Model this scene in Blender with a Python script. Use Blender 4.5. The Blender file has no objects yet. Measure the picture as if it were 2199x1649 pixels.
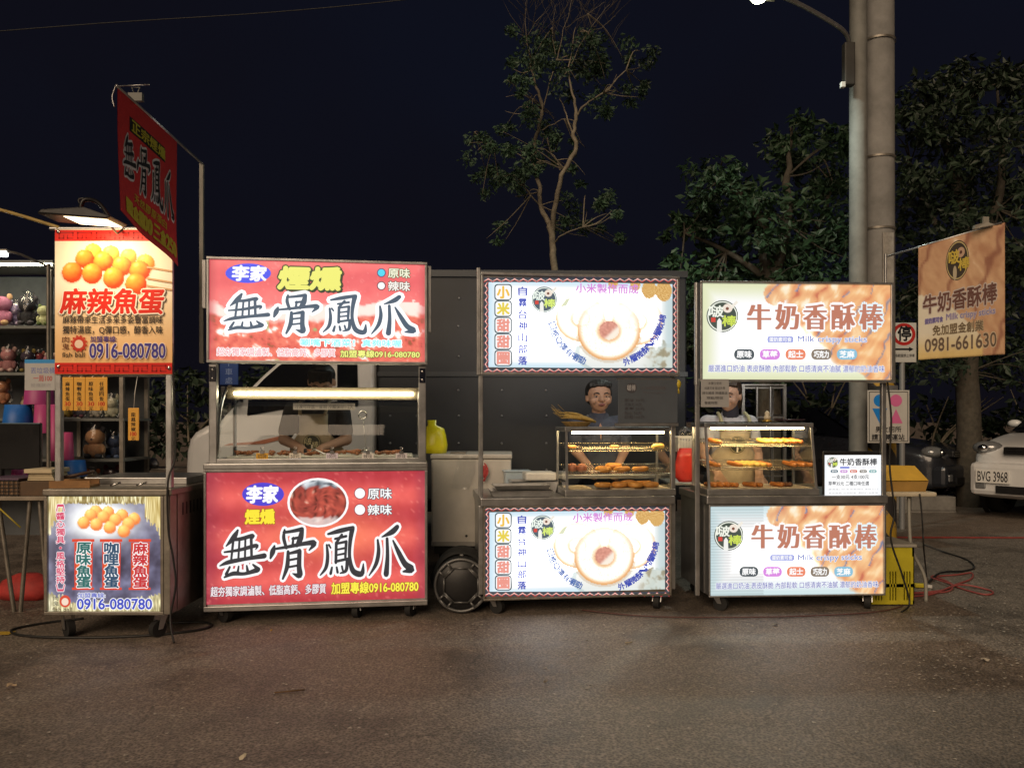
import bpy, math, random
from mathutils import Vector, Matrix, noise
random.seed(11)
scene = bpy.context.scene
COL = scene.collection
PI = math.pi

# ---------------------------------------------------------------- camera
F, CX, HY, CH = 1652.0, 1099.5, 900.0, 1.2      # focal length, centre, horizon row (photo pixels), camera height (m)
cam_d = bpy.data.cameras.new('camera'); cam = bpy.data.objects.new('camera', cam_d); COL.objects.link(cam)
cam.location = (0, 0, CH); cam.rotation_euler = (PI/2, 0, 0)
cam_d.sensor_width = 36; cam_d.lens = 36*F/2199; cam_d.shift_y = (HY-824.5)/2199
cam_d.clip_start = 0.05; cam_d.clip_end = 500
scene.camera = cam

# ---------------------------------------------------------------- world, sun, exposure
world = bpy.data.worlds.new('World'); scene.world = world; world.use_nodes = True
wn = world.node_tree.nodes; wl = world.node_tree.links
wn['Background'].inputs[0].default_value = (0.0062, 0.0062, 0.0125, 1)
wn['Background'].inputs[1].default_value = 0.9
_tc = wn.new('ShaderNodeTexCoord'); _nt = wn.new('ShaderNodeTexNoise'); _nt.inputs['Scale'].default_value = 1.7; _nt.inputs['Detail'].default_value = 3
_rp = wn.new('ShaderNodeValToRGB'); _rp.color_ramp.elements[0].position = 0.3; _rp.color_ramp.elements[0].color = (0.0048, 0.0038, 0.0056, 1)
_rp.color_ramp.elements[1].position = 0.7; _rp.color_ramp.elements[1].color = (0.0048, 0.0058, 0.0122, 1)
wl.new(_tc.outputs['Generated'], _nt.inputs['Vector']); wl.new(_nt.outputs['Fac'], _rp.inputs['Fac']); wl.new(_rp.outputs['Color'], wn['Background'].inputs[0])
sun_d = bpy.data.lights.new('sun', 'SUN'); sun = bpy.data.objects.new('sun', sun_d); COL.objects.link(sun)
sun_d.energy = 2.0; sun_d.angle = math.radians(42); sun_d.color = (1.0, 0.76, 0.53)
sun.rotation_euler = Vector((0.30, 0.90, -0.54)).to_track_quat('-Z', 'Y').to_euler()   # the street's warm light, from behind the camera
scene.view_settings.view_transform = 'Standard'; scene.view_settings.look = 'None'
scene.view_settings.exposure = 0; scene.view_settings.gamma = 1
try: scene.view_settings.use_curve_mapping = False
except Exception: pass
scene.render.engine = 'CYCLES'
scene.cycles.use_denoising = True
scene.cycles.max_bounces = 8; scene.cycles.transparent_max_bounces = 16
scene.cycles.sample_clamp_indirect = 4.0

# ---------------------------------------------------------------- helpers
def W(px, py, Y):
    return Vector(((px-CX)/F*Y, Y, CH-(py-HY)/F*Y))
def G(px, py):
    Y = F*CH/(py-HY); return W(px, py, Y)
def s2l(c):
    c = c/255.0
    return c/12.92 if c <= 0.04045 else ((c+0.055)/1.055)**2.4
def lin(c, g=1.0):
    if isinstance(c, str): c = tuple(int(c[i:i+2], 16) for i in (0, 2, 4))
    return tuple(s2l(v)*g for v in c[:3])
def mixc(a, b, t):
    t = max(0.0, min(1.0, t)); return tuple(a[i]+(b[i]-a[i])*t for i in range(3))
def sstep(a, b, x):
    t = max(0.0, min(1.0, (x-a)/(b-a))); return t*t*(3-2*t)
def nz(x, y, z=0.0): return noise.noise(Vector((x, y, z)))
def fbm(x, y, z=0.0): return nz(x, y, z)+0.5*nz(2.1*x, 2.1*y, z+7)+0.25*nz(4.3*x, 4.3*y, z+13)

MATS = {}
def mat(name, col=(0.5, 0.5, 0.5), rough=0.5, metal=0.0, noise_amt=0.0, nscale=20.0, bump=0.0, bscale=120.0, emit=None, estr=0.0, spec=0.5, dark=None, coat=0.0):
    """procedural Principled material: colour mottled by noise, optional bump"""
    if name in MATS: return MATS[name]
    m = bpy.data.materials.new(name); m.use_nodes = True; MATS[name] = m
    n, l = m.node_tree.nodes, m.node_tree.links
    b = n['Principled BSDF']
    if isinstance(col, str): col = lin(col)
    b.inputs['Base Color'].default_value = (*col, 1); b.inputs['Roughness'].default_value = rough
    b.inputs['Metallic'].default_value = metal; b.inputs['Specular IOR Level'].default_value = spec
    if coat: b.inputs['Coat Weight'].default_value = coat; b.inputs['Coat Roughness'].default_value = 0.06
    tc = n.new('ShaderNodeTexCoord')
    if noise_amt > 0:
        t = n.new('ShaderNodeTexNoise'); t.inputs['Scale'].default_value = nscale; t.inputs['Detail'].default_value = 6
        t.inputs['Roughness'].default_value = 0.65
        l.new(tc.outputs['Object'], t.inputs['Vector'])
        r = n.new('ShaderNodeValToRGB')
        d = dark if dark else tuple(max(0, v*(1-noise_amt)) for v in col)
        e = tuple(min(1, v*(1+noise_amt*0.6)) for v in col)
        r.color_ramp.elements[0].position = 0.3; r.color_ramp.elements[0].color = (*d, 1)
        r.color_ramp.elements[1].position = 0.72; r.color_ramp.elements[1].color = (*e, 1)
        l.new(t.outputs['Fac'], r.inputs['Fac']); l.new(r.outputs['Color'], b.inputs['Base Color'])
        mr = n.new('ShaderNodeMapRange'); mr.inputs['To Min'].default_value = max(0.02, rough-0.12); mr.inputs['To Max'].default_value = min(1, rough+0.14)
        l.new(t.outputs['Fac'], mr.inputs['Value']); l.new(mr.outputs['Result'], b.inputs['Roughness'])
    if bump > 0:
        t2 = n.new('ShaderNodeTexNoise'); t2.inputs['Scale'].default_value = bscale; t2.inputs['Detail'].default_value = 4
        l.new(tc.outputs['Object'], t2.inputs['Vector'])
        bp = n.new('ShaderNodeBump'); bp.inputs['Strength'].default_value = bump; bp.inputs['Distance'].default_value = 0.004
        l.new(t2.outputs['Fac'], bp.inputs['Height']); l.new(bp.outputs['Normal'], b.inputs['Normal'])
    if emit is not None:
        if isinstance(emit, str): emit = lin(emit)
        b.inputs['Emission Color'].default_value = (*emit, 1); b.inputs['Emission Strength'].default_value = estr
    return m
def attr_mat(name, emissive, rough=0.4, sample=True, strength=1.0, bump=0.0):
    m = bpy.data.materials.new(name); m.use_nodes = True; MATS[name] = m
    n, l = m.node_tree.nodes, m.node_tree.links; b = n['Principled BSDF']
    a = n.new('ShaderNodeAttribute'); a.attribute_name = 'Col'
    b.inputs['Roughness'].default_value = rough
    if emissive:
        b.inputs['Base Color'].default_value = (0.03, 0.03, 0.03, 1)
        l.new(a.outputs['Color'], b.inputs['Emission Color']); b.inputs['Emission Strength'].default_value = strength
        if not sample: m.cycles.emission_sampling = 'NONE'
    else:
        l.new(a.outputs['Color'], b.inputs['Base Color']); b.inputs['Specular IOR Level'].default_value = 0.25
    if bump:
        tc = n.new('ShaderNodeTexCoord'); t = n.new('ShaderNodeTexNoise'); t.inputs['Scale'].default_value = 14; t.inputs['Detail'].default_value = 3
        l.new(tc.outputs['Object'], t.inputs['Vector'])
        bp = n.new('ShaderNodeBump'); bp.inputs['Strength'].default_value = bump; bp.inputs['Distance'].default_value = 0.02
        l.new(t.outputs['Fac'], bp.inputs['Height']); l.new(bp.outputs['Normal'], b.inputs['Normal'])
    return m
PRINT_FACE = attr_mat('backlit_print_face', True, 0.3, True)
PRINT_INK = attr_mat('backlit_print_ink', True, 0.3, False)
PRINT_CLOTH = attr_mat('cloth_print', False, 0.65, bump=0.25)
PRINT_FLAT = attr_mat('flat_print', False, 0.45)
def glass_mat(name, tint=(0.93, 0.96, 0.95), base=0.04, peak=0.5, rough=0.02):
    m = bpy.data.materials.new(name); m.use_nodes = True; MATS[name] = m
    n, l = m.node_tree.nodes, m.node_tree.links
    for x in list(n): n.remove(x)
    o = n.new('ShaderNodeOutputMaterial'); t = n.new('ShaderNodeBsdfTransparent'); g = n.new('ShaderNodeBsdfGlossy')
    t.inputs[0].default_value = (*tint, 1); g.inputs['Roughness'].default_value = rough
    fr = n.new('ShaderNodeFresnel'); fr.inputs[0].default_value = 1.45
    mr = n.new('ShaderNodeMapRange'); mr.inputs['To Min'].default_value = base*0.4; mr.inputs['To Max'].default_value = peak
    mx = n.new('ShaderNodeMixShader')
    l.new(fr.outputs[0], mr.inputs['Value']); l.new(mr.outputs[0], mx.inputs[0]); l.new(t.outputs[0], mx.inputs[1]); l.new(g.outputs[0], mx.inputs[2])
    l.new(mx.outputs[0], o.inputs[0]); return m
GLASS = glass_mat('clear_glass')
PLASTIC_FILM = glass_mat('plastic_film', (0.93, 0.94, 0.95), 0.10, 0.40, 0.16)

class MB:
    """collects shapes for ONE mesh"""
    def __init__(s): s.v = []; s.f = []; s.c = []; s.sm = []; s.M = None
    def add(s, vs, fs, col=None, smooth=False):
        o = len(s.v)
        for p in vs:
            p = Vector(p); s.v.append(tuple(s.M @ p) if s.M else tuple(p))
        for f in fs: s.f.append([o+i for i in f]); s.sm.append(smooth); s.c.append(col)
        return s
    def box(s, x0, x1, y0, y1, z0, z1, col=None):
        vs = [(x, y, z) for z in (z0, z1) for y in (y0, y1) for x in (x0, x1)]
        return s.add(vs, [(0, 2, 3, 1), (4, 5, 7, 6), (0, 1, 5, 4), (2, 6, 7, 3), (0, 4, 6, 2), (1, 3, 7, 5)], col)
    def cyl(s, a, b, r, n=12, r2=None, caps=True, col=None):
        a, b = Vector(a), Vector(b); r2 = r if r2 is None else r2
        d = (b-a).normalized(); u = d.orthogonal().normalized(); w = d.cross(u)
        vs = []
        for p, q in ((a, r), (b, r2)):
            for i in range(n):
                t = 2*PI*i/n; vs.append(p+(u*math.cos(t)+w*math.sin(t))*q)
        s.add(vs, [(i, (i+1) % n, n+(i+1) % n, n+i) for i in range(n)], col, True)
        if caps: s.add(vs, [tuple(range(n))[::-1], tuple(range(n, 2*n))], col)
        return s
    def tube(s, pts, r, n=6, col=None):
        pts = [Vector(p) for p in pts]; rs = r if isinstance(r, (list, tuple)) else [r]*len(pts)
        vs = []; u = None
        for i, p in enumerate(pts):
            d = (pts[min(i+1, len(pts)-1)]-pts[max(i-1, 0)]).normalized()
            if u is None: u = d.orthogonal().normalized()
            u = (u-d*u.dot(d)); u = u.normalized() if u.length > 1e-6 else d.orthogonal().normalized()
            w = d.cross(u)
            for k in range(n):
                t = 2*PI*k/n; vs.append(p+(u*math.cos(t)+w*math.sin(t))*rs[i])
        fs = []
        for i in range(len(pts)-1):
            for k in range(n): fs.append((i*n+k, i*n+(k+1) % n, (i+1)*n+(k+1) % n, (i+1)*n+k))
        fs.append(tuple(range(n))[::-1]); fs.append(tuple(range((len(pts)-1)*n, len(pts)*n)))
        return s.add(vs, fs, col, True)
    def ell(s, c, rx, ry=None, rz=None, n=14, m=8, col=None):
        ry = rx if ry is None else ry; rz = rx if rz is None else rz; c = Vector(c)
        vs = [c+Vector((0, 0, rz))]
        for j in range(1, m):
            a = PI*j/m
            for i in range(n): t = 2*PI*i/n; vs.append(c+Vector((rx*math.sin(a)*math.cos(t), ry*math.sin(a)*math.sin(t), rz*math.cos(a))))
        vs.append(c-Vector((0, 0, rz))); L = len(vs)-1
        fs = [(0, 1+i, 1+(i+1) % n) for i in range(n)]
        for j in range(m-2):
            for i in range(n): fs.append((1+j*n+i, 1+(j+1)*n+i, 1+(j+1)*n+(i+1) % n, 1+j*n+(i+1) % n))
        fs += [(L, 1+(m-2)*n+(i+1) % n, 1+(m-2)*n+i) for i in range(n)]
        return s.add(vs, fs, col, True)
    def cap(s, a, b, r, r2=None, n=12):
        r2 = r if r2 is None else r2
        s.ell(a, r, n=n, m=8); s.ell(b, r2, n=n, m=8); return s.cyl(a, b, r, n, r2)
    def lathe(s, prof, n=20, c=(0, 0, 0), col=None, axis='z'):
        vs = []
        for r, z in prof:
            for i in range(n):
                t = 2*PI*i/n
                p = (r*math.cos(t), r*math.sin(t), z) if axis == 'z' else (r*math.cos(t), z, r*math.sin(t))
                vs.append(Vector(c)+Vector(p))
        fs = []
        for j in range(len(prof)-1):
            for i in range(n): fs.append((j*n+i, j*n+(i+1) % n, (j+1)*n+(i+1) % n, (j+1)*n+i))
        return s.add(vs, fs, col, True)
    def torus(s, c, R, r, n=18, m=8, sz=1.0, col=None):
        vs = []; c = Vector(c)
        for i in range(n):
            t = 2*PI*i/n
            for j in range(m):
                a = 2*PI*j/m; q = R+r*math.cos(a); vs.append(c+Vector((q*math.cos(t), q*math.sin(t), sz*r*math.sin(a))))
        fs = [(i*m+j, ((i+1) % n)*m+j, ((i+1) % n)*m+(j+1) % m, i*m+(j+1) % m) for i in range(n) for j in range(m)]
        return s.add(vs, fs, col, True)
    def prism(s, pts, y0, y1, col=None):          # polygon in x,z pushed along y
        n = len(pts); vs = [(x, y0, z) for x, z in pts]+[(x, y1, z) for x, z in pts]
        return s.add(vs, [tuple(range(n)), tuple(range(n, 2*n))[::-1]]+[(i, n+i, n+(i+1) % n, (i+1) % n) for i in range(n)], col)
    def mesh(s, name, m):
        me = bpy.data.meshes.new(name); me.from_pydata(s.v, [], s.f)
        me.polygons.foreach_set('use_smooth', s.sm)
        if any(c is not None for c in s.c):
            ca = me.color_attributes.new('Col', 'FLOAT_COLOR', 'CORNER'); buf = []
            for f, c in zip(s.f, s.c):
                if c is None: c = (0.5, 0.5, 0.5)
                if isinstance(c[0], (tuple, list)): 
                    for q in c: buf += [q[0], q[1], q[2], 1]
                else: buf += [c[0], c[1], c[2], 1]*len(f)
            ca.data.foreach_set('color', buf)
        if m: me.materials.append(m if not isinstance(m, str) else MATS[m])
        me.update(); return me
def fix_normals(me):
    import bmesh
    bm = bmesh.new(); bm.from_mesh(me); bmesh.ops.recalc_face_normals(bm, faces=bm.faces); bm.to_mesh(me); bm.free()
def part(name, mb, m, parent, bevel=0.0, normals=True):
    me = mb.mesh(name, m) if isinstance(mb, MB) else mb
    if normals and isinstance(mb, MB) and me.name.split('.')[0] not in ('lettering', 'print'): fix_normals(me)
    o = bpy.data.objects.new(name, me); COL.objects.link(o); o.parent = parent
    if bevel:
        b = o.modifiers.new('bevel', 'BEVEL'); b.width = bevel; b.segments = 2; b.limit_method = 'ANGLE'
    return o
def tag(o, label, cat, group=None):
    o['label'] = label; o['category'] = cat
    if group: o['group'] = group
    return o
def thing(name, label, cat, loc=(0, 0, 0), rz=0.0, group=None):
    o = bpy.data.objects.new(name, None); COL.objects.link(o); o.empty_display_size = 0.1
    o.location = loc; o.rotation_euler = (0, 0, rz)
    return tag(o, label, cat, group)
def solo(name, mb, m, label, cat, loc=(0, 0, 0), rz=0.0, group=None, bevel=0.0):
    o = part(name, mb, m, None, bevel); o.location = loc; o.rotation_euler = (0, 0, rz)
    return tag(o, label, cat, group)
def struct(name, mb, m, parent=None):
    o = part(name, mb, m, parent)
    if parent is None: o['kind'] = 'structure'
    return o
def copy_tree(o, parent=None):
    c = o.copy(); COL.objects.link(c); c.parent = parent
    for ch in [x for x in bpy.data.objects if x.parent == o]: copy_tree(ch, c)
    return c
def spline(pts, k=6):
    pts = [Vector(p) for p in pts]; out = []
    for i in range(len(pts)-1):
        p0, p1, p2, p3 = pts[max(i-1, 0)], pts[i], pts[i+1], pts[min(i+2, len(pts)-1)]
        for j in range(k):
            t = j/k
            out.append(0.5*((2*p1)+(p2-p0)*t+(2*p0-5*p1+4*p2-p3)*t*t+(3*p1-p0-3*p2+p3)*t**3))
    return out+[pts[-1]]

# ---------------------------------------------------------------- lettering
_GL = {}
def glyphs(s):
    """outline mesh of a string from Blender's built-in font, boxed to 0..1"""
    if s in _GL: return _GL[s]
    cu = bpy.data.curves.new('t', 'FONT'); cu.body = s; cu.resolution_u = 3; cu.fill_mode = 'FRONT'
    o = bpy.data.objects.new('t', cu); COL.objects.link(o)
    bpy.context.view_layer.update()
    dg = bpy.context.evaluated_depsgraph_get(); me = o.evaluated_get(dg).to_mesh()
    vs = [(v.co.x, v.co.y) for v in me.vertices]; fs = [tuple(p.vertices) for p in me.polygons]
    o.evaluated_get(dg).to_mesh_clear(); bpy.data.objects.remove(o); bpy.data.curves.remove(cu)
    if not vs: vs = [(0, 0), (1, 0), (1, 1)]; fs = []
    x0 = min(v[0] for v in vs); x1 = max(v[0] for v in vs); y0 = min(v[1] for v in vs); y1 = max(v[1] for v in vs)
    w, h = max(x1-x0, 1e-4), max(y1-y0, 1e-4)
    _GL[s] = ([((x-x0)/w, (y-y0)/h) for x, y in vs], fs, w/h); return _GL[s]
# brush characters drawn stroke by stroke: (x, y, width) in a unit box
BRUSH = {
 '無': [[(.40,.99,.05),(.31,.85,.12),(.14,.68,.03)],[(.24,.80,.06),(.48,.82,.08),(.74,.88,.08),(.70,.80,.03)],[(.10,.56,.04),(.45,.60,.07),(.82,.68,.08),(.80,.60,.02)],
        [(.0,.29,.03),(.2,.36,.09),(.6,.42,.08),(1.0,.47,.11)],[(.30,.80,.06),(.25,.38,.05)],[(.44,.82,.05),(.41,.38,.05)],[(.57,.83,.05),(.56,.40,.05)],[(.70,.85,.07),(.71,.42,.06)],
        [(.10,.06,.04),(.30,.13,.09),(.55,.12,.07),(.84,.19,.11)],[(.22,.26,.05),(.14,.12,.07)],[(.42,.27,.04),(.40,.16,.06)],[(.60,.28,.04),(.62,.18,.07)],[(.74,.30,.04),(.86,.2,.1)]],
 '骨': [[(.32,.98,.05),(.30,.82,.08),(.36,.62,.07)],[(.30,.93,.06),(.48,.95,.07),(.72,.99,.09)],[(.72,.98,.09),(.68,.8,.13),(.60,.66,.08)],[(.50,.80,.06),(.64,.82,.06)],[(.52,.82,.05),(.50,.66,.06)],
        [(.09,.66,.05),(.05,.55,.12),(.0,.42,.05)],[(.08,.60,.05),(.40,.64,.07),(.80,.70,.09),(1.0,.70,.12),(.88,.56,.03)],[(.40,.54,.07),(.38,.25,.10),(.28,.0,.05)],[(.40,.50,.05),(.66,.55,.09)],
        [(.66,.55,.10),(.65,.25,.11),(.66,.06,.13),(.50,.10,.02)],[(.42,.37,.05),(.62,.40,.05)],[(.41,.23,.05),(.62,.26,.05)]],
 '鳳': [[(.18,.88,.05),(.45,.94,.10),(.76,1.0,.08)],[(.15,.66,.05),(.17,.42,.08),(.13,.2,.08),(.0,.05,.03)],[(.24,.60,.04),(.20,.66,.05)],[(.74,.98,.12),(.69,.7,.09),(.68,.4,.08),(.76,.12,.12),(.96,.06,.12),(1.0,.26,.03)],
        [(.34,.78,.05),(.60,.83,.06)],[(.50,.86,.06),(.40,.74,.07)],[(.37,.70,.07),(.36,.30,.07)],[(.37,.68,.05),(.60,.72,.06)],[(.60,.72,.07),(.58,.40,.06)],[(.38,.56,.04),(.58,.59,.05)],[(.38,.45,.04),(.58,.48,.05)],
        [(.35,.32,.06),(.64,.37,.06)],[(.62,.36,.07),(.60,.14,.08),(.46,.08,.03)],[(.27,.20,.05),(.24,.08,.07)],[(.38,.2,.05),(.40,.10,.06)],[(.50,.22,.05),(.52,.14,.05)]],
 '爪': [[(.66,1.0,.10),(.54,.90,.12),(.30,.80,.03)],[(.20,.74,.05),(.22,.50,.09),(.16,.25,.09),(.0,.02,.03)],[(.42,.76,.07),(.43,.40,.09),(.40,.04,.13)],[(.56,.72,.04),(.68,.50,.10),(.84,.24,.13),(1.0,.12,.15),(.80,.08,.04)]],
}
def stroke_polys(st, grow=0.0):
    """one brush stroke -> list of polygons in the unit box"""
    pts = [Vector(p) for p in spline(st, 5)]; L, R = [], []
    for i, p in enumerate(pts):
        a, b = pts[max(i-1, 0)], pts[min(i+1, len(pts)-1)]
        d = Vector((b.x-a.x, b.y-a.y)); d = d.normalized() if d.length > 1e-6 else Vector((1, 0))
        n = Vector((-d.y, d.x)); w = max(p.z, 0.012)*0.5+grow
        L.append((p.x+n.x*w, p.y+n.y*w)); R.append((p.x-n.x*w, p.y-n.y*w))
    polys = [[L[i], R[i], R[i+1], L[i+1]] for i in range(len(pts)-1)]
    for p in (pts[0], pts[-1]):
        w = max(p.z, 0.012)*0.5+grow
        polys.append([(p.x+w*math.cos(t*PI/4), p.y+w*math.sin(t*PI/4)) for t in range(8)])
    return polys

class Fr:
    """upright front plane of a thing, located from two photo pixels and their distances"""
    def __init__(s, pxl, Yl, pxr, Yr):
        a, b = W(pxl, HY, Yl), W(pxr, HY, Yr); s.o = Vector((a.x, a.y, 0)); d = Vector((b.x-a.x, b.y-a.y, 0))
        s.w = d.length; s.ux = d.normalized(); s.uy = Vector((-s.ux.y, s.ux.x, 0)); s.rz = math.atan2(d.y, d.x); s.layer = 0
    def hit(s, px, py, d=0.0):
        r = Vector(((px-CX)/F, 1, -(py-HY)/F)); t = (d+s.o.dot(s.uy))/r.dot(s.uy); p = r*t
        return ((p-s.o).dot(s.ux), CH+p.z)
    def local(s, p): q = Vector(p)-s.o; return Vector((q.dot(s.ux), q.dot(s.uy), q.z))

class Print:
    """flat print on a frame's plane; all coordinates are photo pixels measured on that plane"""
    EPS = 0.00025
    def __init__(s, fr, d, parent, face=PRINT_FACE, ink=PRINT_INK):
        s.fr, s.d, s.parent, s.face, s.ink, s.n = fr, d, parent, face, ink, 0; s.warp = None
    def lay(s): s.n += 1; return s.d-s.n*s.EPS
    def P(s, u, z, y):
        if s.warp: return s.warp(u, z, y)
        return (u, y, z)
    def panel(s, rect, fn, nx, ny, name='print', gain=1.0):
        x0, y0, x1, y1 = rect; u0, _ = s.fr.hit(x0, (y0+y1)/2, s.d); u1, _ = s.fr.hit(x1, (y0+y1)/2, s.d)
        xm = (x0+x1)/2; z1 = s.fr.hit(xm, y0, s.d)[1]; z0 = s.fr.hit(xm, y1, s.d)[1]; y = s.lay()
        mb = MB(); cols = []
        for j in range(ny+1):
            for i in range(nx+1):
                a, b = i/nx, j/ny; mb.v.append(s.P(u0+(u1-u0)*a, z1+(z0-z1)*b, y))
                c = fn(x0+(x1-x0)*a, y0+(y1-y0)*b); cols.append(tuple(s2l(min(255, max(0, q)))*gain*(1 if q <= 255 else (q/255.0)**3.2) for q in c))
        for j in range(ny):
            for i in range(nx):
                k = j*(nx+1)+i; f = (k, k+nx+1, k+nx+2, k+1); mb.f.append(f); mb.sm.append(False); mb.c.append(tuple(cols[q] for q in f))
        return part(name, mb, s.face, s.parent, normals=False)
    def shape(s, polys, col, name='print', gain=1.0, mb=None):
        """polys: lists of photo pixels"""
        own = mb is None; mb = mb or MB(); y = s.lay(); c = lin(col, gain)
        for p in polys:
            vs = [s.fr.hit(q[0], q[1], s.d) for q in p]; mb.add([s.P(u, z, y) for u, z in vs], [tuple(range(len(vs)))], c)
        return part(name, mb, s.ink, s.parent, normals=False) if own else mb
    def disc(s, cx, cy, rx, ry, col, name='print', gain=1.0, n=28, mb=None):
        return s.shape([[(cx+rx*math.cos(2*PI*i/n), cy+ry*math.sin(2*PI*i/n)) for i in range(n)]], col, name, gain, mb)
    def pill(s, x0, y0, x1, y1, r, col, name='print', mb=None):
        pts = []
        for cx, cy, a in ((x1-r, y0+r, -90), (x1-r, y1-r, 0), (x0+r, y1-r, 90), (x0+r, y0+r, 180)):
            for k in range(5): t = math.radians(a+k*22.5); pts.append((cx+r*math.cos(t), cy+r*math.sin(t)))
        return s.shape([pts], col, name, 1.0, mb)
    def _rect(s, rect):
        x0, y0, x1, y1 = rect; xm, ym = (x0+x1)/2, (y0+y1)/2
        u0, u1 = s.fr.hit(x0, ym, s.d)[0], s.fr.hit(x1, ym, s.d)[0]
        return u0, s.fr.hit(xm, y1, s.d)[1], u1, s.fr.hit(xm, y0, s.d)[1]
    def _glyph(s, mb, txt, box, col, bold, ang, shear, halo, y, xonly):
        u0, z0, u1, z1 = box; cu, cz = (u0+u1)/2, (z0+z1)/2; w, h = u1-u0, z1-z0
        ca, sa = math.cos(ang), math.sin(ang)
        if txt in BRUSH:
            k = 0
            for st in BRUSH[txt]:
                k += 1
                for p in stroke_polys(st, halo):
                    mb.add([s.P(u0+a*w, z0+b*h, y-k*8e-6) for a, b in p], [tuple(range(len(p)))], col)
            return
        vs, fs, asp = glyphs(txt); r = (bold+halo)*h
        if r <= 0: offs = [(0, 0)]
        elif xonly and halo <= 0: offs = [(-r, 0), (-r*.5, 0), (0, 0), (r*.5, 0), (r, 0)]
        else:
            n = 8 if r < 0.12*h else 12
            offs = [(0, 0)]+[(r*math.cos(2*PI*i/n), r*math.sin(2*PI*i/n)) for i in range(n)]
        for k, (dx, dz) in enumerate(offs):
            pts = []
            for a, b in vs:
                x, zz = (a-.5)*w+shear*(b-.5)*h+dx, (b-.5)*h+dz
                pts.append(s.P(cu+x*ca-zz*sa, cz+x*sa+zz*ca, y-k*6e-6))
            mb.add(pts, fs, col)
    def text(s, txt, rect, col, bold=0.02, halo=0.0, hcol=None, shear=0.0, name='lettering', gain=1.0, xonly=False, shadow=None):
        """a line set to fill rect; brush characters share the rect evenly"""
        mb = MB(); box = s._rect(rect); cells = [(txt, box)]
        if any(ch in BRUSH for ch in txt):
            n = len(txt); w = (box[2]-box[0])/n
            cells = [(ch, (box[0]+w*i+w*0.06, box[1], box[0]+w*(i+1)-w*0.06, box[3])) for i, ch in enumerate(txt)]
        for ch, b in cells:
            if shadow:
                q, sc = shadow; hh = b[3]-b[1]; y = s.d-(s.n+1)*s.EPS
                s._glyph(mb, ch, (b[0]+q*hh, b[1]-q*hh, b[2]+q*hh, b[3]-q*hh), lin(sc, gain), bold, 0, shear, max(halo, .02), y, False)
        if shadow: s.lay()
        if hcol is not None:
            y = s.lay()
            for ch, b in cells: s._glyph(mb, ch, b, lin(hcol, gain), bold, 0, shear, halo, y, xonly)
        y = s.lay()
        for ch, b in cells: s._glyph(mb, ch, b, lin(col, gain), bold, 0, shear, 0.0, y, xonly)
        return part(name, mb, s.ink, s.parent, normals=False)
    def column(s, chars, x0, y0, x1, y1, col, bold=0.03, halo=0.0, hcol=None, gap=0.12, name='lettering', cols=None):
        mb = MB(); n = len(chars); h = (y1-y0)/n
        for pas in (0, 1):
            if pas == 0 and hcol is None: continue
            y = s.lay()
            for i, ch in enumerate(chars):
                c = (cols[i] if cols else col)
                b = s._rect((x0, y0+h*i+h*gap/2, x1, y0+h*(i+1)-h*gap/2))
                if ch in '・。': b = s._rect(((x0+x1)/2-3, y0+h*(i+.5)-3, (x0+x1)/2+3, y0+h*(i+.5)+3))
                s._glyph(mb, ch, b, lin(hcol if pas == 0 else c), bold, 0, 0, halo if pas == 0 else 0, y, False)
        return part(name, mb, s.ink, s.parent, normals=False)
    def arc(s, items, col, size, bold=0.02, name='lettering'):
        """items: (char, px, py, angle in degrees)"""
        mb = MB(); y = s.lay()
        for ch, px, py, a in items:
            b = s._rect((px-size/2, py-size/2, px+size/2, py+size/2))
            s._glyph(mb, ch, b, lin(col), bold, math.radians(a), 0, 0, y, False)
        return part(name, mb, s.ink, s.parent, normals=False)
# ================================================================ materials
STEEL = mat('brushed_stainless', (0.47, 0.47, 0.47), 0.32, 0.85, 0.25, 9.0)
STEEL_DARK = mat('aged_steel', (0.26, 0.235, 0.20), 0.45, 0.6, 0.35, 11.0)
ALU = mat('aluminium_profile', (0.50, 0.50, 0.50), 0.33, 0.85, 0.18, 25.0)
BLACK_PLASTIC = mat('black_plastic', (0.012, 0.012, 0.013), 0.42, 0, 0.3, 30)
RUBBER = mat('black_rubber', (0.014, 0.014, 0.014), 0.75, 0, 0.3, 30)
WHITE_PLASTIC = mat('white_plastic', (0.62, 0.61, 0.58), 0.4, 0, 0.08, 12)
CABLE = mat('black_cable', (0.012, 0.012, 0.012), 0.5)

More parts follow.
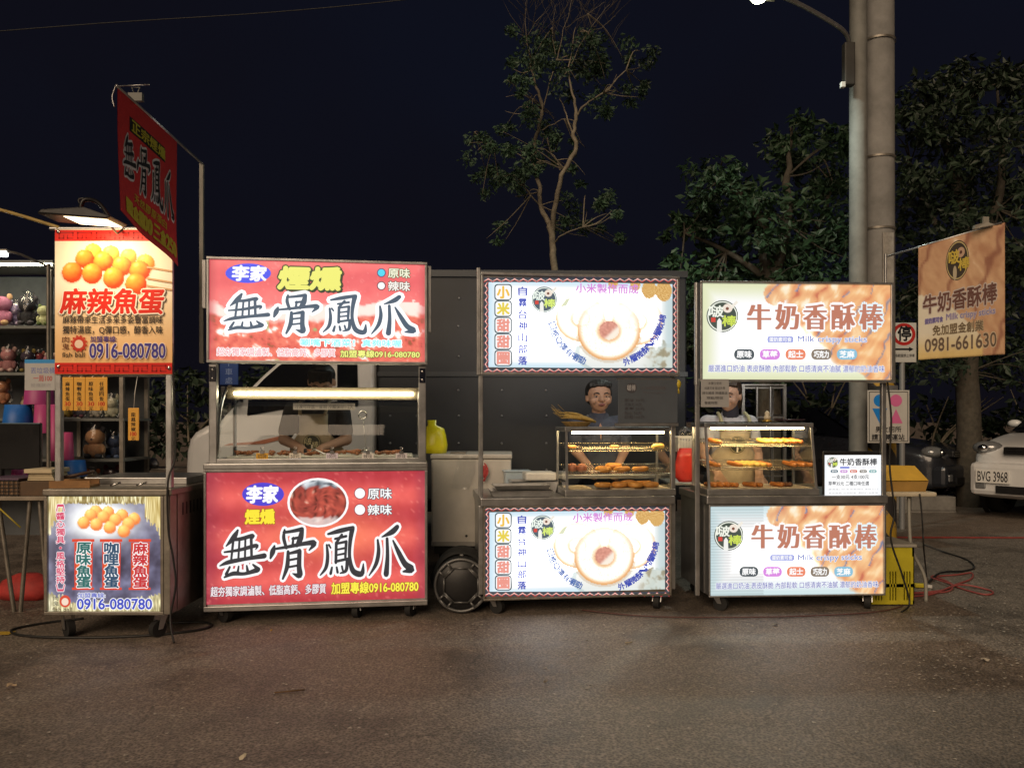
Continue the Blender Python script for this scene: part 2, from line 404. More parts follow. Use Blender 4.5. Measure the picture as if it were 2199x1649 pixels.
def asphalt():
    m = bpy.data.materials.new('asphalt'); m.use_nodes = True; MATS['asphalt'] = m
    n, l = m.node_tree.nodes, m.node_tree.links; b = n['Principled BSDF']
    tc = n.new('ShaderNodeTexCoord')
    def tex(sc, det=6, ro=.6):
        t = n.new('ShaderNodeTexNoise'); t.inputs['Scale'].default_value = sc; t.inputs['Detail'].default_value = det; t.inputs['Roughness'].default_value = ro
        l.new(tc.outputs['Object'], t.inputs['Vector']); return t
    big, mid, fine = tex(0.55, 4), tex(6, 6), tex(140, 3, .7)
    vo = n.new('ShaderNodeTexVoronoi'); vo.inputs['Scale'].default_value = 90; l.new(tc.outputs['Object'], vo.inputs['Vector'])
    r = n.new('ShaderNodeValToRGB'); e = r.color_ramp.elements
    e[0].position = 0.28; e[0].color = (0.046, 0.039, 0.033, 1); e[1].position = 0.78; e[1].color = (0.355, 0.300, 0.248, 1)
    mx = n.new('ShaderNodeMix'); mx.data_type = 'FLOAT'; mx.inputs[0].default_value = 0.5
    l.new(fine.outputs['Fac'], mx.inputs[2]); l.new(vo.outputs['Distance'], mx.inputs[3]); l.new(mx.outputs[0], r.inputs['Fac'])
    r2 = n.new('ShaderNodeValToRGB'); e = r2.color_ramp.elements
    e[0].position = 0.3; e[0].color = (0.62, 0.60, 0.58, 1); e[1].position = 0.7; e[1].color = (1.15, 1.12, 1.1, 1)
    ad = n.new('ShaderNodeMath'); ad.operation = 'ADD'; ad.inputs[1].default_value = 0
    mm = n.new('ShaderNodeMix'); mm.data_type = 'FLOAT'; mm.inputs[0].default_value = 0.45
    l.new(big.outputs['Fac'], mm.inputs[2]); l.new(mid.outputs['Fac'], mm.inputs[3]); l.new(mm.outputs[0], r2.inputs['Fac'])
    mul = n.new('ShaderNodeMix'); mul.data_type = 'RGBA'; mul.blend_type = 'MULTIPLY'; mul.inputs[0].default_value = 1
    l.new(r.outputs['Color'], mul.inputs[6]); l.new(r2.outputs['Color'], mul.inputs[7])
    # oil stains and hairline cracks
    st = tex(1.5, 5, .55); rs = n.new('ShaderNodeValToRGB'); rs.color_ramp.elements[0].position = .36; rs.color_ramp.elements[0].color = (.55, .54, .53, 1); rs.color_ramp.elements[1].position = .47; rs.color_ramp.elements[1].color = (1, 1, 1, 1); l.new(st.outputs['Fac'], rs.inputs['Fac'])
    wp = tex(3.0, 4); vm = n.new('ShaderNodeVectorMath'); vm.operation = 'SCALE'; vm.inputs['Scale'].default_value = .5; l.new(wp.outputs['Color'], vm.inputs[0])
    va = n.new('ShaderNodeVectorMath'); l.new(tc.outputs['Object'], va.inputs[0]); l.new(vm.outputs[0], va.inputs[1])
    ve = n.new('ShaderNodeTexVoronoi'); ve.feature = 'DISTANCE_TO_EDGE'; ve.inputs['Scale'].default_value = .55; l.new(va.outputs[0], ve.inputs['Vector'])
    rc = n.new('ShaderNodeValToRGB'); rc.color_ramp.elements[0].position = .0; rc.color_ramp.elements[0].color = (.42, .41, .40, 1); rc.color_ramp.elements[1].position = .006; rc.color_ramp.elements[1].color = (1, 1, 1, 1); l.new(ve.outputs['Distance'], rc.inputs['Fac'])
    m2 = n.new('ShaderNodeMix'); m2.data_type = 'RGBA'; m2.blend_type = 'MULTIPLY'; m2.inputs[0].default_value = .8; l.new(mul.outputs[2], m2.inputs[6]); l.new(rs.outputs['Color'], m2.inputs[7])
    m3 = n.new('ShaderNodeMix'); m3.data_type = 'RGBA'; m3.blend_type = 'MULTIPLY'; m3.inputs[0].default_value = .7; l.new(m2.outputs[2], m3.inputs[6]); l.new(rc.outputs['Color'], m3.inputs[7]); l.new(m3.outputs[2], b.inputs['Base Color'])
    mr = n.new('ShaderNodeMapRange'); mr.inputs['To Min'].default_value = .36; mr.inputs['To Max'].default_value = .72
    l.new(mid.outputs['Fac'], mr.inputs['Value']); l.new(mr.outputs[0], b.inputs['Roughness'])
    bp = n.new('ShaderNodeBump'); bp.inputs['Strength'].default_value = 0.75; bp.inputs['Distance'].default_value = 0.006
    l.new(mx.outputs[0], bp.inputs['Height']); l.new(bp.outputs['Normal'], b.inputs['Normal'])
    return m
asphalt()
CONCRETE = mat('concrete', (0.20, 0.185, 0.165), 0.85, 0, 0.4, 5, 0.4, 60)
g = MB(); g.add([(-150, -30, 0), (150, -30, 0), (150, 300, 0), (-150, 300, 0)], [(0, 1, 2, 3)])
struct('road', g, 'asphalt')
# red kerbside line running along the parking bay, and the yellow mark at the left
g = MB(); a, b = G(1860, 1154), G(2600, 1156); n_ = 14
for i in range(n_):
    p, q = a.lerp(b, i/n_), a.lerp(b, (i+1)/n_); e0, e1 = 0.05+0.004*nz(i, 3), 0.05+0.004*nz(i+1, 3)
    g.add([(p.x, p.y-e0, .004), (q.x, q.y-e1, .004), (q.x, q.y+e1, .004), (p.x, p.y+e0, .004)], [(0, 1, 2, 3)])
struct('red_road_line', g, mat('red_road_paint', (0.42, 0.055, 0.04), .7, 0, .45, 14, dark=(0.16, 0.03, 0.025)))
g = MB(); a, b = G(-160, 1363), G(26, 1360)
g.add([(a.x, a.y-.035, .004), (b.x, b.y-.035, .004), (b.x, b.y+.035, .004), (a.x, a.y+.035, .004)], [(0, 1, 2, 3)])
struct('yellow_road_line', g, mat('yellow_road_paint', (0.55, 0.36, 0.03), .7, 0, .4, 18))
# low kerb of separate stones behind the parking bay
g = MB(); ky = 9.9
g.box(3.4, 5.72, ky+.01, ky+.17, -0.03, 0.02); kb = struct('kerb', g, CONCRETE)
for i in range(4):
    k = MB(); x = 3.4+i*.58; k.box(x+.004, x+.576, ky, ky+.18, 0.021, 0.2+.004*math.sin(i*5)); part('kerb_stone', k, CONCRETE, kb, .012)

# ================================================================ trees
BARK = mat('tree_bark', (0.22, 0.19, 0.14), 0.9, 0, 0.5, 16, 0.6, 60)
def leaf_mat(name, c):
    m = mat(name, c, 0.55, 0, 0.75, 1.3); return m
LEAF_A = leaf_mat('leaf_olive', (0.048, 0.098, 0.056)); LEAF_B = leaf_mat('leaf_green', (0.026, 0.062, 0.026)); LEAF_C = leaf_mat('leaf_dark', (0.018, 0.036, 0.018))
DRY = leaf_mat('twig_dry', (0.085, 0.068, 0.042))
def leaves(mb, c, r, n, size, rnd):
    for _ in range(n):
        while True:
            d = Vector((rnd.uniform(-1, 1), rnd.uniform(-1, 1), rnd.uniform(-1, 1)))
            if d.length <= 1: break
        d *= (0.55+0.45*rnd.random())
        p = c+Vector((d.x*r, d.y*r*.8, d.z*r*.85)); s = size*rnd.uniform(.4, 1.45)
        ax = Vector((rnd.gauss(0, 1), rnd.gauss(0, 1), rnd.gauss(-.5, .7))).normalized(); w = ax.orthogonal().normalized()
        w = (w*math.cos(rnd.uniform(0, 6.3))+ax.cross(w)*math.sin(rnd.uniform(0, 6.3))).normalized()
        nrm = ax.cross(w)*s*.12
        mb.add([p, p+ax*s*.5+w*s*.24+nrm, p+ax*s, p+ax*s*.5-w*s*.24+nrm], [(0, 1, 2), (0, 2, 3)])
BARK_DARK = mat('dark_bark', (0.07, 0.06, 0.045), 0.9, 0, 0.5, 16, 0.6, 60)
def tree(label, base, limbs, clusters, lm, Y, size, seed, group=None, dens=1.0, twigs=True, bark=BARK, slim=1.0):
    dens *= 1.0 if dens > 1.5 else 1.5
    rnd = random.Random(seed); t = thing('leafy_tree', label, 'tree', base, 0, group)
    B = Vector(base); tr = MB()
    for pts in limbs:
        P = [W(px, py, Y+dy)-B for px, py, dy, _ in pts]; R = [q[3] for q in pts]
        S = spline(P, 5); k = 5; rs = []
        for i in range(len(S)):
            f = i/k; a = min(int(f), len(R)-1); b = min(a+1, len(R)-1); rs.append(slim*(R[a]+(R[b]-R[a])*(f-int(f)))*(1+.12*nz(i*.7, seed)))
        S = [p+Vector((.03*nz(i*.5, seed, 1), .03*nz(i*.5, seed, 5), 0)) for i, p in enumerate(S)]
        S[0] = P[0]; tr.tube(S, rs, 8)
    part('trunk', tr, bark, t)
    cr = MB(); tw = MB(); joints = [W(q[0], q[1], Y+q[2])-B for pts in limbs for q in pts[1:]]
    for px, py, rp, n in clusters:
        c = W(px, py, Y+rnd.uniform(-.8, .8))-B; r = rp/F*Y
        for _ in range(max(2, int(n/22))):
            d = Vector((rnd.uniform(-1, 1), rnd.uniform(-1, 1), rnd.uniform(-1, 1)))*.72
            leaves(cr, c+d*r, r*rnd.uniform(.32, .78), int(22*dens), size, rnd)
        if twigs:
            j = min(joints, key=lambda q: (q-c).length)
            for _ in range(3):
                e = c+Vector((rnd.uniform(-1, 1), rnd.uniform(-1, 1), rnd.uniform(-1, 1)))*r*.8
                m_ = j.lerp(e, .5)+Vector((0, 0, .08))*rnd.uniform(-1, 2); tw.tube(spline([j, m_, e], 4), [(.013-.0012*i)*slim for i in range(9)], 5)
    part('crown', cr, lm, t, normals=False)
    if twigs: part('branches', tw, bark, t)
    return t
LT = 9.6
tall = [
 [(1190, 1100, 0, .085), (1191, 760, 0, .075), (1190, 600, 0, .062), (1187, 525, 0, .058), (1181, 482, 0, .054)],
 [(1181, 482, 0, .05), (1160, 442, .1, .042), (1160, 412, .1, .038), (1148, 350, .2, .036), (1152, 290, .1, .034), (1165, 236, 0, .03), (1152, 190, .1, .024), (1143, 150, .1, .016), (1130, 80, .2, .008)],
 [(1186, 500, 0, .05), (1194, 430, -.2, .042), (1212, 365, -.3, .040), (1237, 322, -.3, .038), (1231, 285, -.3, .034), (1238, 250, -.3, .03), (1230, 205, -.3, .02), (1222, 150, -.2, .012), (1236, 60, -.1, .007)],
 [(1238, 250, -.3, .022), (1260, 222, -.4, .017), (1296, 200, -.5, .014), (1345, 150, -.6, .008)], [(1231, 290, -.3, .016), (1215, 245, -.1, .012), (1203, 210, 0, .008)],
 [(1160, 442, .1, .016), (1140, 420, 0, .012), (1126, 400, 0, .008)], [(1150, 348, .2, .014), (1128, 342, 0, .01), (1104, 326, 0, .007), (1060, 316, .1, .006), (1020, 284, .2, .004)],
 [(1192, 520, 0, .016), (1212, 502, -.2, .012), (1252, 488, -.3, .007)], [(1160, 262, 0, .012), (1145, 235, .2, .009), (1142, 205, .2, .005)],
 [(1203, 365, -.2, .012), (1196, 345, -.1, .01), (1182, 326, 0, .006)], [(1163, 280, .1, .01), (1190, 266, .1, .008), (1212, 256, 0, .007), (1234, 260, -.2, .007)],
 [(1165, 236, 0, .014), (1195, 130, .2, .01), (1215, 50, .2, .006), (1235, -20, .2, .004)], [(1222, 150, -.2, .01), (1262, 70, -.3, .007), (1310, 10, -.4, .004)], [(1215, 60, .2, .006), (1262, 30, 0, .004), (1300, 5, 0, .003)],
 [(1143, 150, .1, .008), (1128, 60, .2, .005), (1132, 0, .2, .003)], [(1130, 80, .2, .005), (1165, 30, .2, .003)], [(1195, 130, .2, .006), (1186, 60, .3, .004), (1196, 8, .3, .003)], [(1262, 70, -.3, .005), (1290, 60, -.3, .003), (1322, 35, -.3, .002)]]
cl = [(1130, 100, 50, 90), (1180, 115, 60, 120), (1255, 115, 65, 140), (1320, 120, 60, 110), (1370, 140, 40, 80), (1382, 190, 24, 40), (1128, 160, 45, 90), (1200, 170, 50, 110), (1270, 165, 50, 110), (1300, 195, 44, 70),
      (1108, 190, 30, 60), (1120, 240, 36, 80), (1178, 262, 32, 60), (1095, 262, 28, 50), (1112, 305, 44, 110), (1040, 305, 40, 90), (1030, 360, 44, 110), (1062, 400, 42, 100), (1105, 365, 46, 110), (1130, 402, 40, 90),
      (1190, 318, 38, 70), (1246, 318, 24, 40), (1240, 375, 25, 40), (1172, 372, 34, 60), (1228, 455, 46, 110), (1290, 440, 40, 90), (1320, 462, 28, 50), (1262, 500, 40, 80), (1065, 500, 32, 60), (1320, 516, 20, 30), (1345, 210, 30, 50)]
T1 = tree('tall forked tree with pale bark and airy olive foliage behind the dark truck body', G(1190, 1106), tall, cl, LEAF_A, LT, .062, 3, dens=3.4, slim=.70)
dry = MB(); rnd = random.Random(5)
for _ in range(110):
    p = W(rnd.uniform(1120, 1320), rnd.uniform(-30, 110), LT+rnd.uniform(-.4, .4))-Vector(T1.location); d = Vector((rnd.uniform(-.5, .5), rnd.uniform(-.2, .2), rnd.uniform(.25, .8)))*.75
    dry.tube([p, p+d*.5+Vector((rnd.uniform(-.05, .05), 0, 0)), p+d], [.0035, .0022, .001], 4)
part('dry_twigs', dry, DRY, T1)
tB = [[(1650, 1120, 0, .16), (1652, 800, 0, .14), (1655, 620, 0, .12), (1640, 500, .2, .09), (1600, 430, .2, .05), (1540, 390, .2, .02)], [(1655, 620, 0, .08), (1690, 480, -.2, .06), (1690, 380, -.2, .04), (1700, 300, -.1, .015)], [(1655, 640, 0, .06), (1740, 520, .3, .05), (1790, 400, .3, .02)], [(1648, 600, 0, .05), (1560, 540, 0, .03), (1470, 500, .1, .012)]]
cB = [(1530, 385, 60, 330), (1590, 430, 60, 330), (1680, 330, 62, 360), (1712, 285, 40, 170), (1770, 370, 60, 330), (1640, 470, 80, 480), (1500, 470, 56, 300), (1455, 490, 34, 140), (1740, 470, 80, 460), (1560, 550, 76, 440), (1700, 560, 86, 500), (1455, 570, 40, 170), (1810, 300, 46, 200), (1800, 520, 60, 300), (1520, 640, 80, 460), (1640, 650, 90, 500), (1760, 640, 86, 480), (1580, 740, 90, 460), (1740, 740, 90, 460), (1470, 680, 60, 280)]
tree('round green broadleaf tree behind the milk stick stall, left of the concrete pole', G(1650, 1108), tB, cB, LEAF_B, 9.2, .105, 8, 'broadleaf trees beyond the parking bay', bark=BARK_DARK)
tC = [[(2080, 1108, 0, .17), (2078, 800, 0, .15), (2070, 600, 0, .12), (2060, 420, .2, .09), (2020, 280, .2, .03)], [(2070, 600, 0, .08), (2140, 450, -.2, .06), (2150, 300, -.2, .03), (2140, 180, 0, .012)], [(2068, 560, 0, .06), (1990, 450, .2, .04), (1955, 350, .2, .015)]]
cC = [(2000, 205, 56, 300), (2070, 175, 56, 300), (2140, 160, 48, 250), (2195, 200, 60, 300), (1955, 270, 52, 280), (2040, 290, 80, 460), (2130, 300, 86, 480), (1945, 380, 56, 300), (2050, 410, 86, 480), (2170, 420, 86, 460), (1950, 480, 56, 280), (2100, 520, 86, 460), (2190, 560, 66, 320), (1990, 570, 70, 380), (2260, 330, 90, 420), (2270, 500, 90, 400), (1960, 660, 80, 420), (2070, 650, 90, 460), (2170, 680, 90, 460), (2000, 760, 80, 380), (2120, 770, 90, 420), (2230, 790, 80, 360)]
tree('large dark evergreen tree behind the parked cars, right of the concrete pole', G(2080, 1090), tC, cC, LEAF_C, 10.6, .11, 21, 'broadleaf trees beyond the parking bay', bark=BARK_DARK)
# dark shrubs closing the view; some added in place of the unlit background
def shrub(label, px, py_top, wpx, Y, seed, n=700):
    rnd = random.Random(seed); b = W(px, HY, Y); b.z = 0; h = W(px, py_top, Y).z
    t = thing('shrub', label, 'shrub', b, 0, 'shrubs along the back of the lot'); cr = MB(); st = MB(); w = wpx/F*Y/2
    for k in range(5): st.tube(spline([(0, 0, 0), (rnd.uniform(-.3, .3), rnd.uniform(-.2, .2), h*.4), (rnd.uniform(-w, w)*.7, rnd.uniform(-.4, .4), h*.8)], 4), [.03, .028, .026, .022, .02, .016, .012, .01, .006], 5)
    for k in range(int(n/40)):
        a = rnd.uniform(-1, 1); c = Vector((a*w, rnd.uniform(-.5, .5), h*rnd.uniform(.1, .9)*(1-.25*a*a))); leaves(cr, c, rnd.uniform(.22, .42), 44, .16, rnd)
    part('foliage', cr, LEAF_C, t, normals=False); part('stem', st, BARK, t)
shrub('low dark shrub seen past the tall forked tree, beside the truck roof', 1030, 560, 330, 12.2, 31, 1300)
shrub('dark shrub between the tall forked tree and the round green tree', 1390, 590, 360, 12.4, 32, 1400)
shrub('long dark shrub behind the parked dark sedan', 2010, 800, 430, 12.0, 33, 1000)
shrub('dark shrub behind the white parked car', 2230, 780, 330, 12.4, 34, 900)
shrub('dark shrub behind the claw prize shelves', 60, 740, 560, 12.5, 35, 1500)
shrub('dark shrub in the gap between the fish ball stall and the chicken feet stall', 420, 770, 420, 12.5, 36, 1300)
shrub('dark shrub behind the white truck cab', 760, 700, 460, 12.3, 37, 1400)
shrub('dark shrub behind the concrete pole', 1760, 700, 380, 12.3, 38, 1400)
shrub('dark shrub at the far end of the lot past the prize shelves', -420, 740, 620, 12.6, 39, 1300)

# ================================================================ concrete pole, street lamp
py = 7.6; pb = W(1884, HY, py); pb.z = 0
pole = thing('utility_pole', 'thick round concrete pole with striped base behind the milk stick stall', 'pole', pb)
CONC_P = mat('pole_concrete', (0.25, 0.245, 0.235), .85, 0, .35, 4, .3, 50)
m = MB(); m.lathe([(.165, 0), (.15, 6.5)], 28); part('shaft', m, CONC_P, pole)
YB = bpy.data.materials.new('yellow_black_stripes'); YB.use_nodes = True; MATS['yb'] = YB
n, l = YB.node_tree.nodes, YB.node_tree.links; b = n['Principled BSDF']; b.inputs['Roughness'].default_value = .6
tc = n.new('ShaderNodeTexCoord'); sx = n.new('ShaderNodeSeparateXYZ'); l.new(tc.outputs['Object'], sx.inputs[0])
ma = n.new('ShaderNodeMath'); ma.operation = 'MULTIPLY_ADD'; ma.inputs[1].default_value = 1.15; l.new(sx.outputs['X'], ma.inputs[0]); l.new(sx.outputs['Z'], ma.inputs[2])
md = n.new('ShaderNodeMath'); md.operation = 'PINGPONG'; md.inputs[1].default_value = .22; l.new(ma.outputs[0], md.inputs[0])
gt = n.new('ShaderNodeMath'); gt.operation = 'GREATER_THAN'; gt.inputs[1].default_value = .11; l.new(md.outputs[0], gt.inputs[0])
ns = n.new('ShaderNodeTexNoise'); ns.inputs['Scale'].default_value = 9; ns.inputs['Detail'].default_value = 6; l.new(tc.outputs['Object'], ns.inputs['Vector'])
rp = n.new('ShaderNodeValToRGB'); rp.color_ramp.elements[0].position = .36; rp.color_ramp.elements[0].color = (.16, .13, .1, 1); rp.color_ramp.elements[1].position = .46; rp.color_ramp.elements[1].color = (.45, .28, .03, 1); l.new(ns.outputs['Fac'], rp.inputs['Fac'])
mx = n.new('ShaderNodeMix'); mx.data_type = 'RGBA'; mx.inputs[6].default_value = (.03, .028, .03, 1); l.new(gt.outputs[0], mx.inputs[0]); l.new(rp.outputs['Color'], mx.inputs[7]); l.new(mx.outputs[2], b.inputs['Base Color'])
m = MB(); m.lathe([(.172, .02), (.168, 1.55)], 28); part('striped_wrap', m, YB, pole)
m = MB(); m.box(-.03, .075, -.175, -.14, 2.35, 3.0); part('pasted_notice', m, mat('old_paper', (.32, .30, .27), .8, 0, .4, 14), pole)
for z in (3.05, 3.75, 4.9): 
    m = MB(); m.lathe([(.168, z), (.168, z+.02)], 24); part('steel_band', m, STEEL_DARK, pole)
lp = thing('street_lamp', 'lit street lamp on a curved arm with a slim grey post beside the concrete pole', 'street lamp', W(1843, HY, 7.35)*1.0)
lp.location.z = 0; LB = Vector(lp.location)
m = MB(); m.lathe([(.085, 0), (.08, 4.1), (.078, 6.2)], 18); part('post', m, mat('lamp_post_paint', (.20, .20, .185), .7, .1, .3, 6), lp)
m = MB(); bx = W(1822, 140, 7.2)-LB; m.box(bx.x-.05, bx.x+.05, bx.y-.04, bx.y+.04, bx.z-.2, bx.z+.2); part('control_box', m, mat('control_box_grey', (.035, .033, .03), .6, 0, .3, 12), lp, .012)
m = MB(); c0 = W(1812, 182, 7.12)-LB; m.box(c0.x-.03, c0.x+.01, c0.y-.02, c0.y+.02, c0.z-.03, c0.z+.02); part('cable_plug', m, WHITE_PLASTIC, lp, .004)
arm = [W(1824, 98, 7.25)-LB, W(1819, 78, 7.2)-LB, W(1800, 58, 7.12)-LB, W(1740, 22, 6.98)-LB, W(1690, -2, 6.86)-LB, W(1655, -12, 6.8)-LB]
m = MB(); m.tube(spline(arm, 5), .02, 8); part('arm', m, ALU, lp)
hd = W(1634, -8, 6.75)-LB
m = MB(); m.prism([(hd.x-.17, hd.z+.02), (hd.x+.15, hd.z-.01), (hd.x+.15, hd.z+.03), (hd.x-.05, hd.z+.07), (hd.x-.17, hd.z+.05)], hd.y-.09, hd.y+.09); part('lamp_head', m, STEEL_DARK, lp, .01)
m = MB(); m.lathe([(.001, -.055), (.05, -.045), (.075, -.012), (.08, .006)], 16, (hd.x-.02, hd.y, hd.z)); part('lamp_lens', m, mat('lamp_glow', (1, 1, 1), .4, emit=(.95, 1, .72), estr=30), lp)
ld = bpy.data.lights.new('street_lamp_light', 'SPOT'); lo = bpy.data.objects.new('street_lamp_light', ld); COL.objects.link(lo); lo.parent = lp
ld.energy = 150; ld.spot_size = math.radians(150); ld.spot_blend = .6; ld.color = (.86, 1, .9); ld.shadow_soft_size = .08; lo.location = (hd.x-.02, hd.y, hd.z-.09)
# overhead cable crossing the sky
m = MB(); m.tube(spline([W(-300, 92, 9), W(200, 52, 9), W(600, 26, 9), W(960, -10, 9), W(1500, -80, 9)], 8), .006, 5)
solo('overhead_cable', m, CABLE, 'thin overhead cable sagging across the dark sky', 'cable')
# ================================================================ vehicles
WHITE_PAINT = mat('white_car_paint', (.66, .67, .68), .3, 0, .06, 4, coat=.6)
DARK_GLASS = mat('dark_window_glass', (.006, .007, .010), .05, 0, spec=.28)
GREY_BODY = mat('grey_box_paint', (.022, .026, .033), .45, .1, .4, 1.6, .05, 8)
CHROME = mat('chrome', (.6, .6, .6), .12, 1)
LAMP_CLEAR = mat('headlamp_clear', (.32, .33, .34), .08, .5, .3, 18)
def wheel(parent, x, y, z, r, w, out):
    """wheel with its axle along local y; out = direction the face looks (+1/-1)"""
    t = MB(); t.lathe([(r*.66, -w/2), (r*.93, -w/2), (r, -w/2+.03), (r, w/2-.03), (r*.93, w/2), (r*.66, w/2)], 28, (x, y, z), axis='y'); ty = part('wheel', t, RUBBER, parent)
    t = MB(); t.lathe([(.001, out*w*.28), (r*.16, out*w*.30), (r*.2, out*w*.2), (r*.6, out*w*.32), (r*.68, out*w*.44)], 24, (x, y, z), axis='y')
    for k in range(5): a = 2*PI*k/5; t.tube([(x+r*.15*math.cos(a), y+out*w*.34, z+r*.15*math.sin(a)), (x+r*.62*math.cos(a), y+out*w*.40, z+r*.62*math.sin(a))], r*.06, 6)
    part('rim', t, ALU, ty)
def loft(mb, secs):
    """secs: list of rings (same point count); closed surface"""
    n = len(secs[0]); vs = [p for s in secs for p in s]; fs = []
    for i in range(len(secs)-1):
        for k in range(n): fs.append((i*n+k, i*n+(k+1) % n, (i+1)*n+(k+1) % n, (i+1)*n+k))
    fs += [tuple(range(n))[::-1], tuple(range((len(secs)-1)*n, len(secs)*n))]
    return mb.add(vs, fs, None, True)
def ring(x, hw, z0, z1, r):
    """rounded-rectangle section across the car at x"""
    pts = []
    for cy, cz, a in ((hw-r, z1-r, 0), (-hw+r, z1-r, 90), (-hw+r*.7, z0+r*.7, 180), (hw-r*.7, z0+r*.7, 270)):
        rr = r if a in (0, 90) else r*.7
        for k in range(4): t = math.radians(a+30*k); pts.append((x, cy+rr*math.cos(t), cz+rr*math.sin(t)))
    return pts
def car_body(root, secs, mat_, name='body'):
    m = MB(); loft(m, [ring(*s) for s in secs]); o = part(name, m, mat_, root)
    sd = o.modifiers.new('sub', 'SUBSURF'); sd.levels = 1; sd.render_levels = 2; return o
# ---- white box truck: cab to the left, dark grey cargo box to the right; local x runs along its length, +x = rear
ty = 6.15; to = W(392, HY, ty); to.z = 0
TR = thing('box_truck', 'white cab truck with a dark grey riveted cargo box behind the stalls', 'truck', to, .02)
sc = F/ty
def tx(px): return (px-392)/sc
def tz(py): return CH-(py-HY)/sc
hw = .8; yc = hw
def side(pts, y0, y1, mat_, name, parent, bev=0):
    m = MB(); m.prism([(tx(a), tz(b)) for a, b in pts], y0, y1); return part(name, m, mat_, parent, bev)
m = MB(); m.prism([(tx(x_), tz(y_)) for x_, y_ in ((402, 1165), (397, 1090), (396, 1010), (398, 970), (404, 944), (416, 928), (440, 914), (470, 902), (498, 872), (528, 838), (560, 806), (594, 776), (622, 760), (660, 752), (806, 748), (806, 1165))], .0, 1.6)
gh = part('cab_body', m, WHITE_PAINT, TR); bv = gh.modifiers.new('bevel', 'BEVEL'); bv.width = .06; bv.segments = 4; bv.limit_method = 'ANGLE'; bv.angle_limit = math.radians(50)
m = MB(); m.add([(tx(a_)-.012, y_, tz(b_)+.008) for a_, b_, y_ in ((506, 866, .14), (506, 866, 1.46), (590, 782, 1.40), (590, 782, .20))], [(0, 1, 2, 3)]); part('windscreen', m, DARK_GLASS, TR)
for px_ in (520,): m = MB(); m.lathe([(.001, -.004), (.40, -.004), (.40, .02)], 28, (tx(px_), .0, .33), axis='y'); part('wheel_arch', m, BLACK_PLASTIC, TR)
m = MB(); m.box(tx(500), tx(504), -.006, .01, tz(1120), tz(880)); part('door_gap', m, mat('panel_gap', (.05, .05, .05), .6), TR)
m = MB(); m.box(tx(420), tx(806), -.008, .01, tz(1062), tz(1054)); part('side_trim', m, BLACK_PLASTIC, TR)
gy = .03
def pane(pts, name='window_pane'):
    m = MB(); vs = []
    for a, b in pts: vs.append((tx(a), -.008, tz(b)))
    k = len(vs); m.add(vs+[(x, y+.02, z) for x, y, z in vs], [tuple(range(k)), tuple(range(k, 2*k))[::-1]]+[(i, k+i, k+(i+1) % k, (i+1) % k) for i in range(k)]); return part(name, m, DARK_GLASS, TR)
pane([(530, 893), (600, 880), (706, 872), (706, 768), (628, 770), (600, 784), (566, 814), (534, 848)]); pane([(723, 872), (768, 872), (766, 768), (723, 768)])
m = MB(); m.box(tx(700), tx(716), -.012, .02, tz(1010), tz(900)); part('door_edge', m, mat('panel_gap', (.05, .05, .05), .6), TR)
m = MB(); m.box(tx(640), tx(680), -.02, .02, tz(932), tz(925)); part('door_handle', m, BLACK_PLASTIC, TR, .004)
m = MB(); m.prism([(tx(548), tz(948)), (tx(612), tz(934)), (tx(598), tz(940)), (tx(610), tz(942)), (tx(566), tz(953)), (tx(480), tz(957)), (tx(492), tz(952))], -.006, .01); part('orange_flash', m, mat('orange_decal', (.42, .15, .08), .4, 0, .4, 8), TR)
m = MB(); m.ell((tx(402), .30, tz(965)), .05, .2, .13); part('headlight', m, LAMP_CLEAR, TR)
m = MB(); m.ell((tx(402), 1.3, tz(965)), .05, .2, .13); part('headlight', m, LAMP_CLEAR, TR)
m = MB(); m.box(tx(392), tx(420), .02, 1.58, .28, .52); part('bumper', m, mat('bumper_grey', (.20, .19, .17), .6, 0, .2, 8), TR, .04)
m = MB(); m.tube(spline([(tx(520), .02, tz(862)), (tx(505), -.12, tz(850)), (tx(500), -.15, tz(840))], 4), .012, 6); m.box(tx(492), tx(502), -.2, -.06, tz(866), tz(832)); part('side_mirror', m, BLACK_PLASTIC, TR, .01)
box_t, box_x1 = tz(583), tx(1478)
m = MB(); m.box(tx(812), box_x1, -.03, 1.63, .55, box_t); cb = part('cargo_box', m, GREY_BODY, TR, .015)
m = MB(); m.box(tx(811), box_x1+.004, -.045, -.0305, tz(808), tz(798)); part('seam_rail', m, mat('rail_grey', (.05, .056, .064), .4, .3), cb)
m = MB(); m.box(tx(811), box_x1+.004, -.05, -.0305, tz(594), tz(580)); part('top_rail', m, 'rail_grey', cb)
RV = mat('rivet_steel', (.22, .23, .25), .35, .8)
rm = MB(); rm.ell((0, 0, 0), .011, .006, .011, 8, 5); rme = rm.mesh('rivet', RV)
for py_ in (640, 700, 765, 838, 893, 952, 1010):
    for px_ in (838, 895, 985, 1078, 1173, 1262, 1340, 1420):
        o = part('rivet', rme, None, cb); o.location = (tx(px_+random.uniform(-1, 1)), -.033, tz(py_))
m = MB(); m.box(tx(700), box_x1, .3, 1.3, .42, .54); part('chassis', m, BLACK_PLASTIC, TR)
for x_ in (tx(520), tx(1330)):
    wheel(TR, x_, .16, .31, .31, .2, -1); wheel(TR, x_, 1.44, .31, .31, .2, 1)
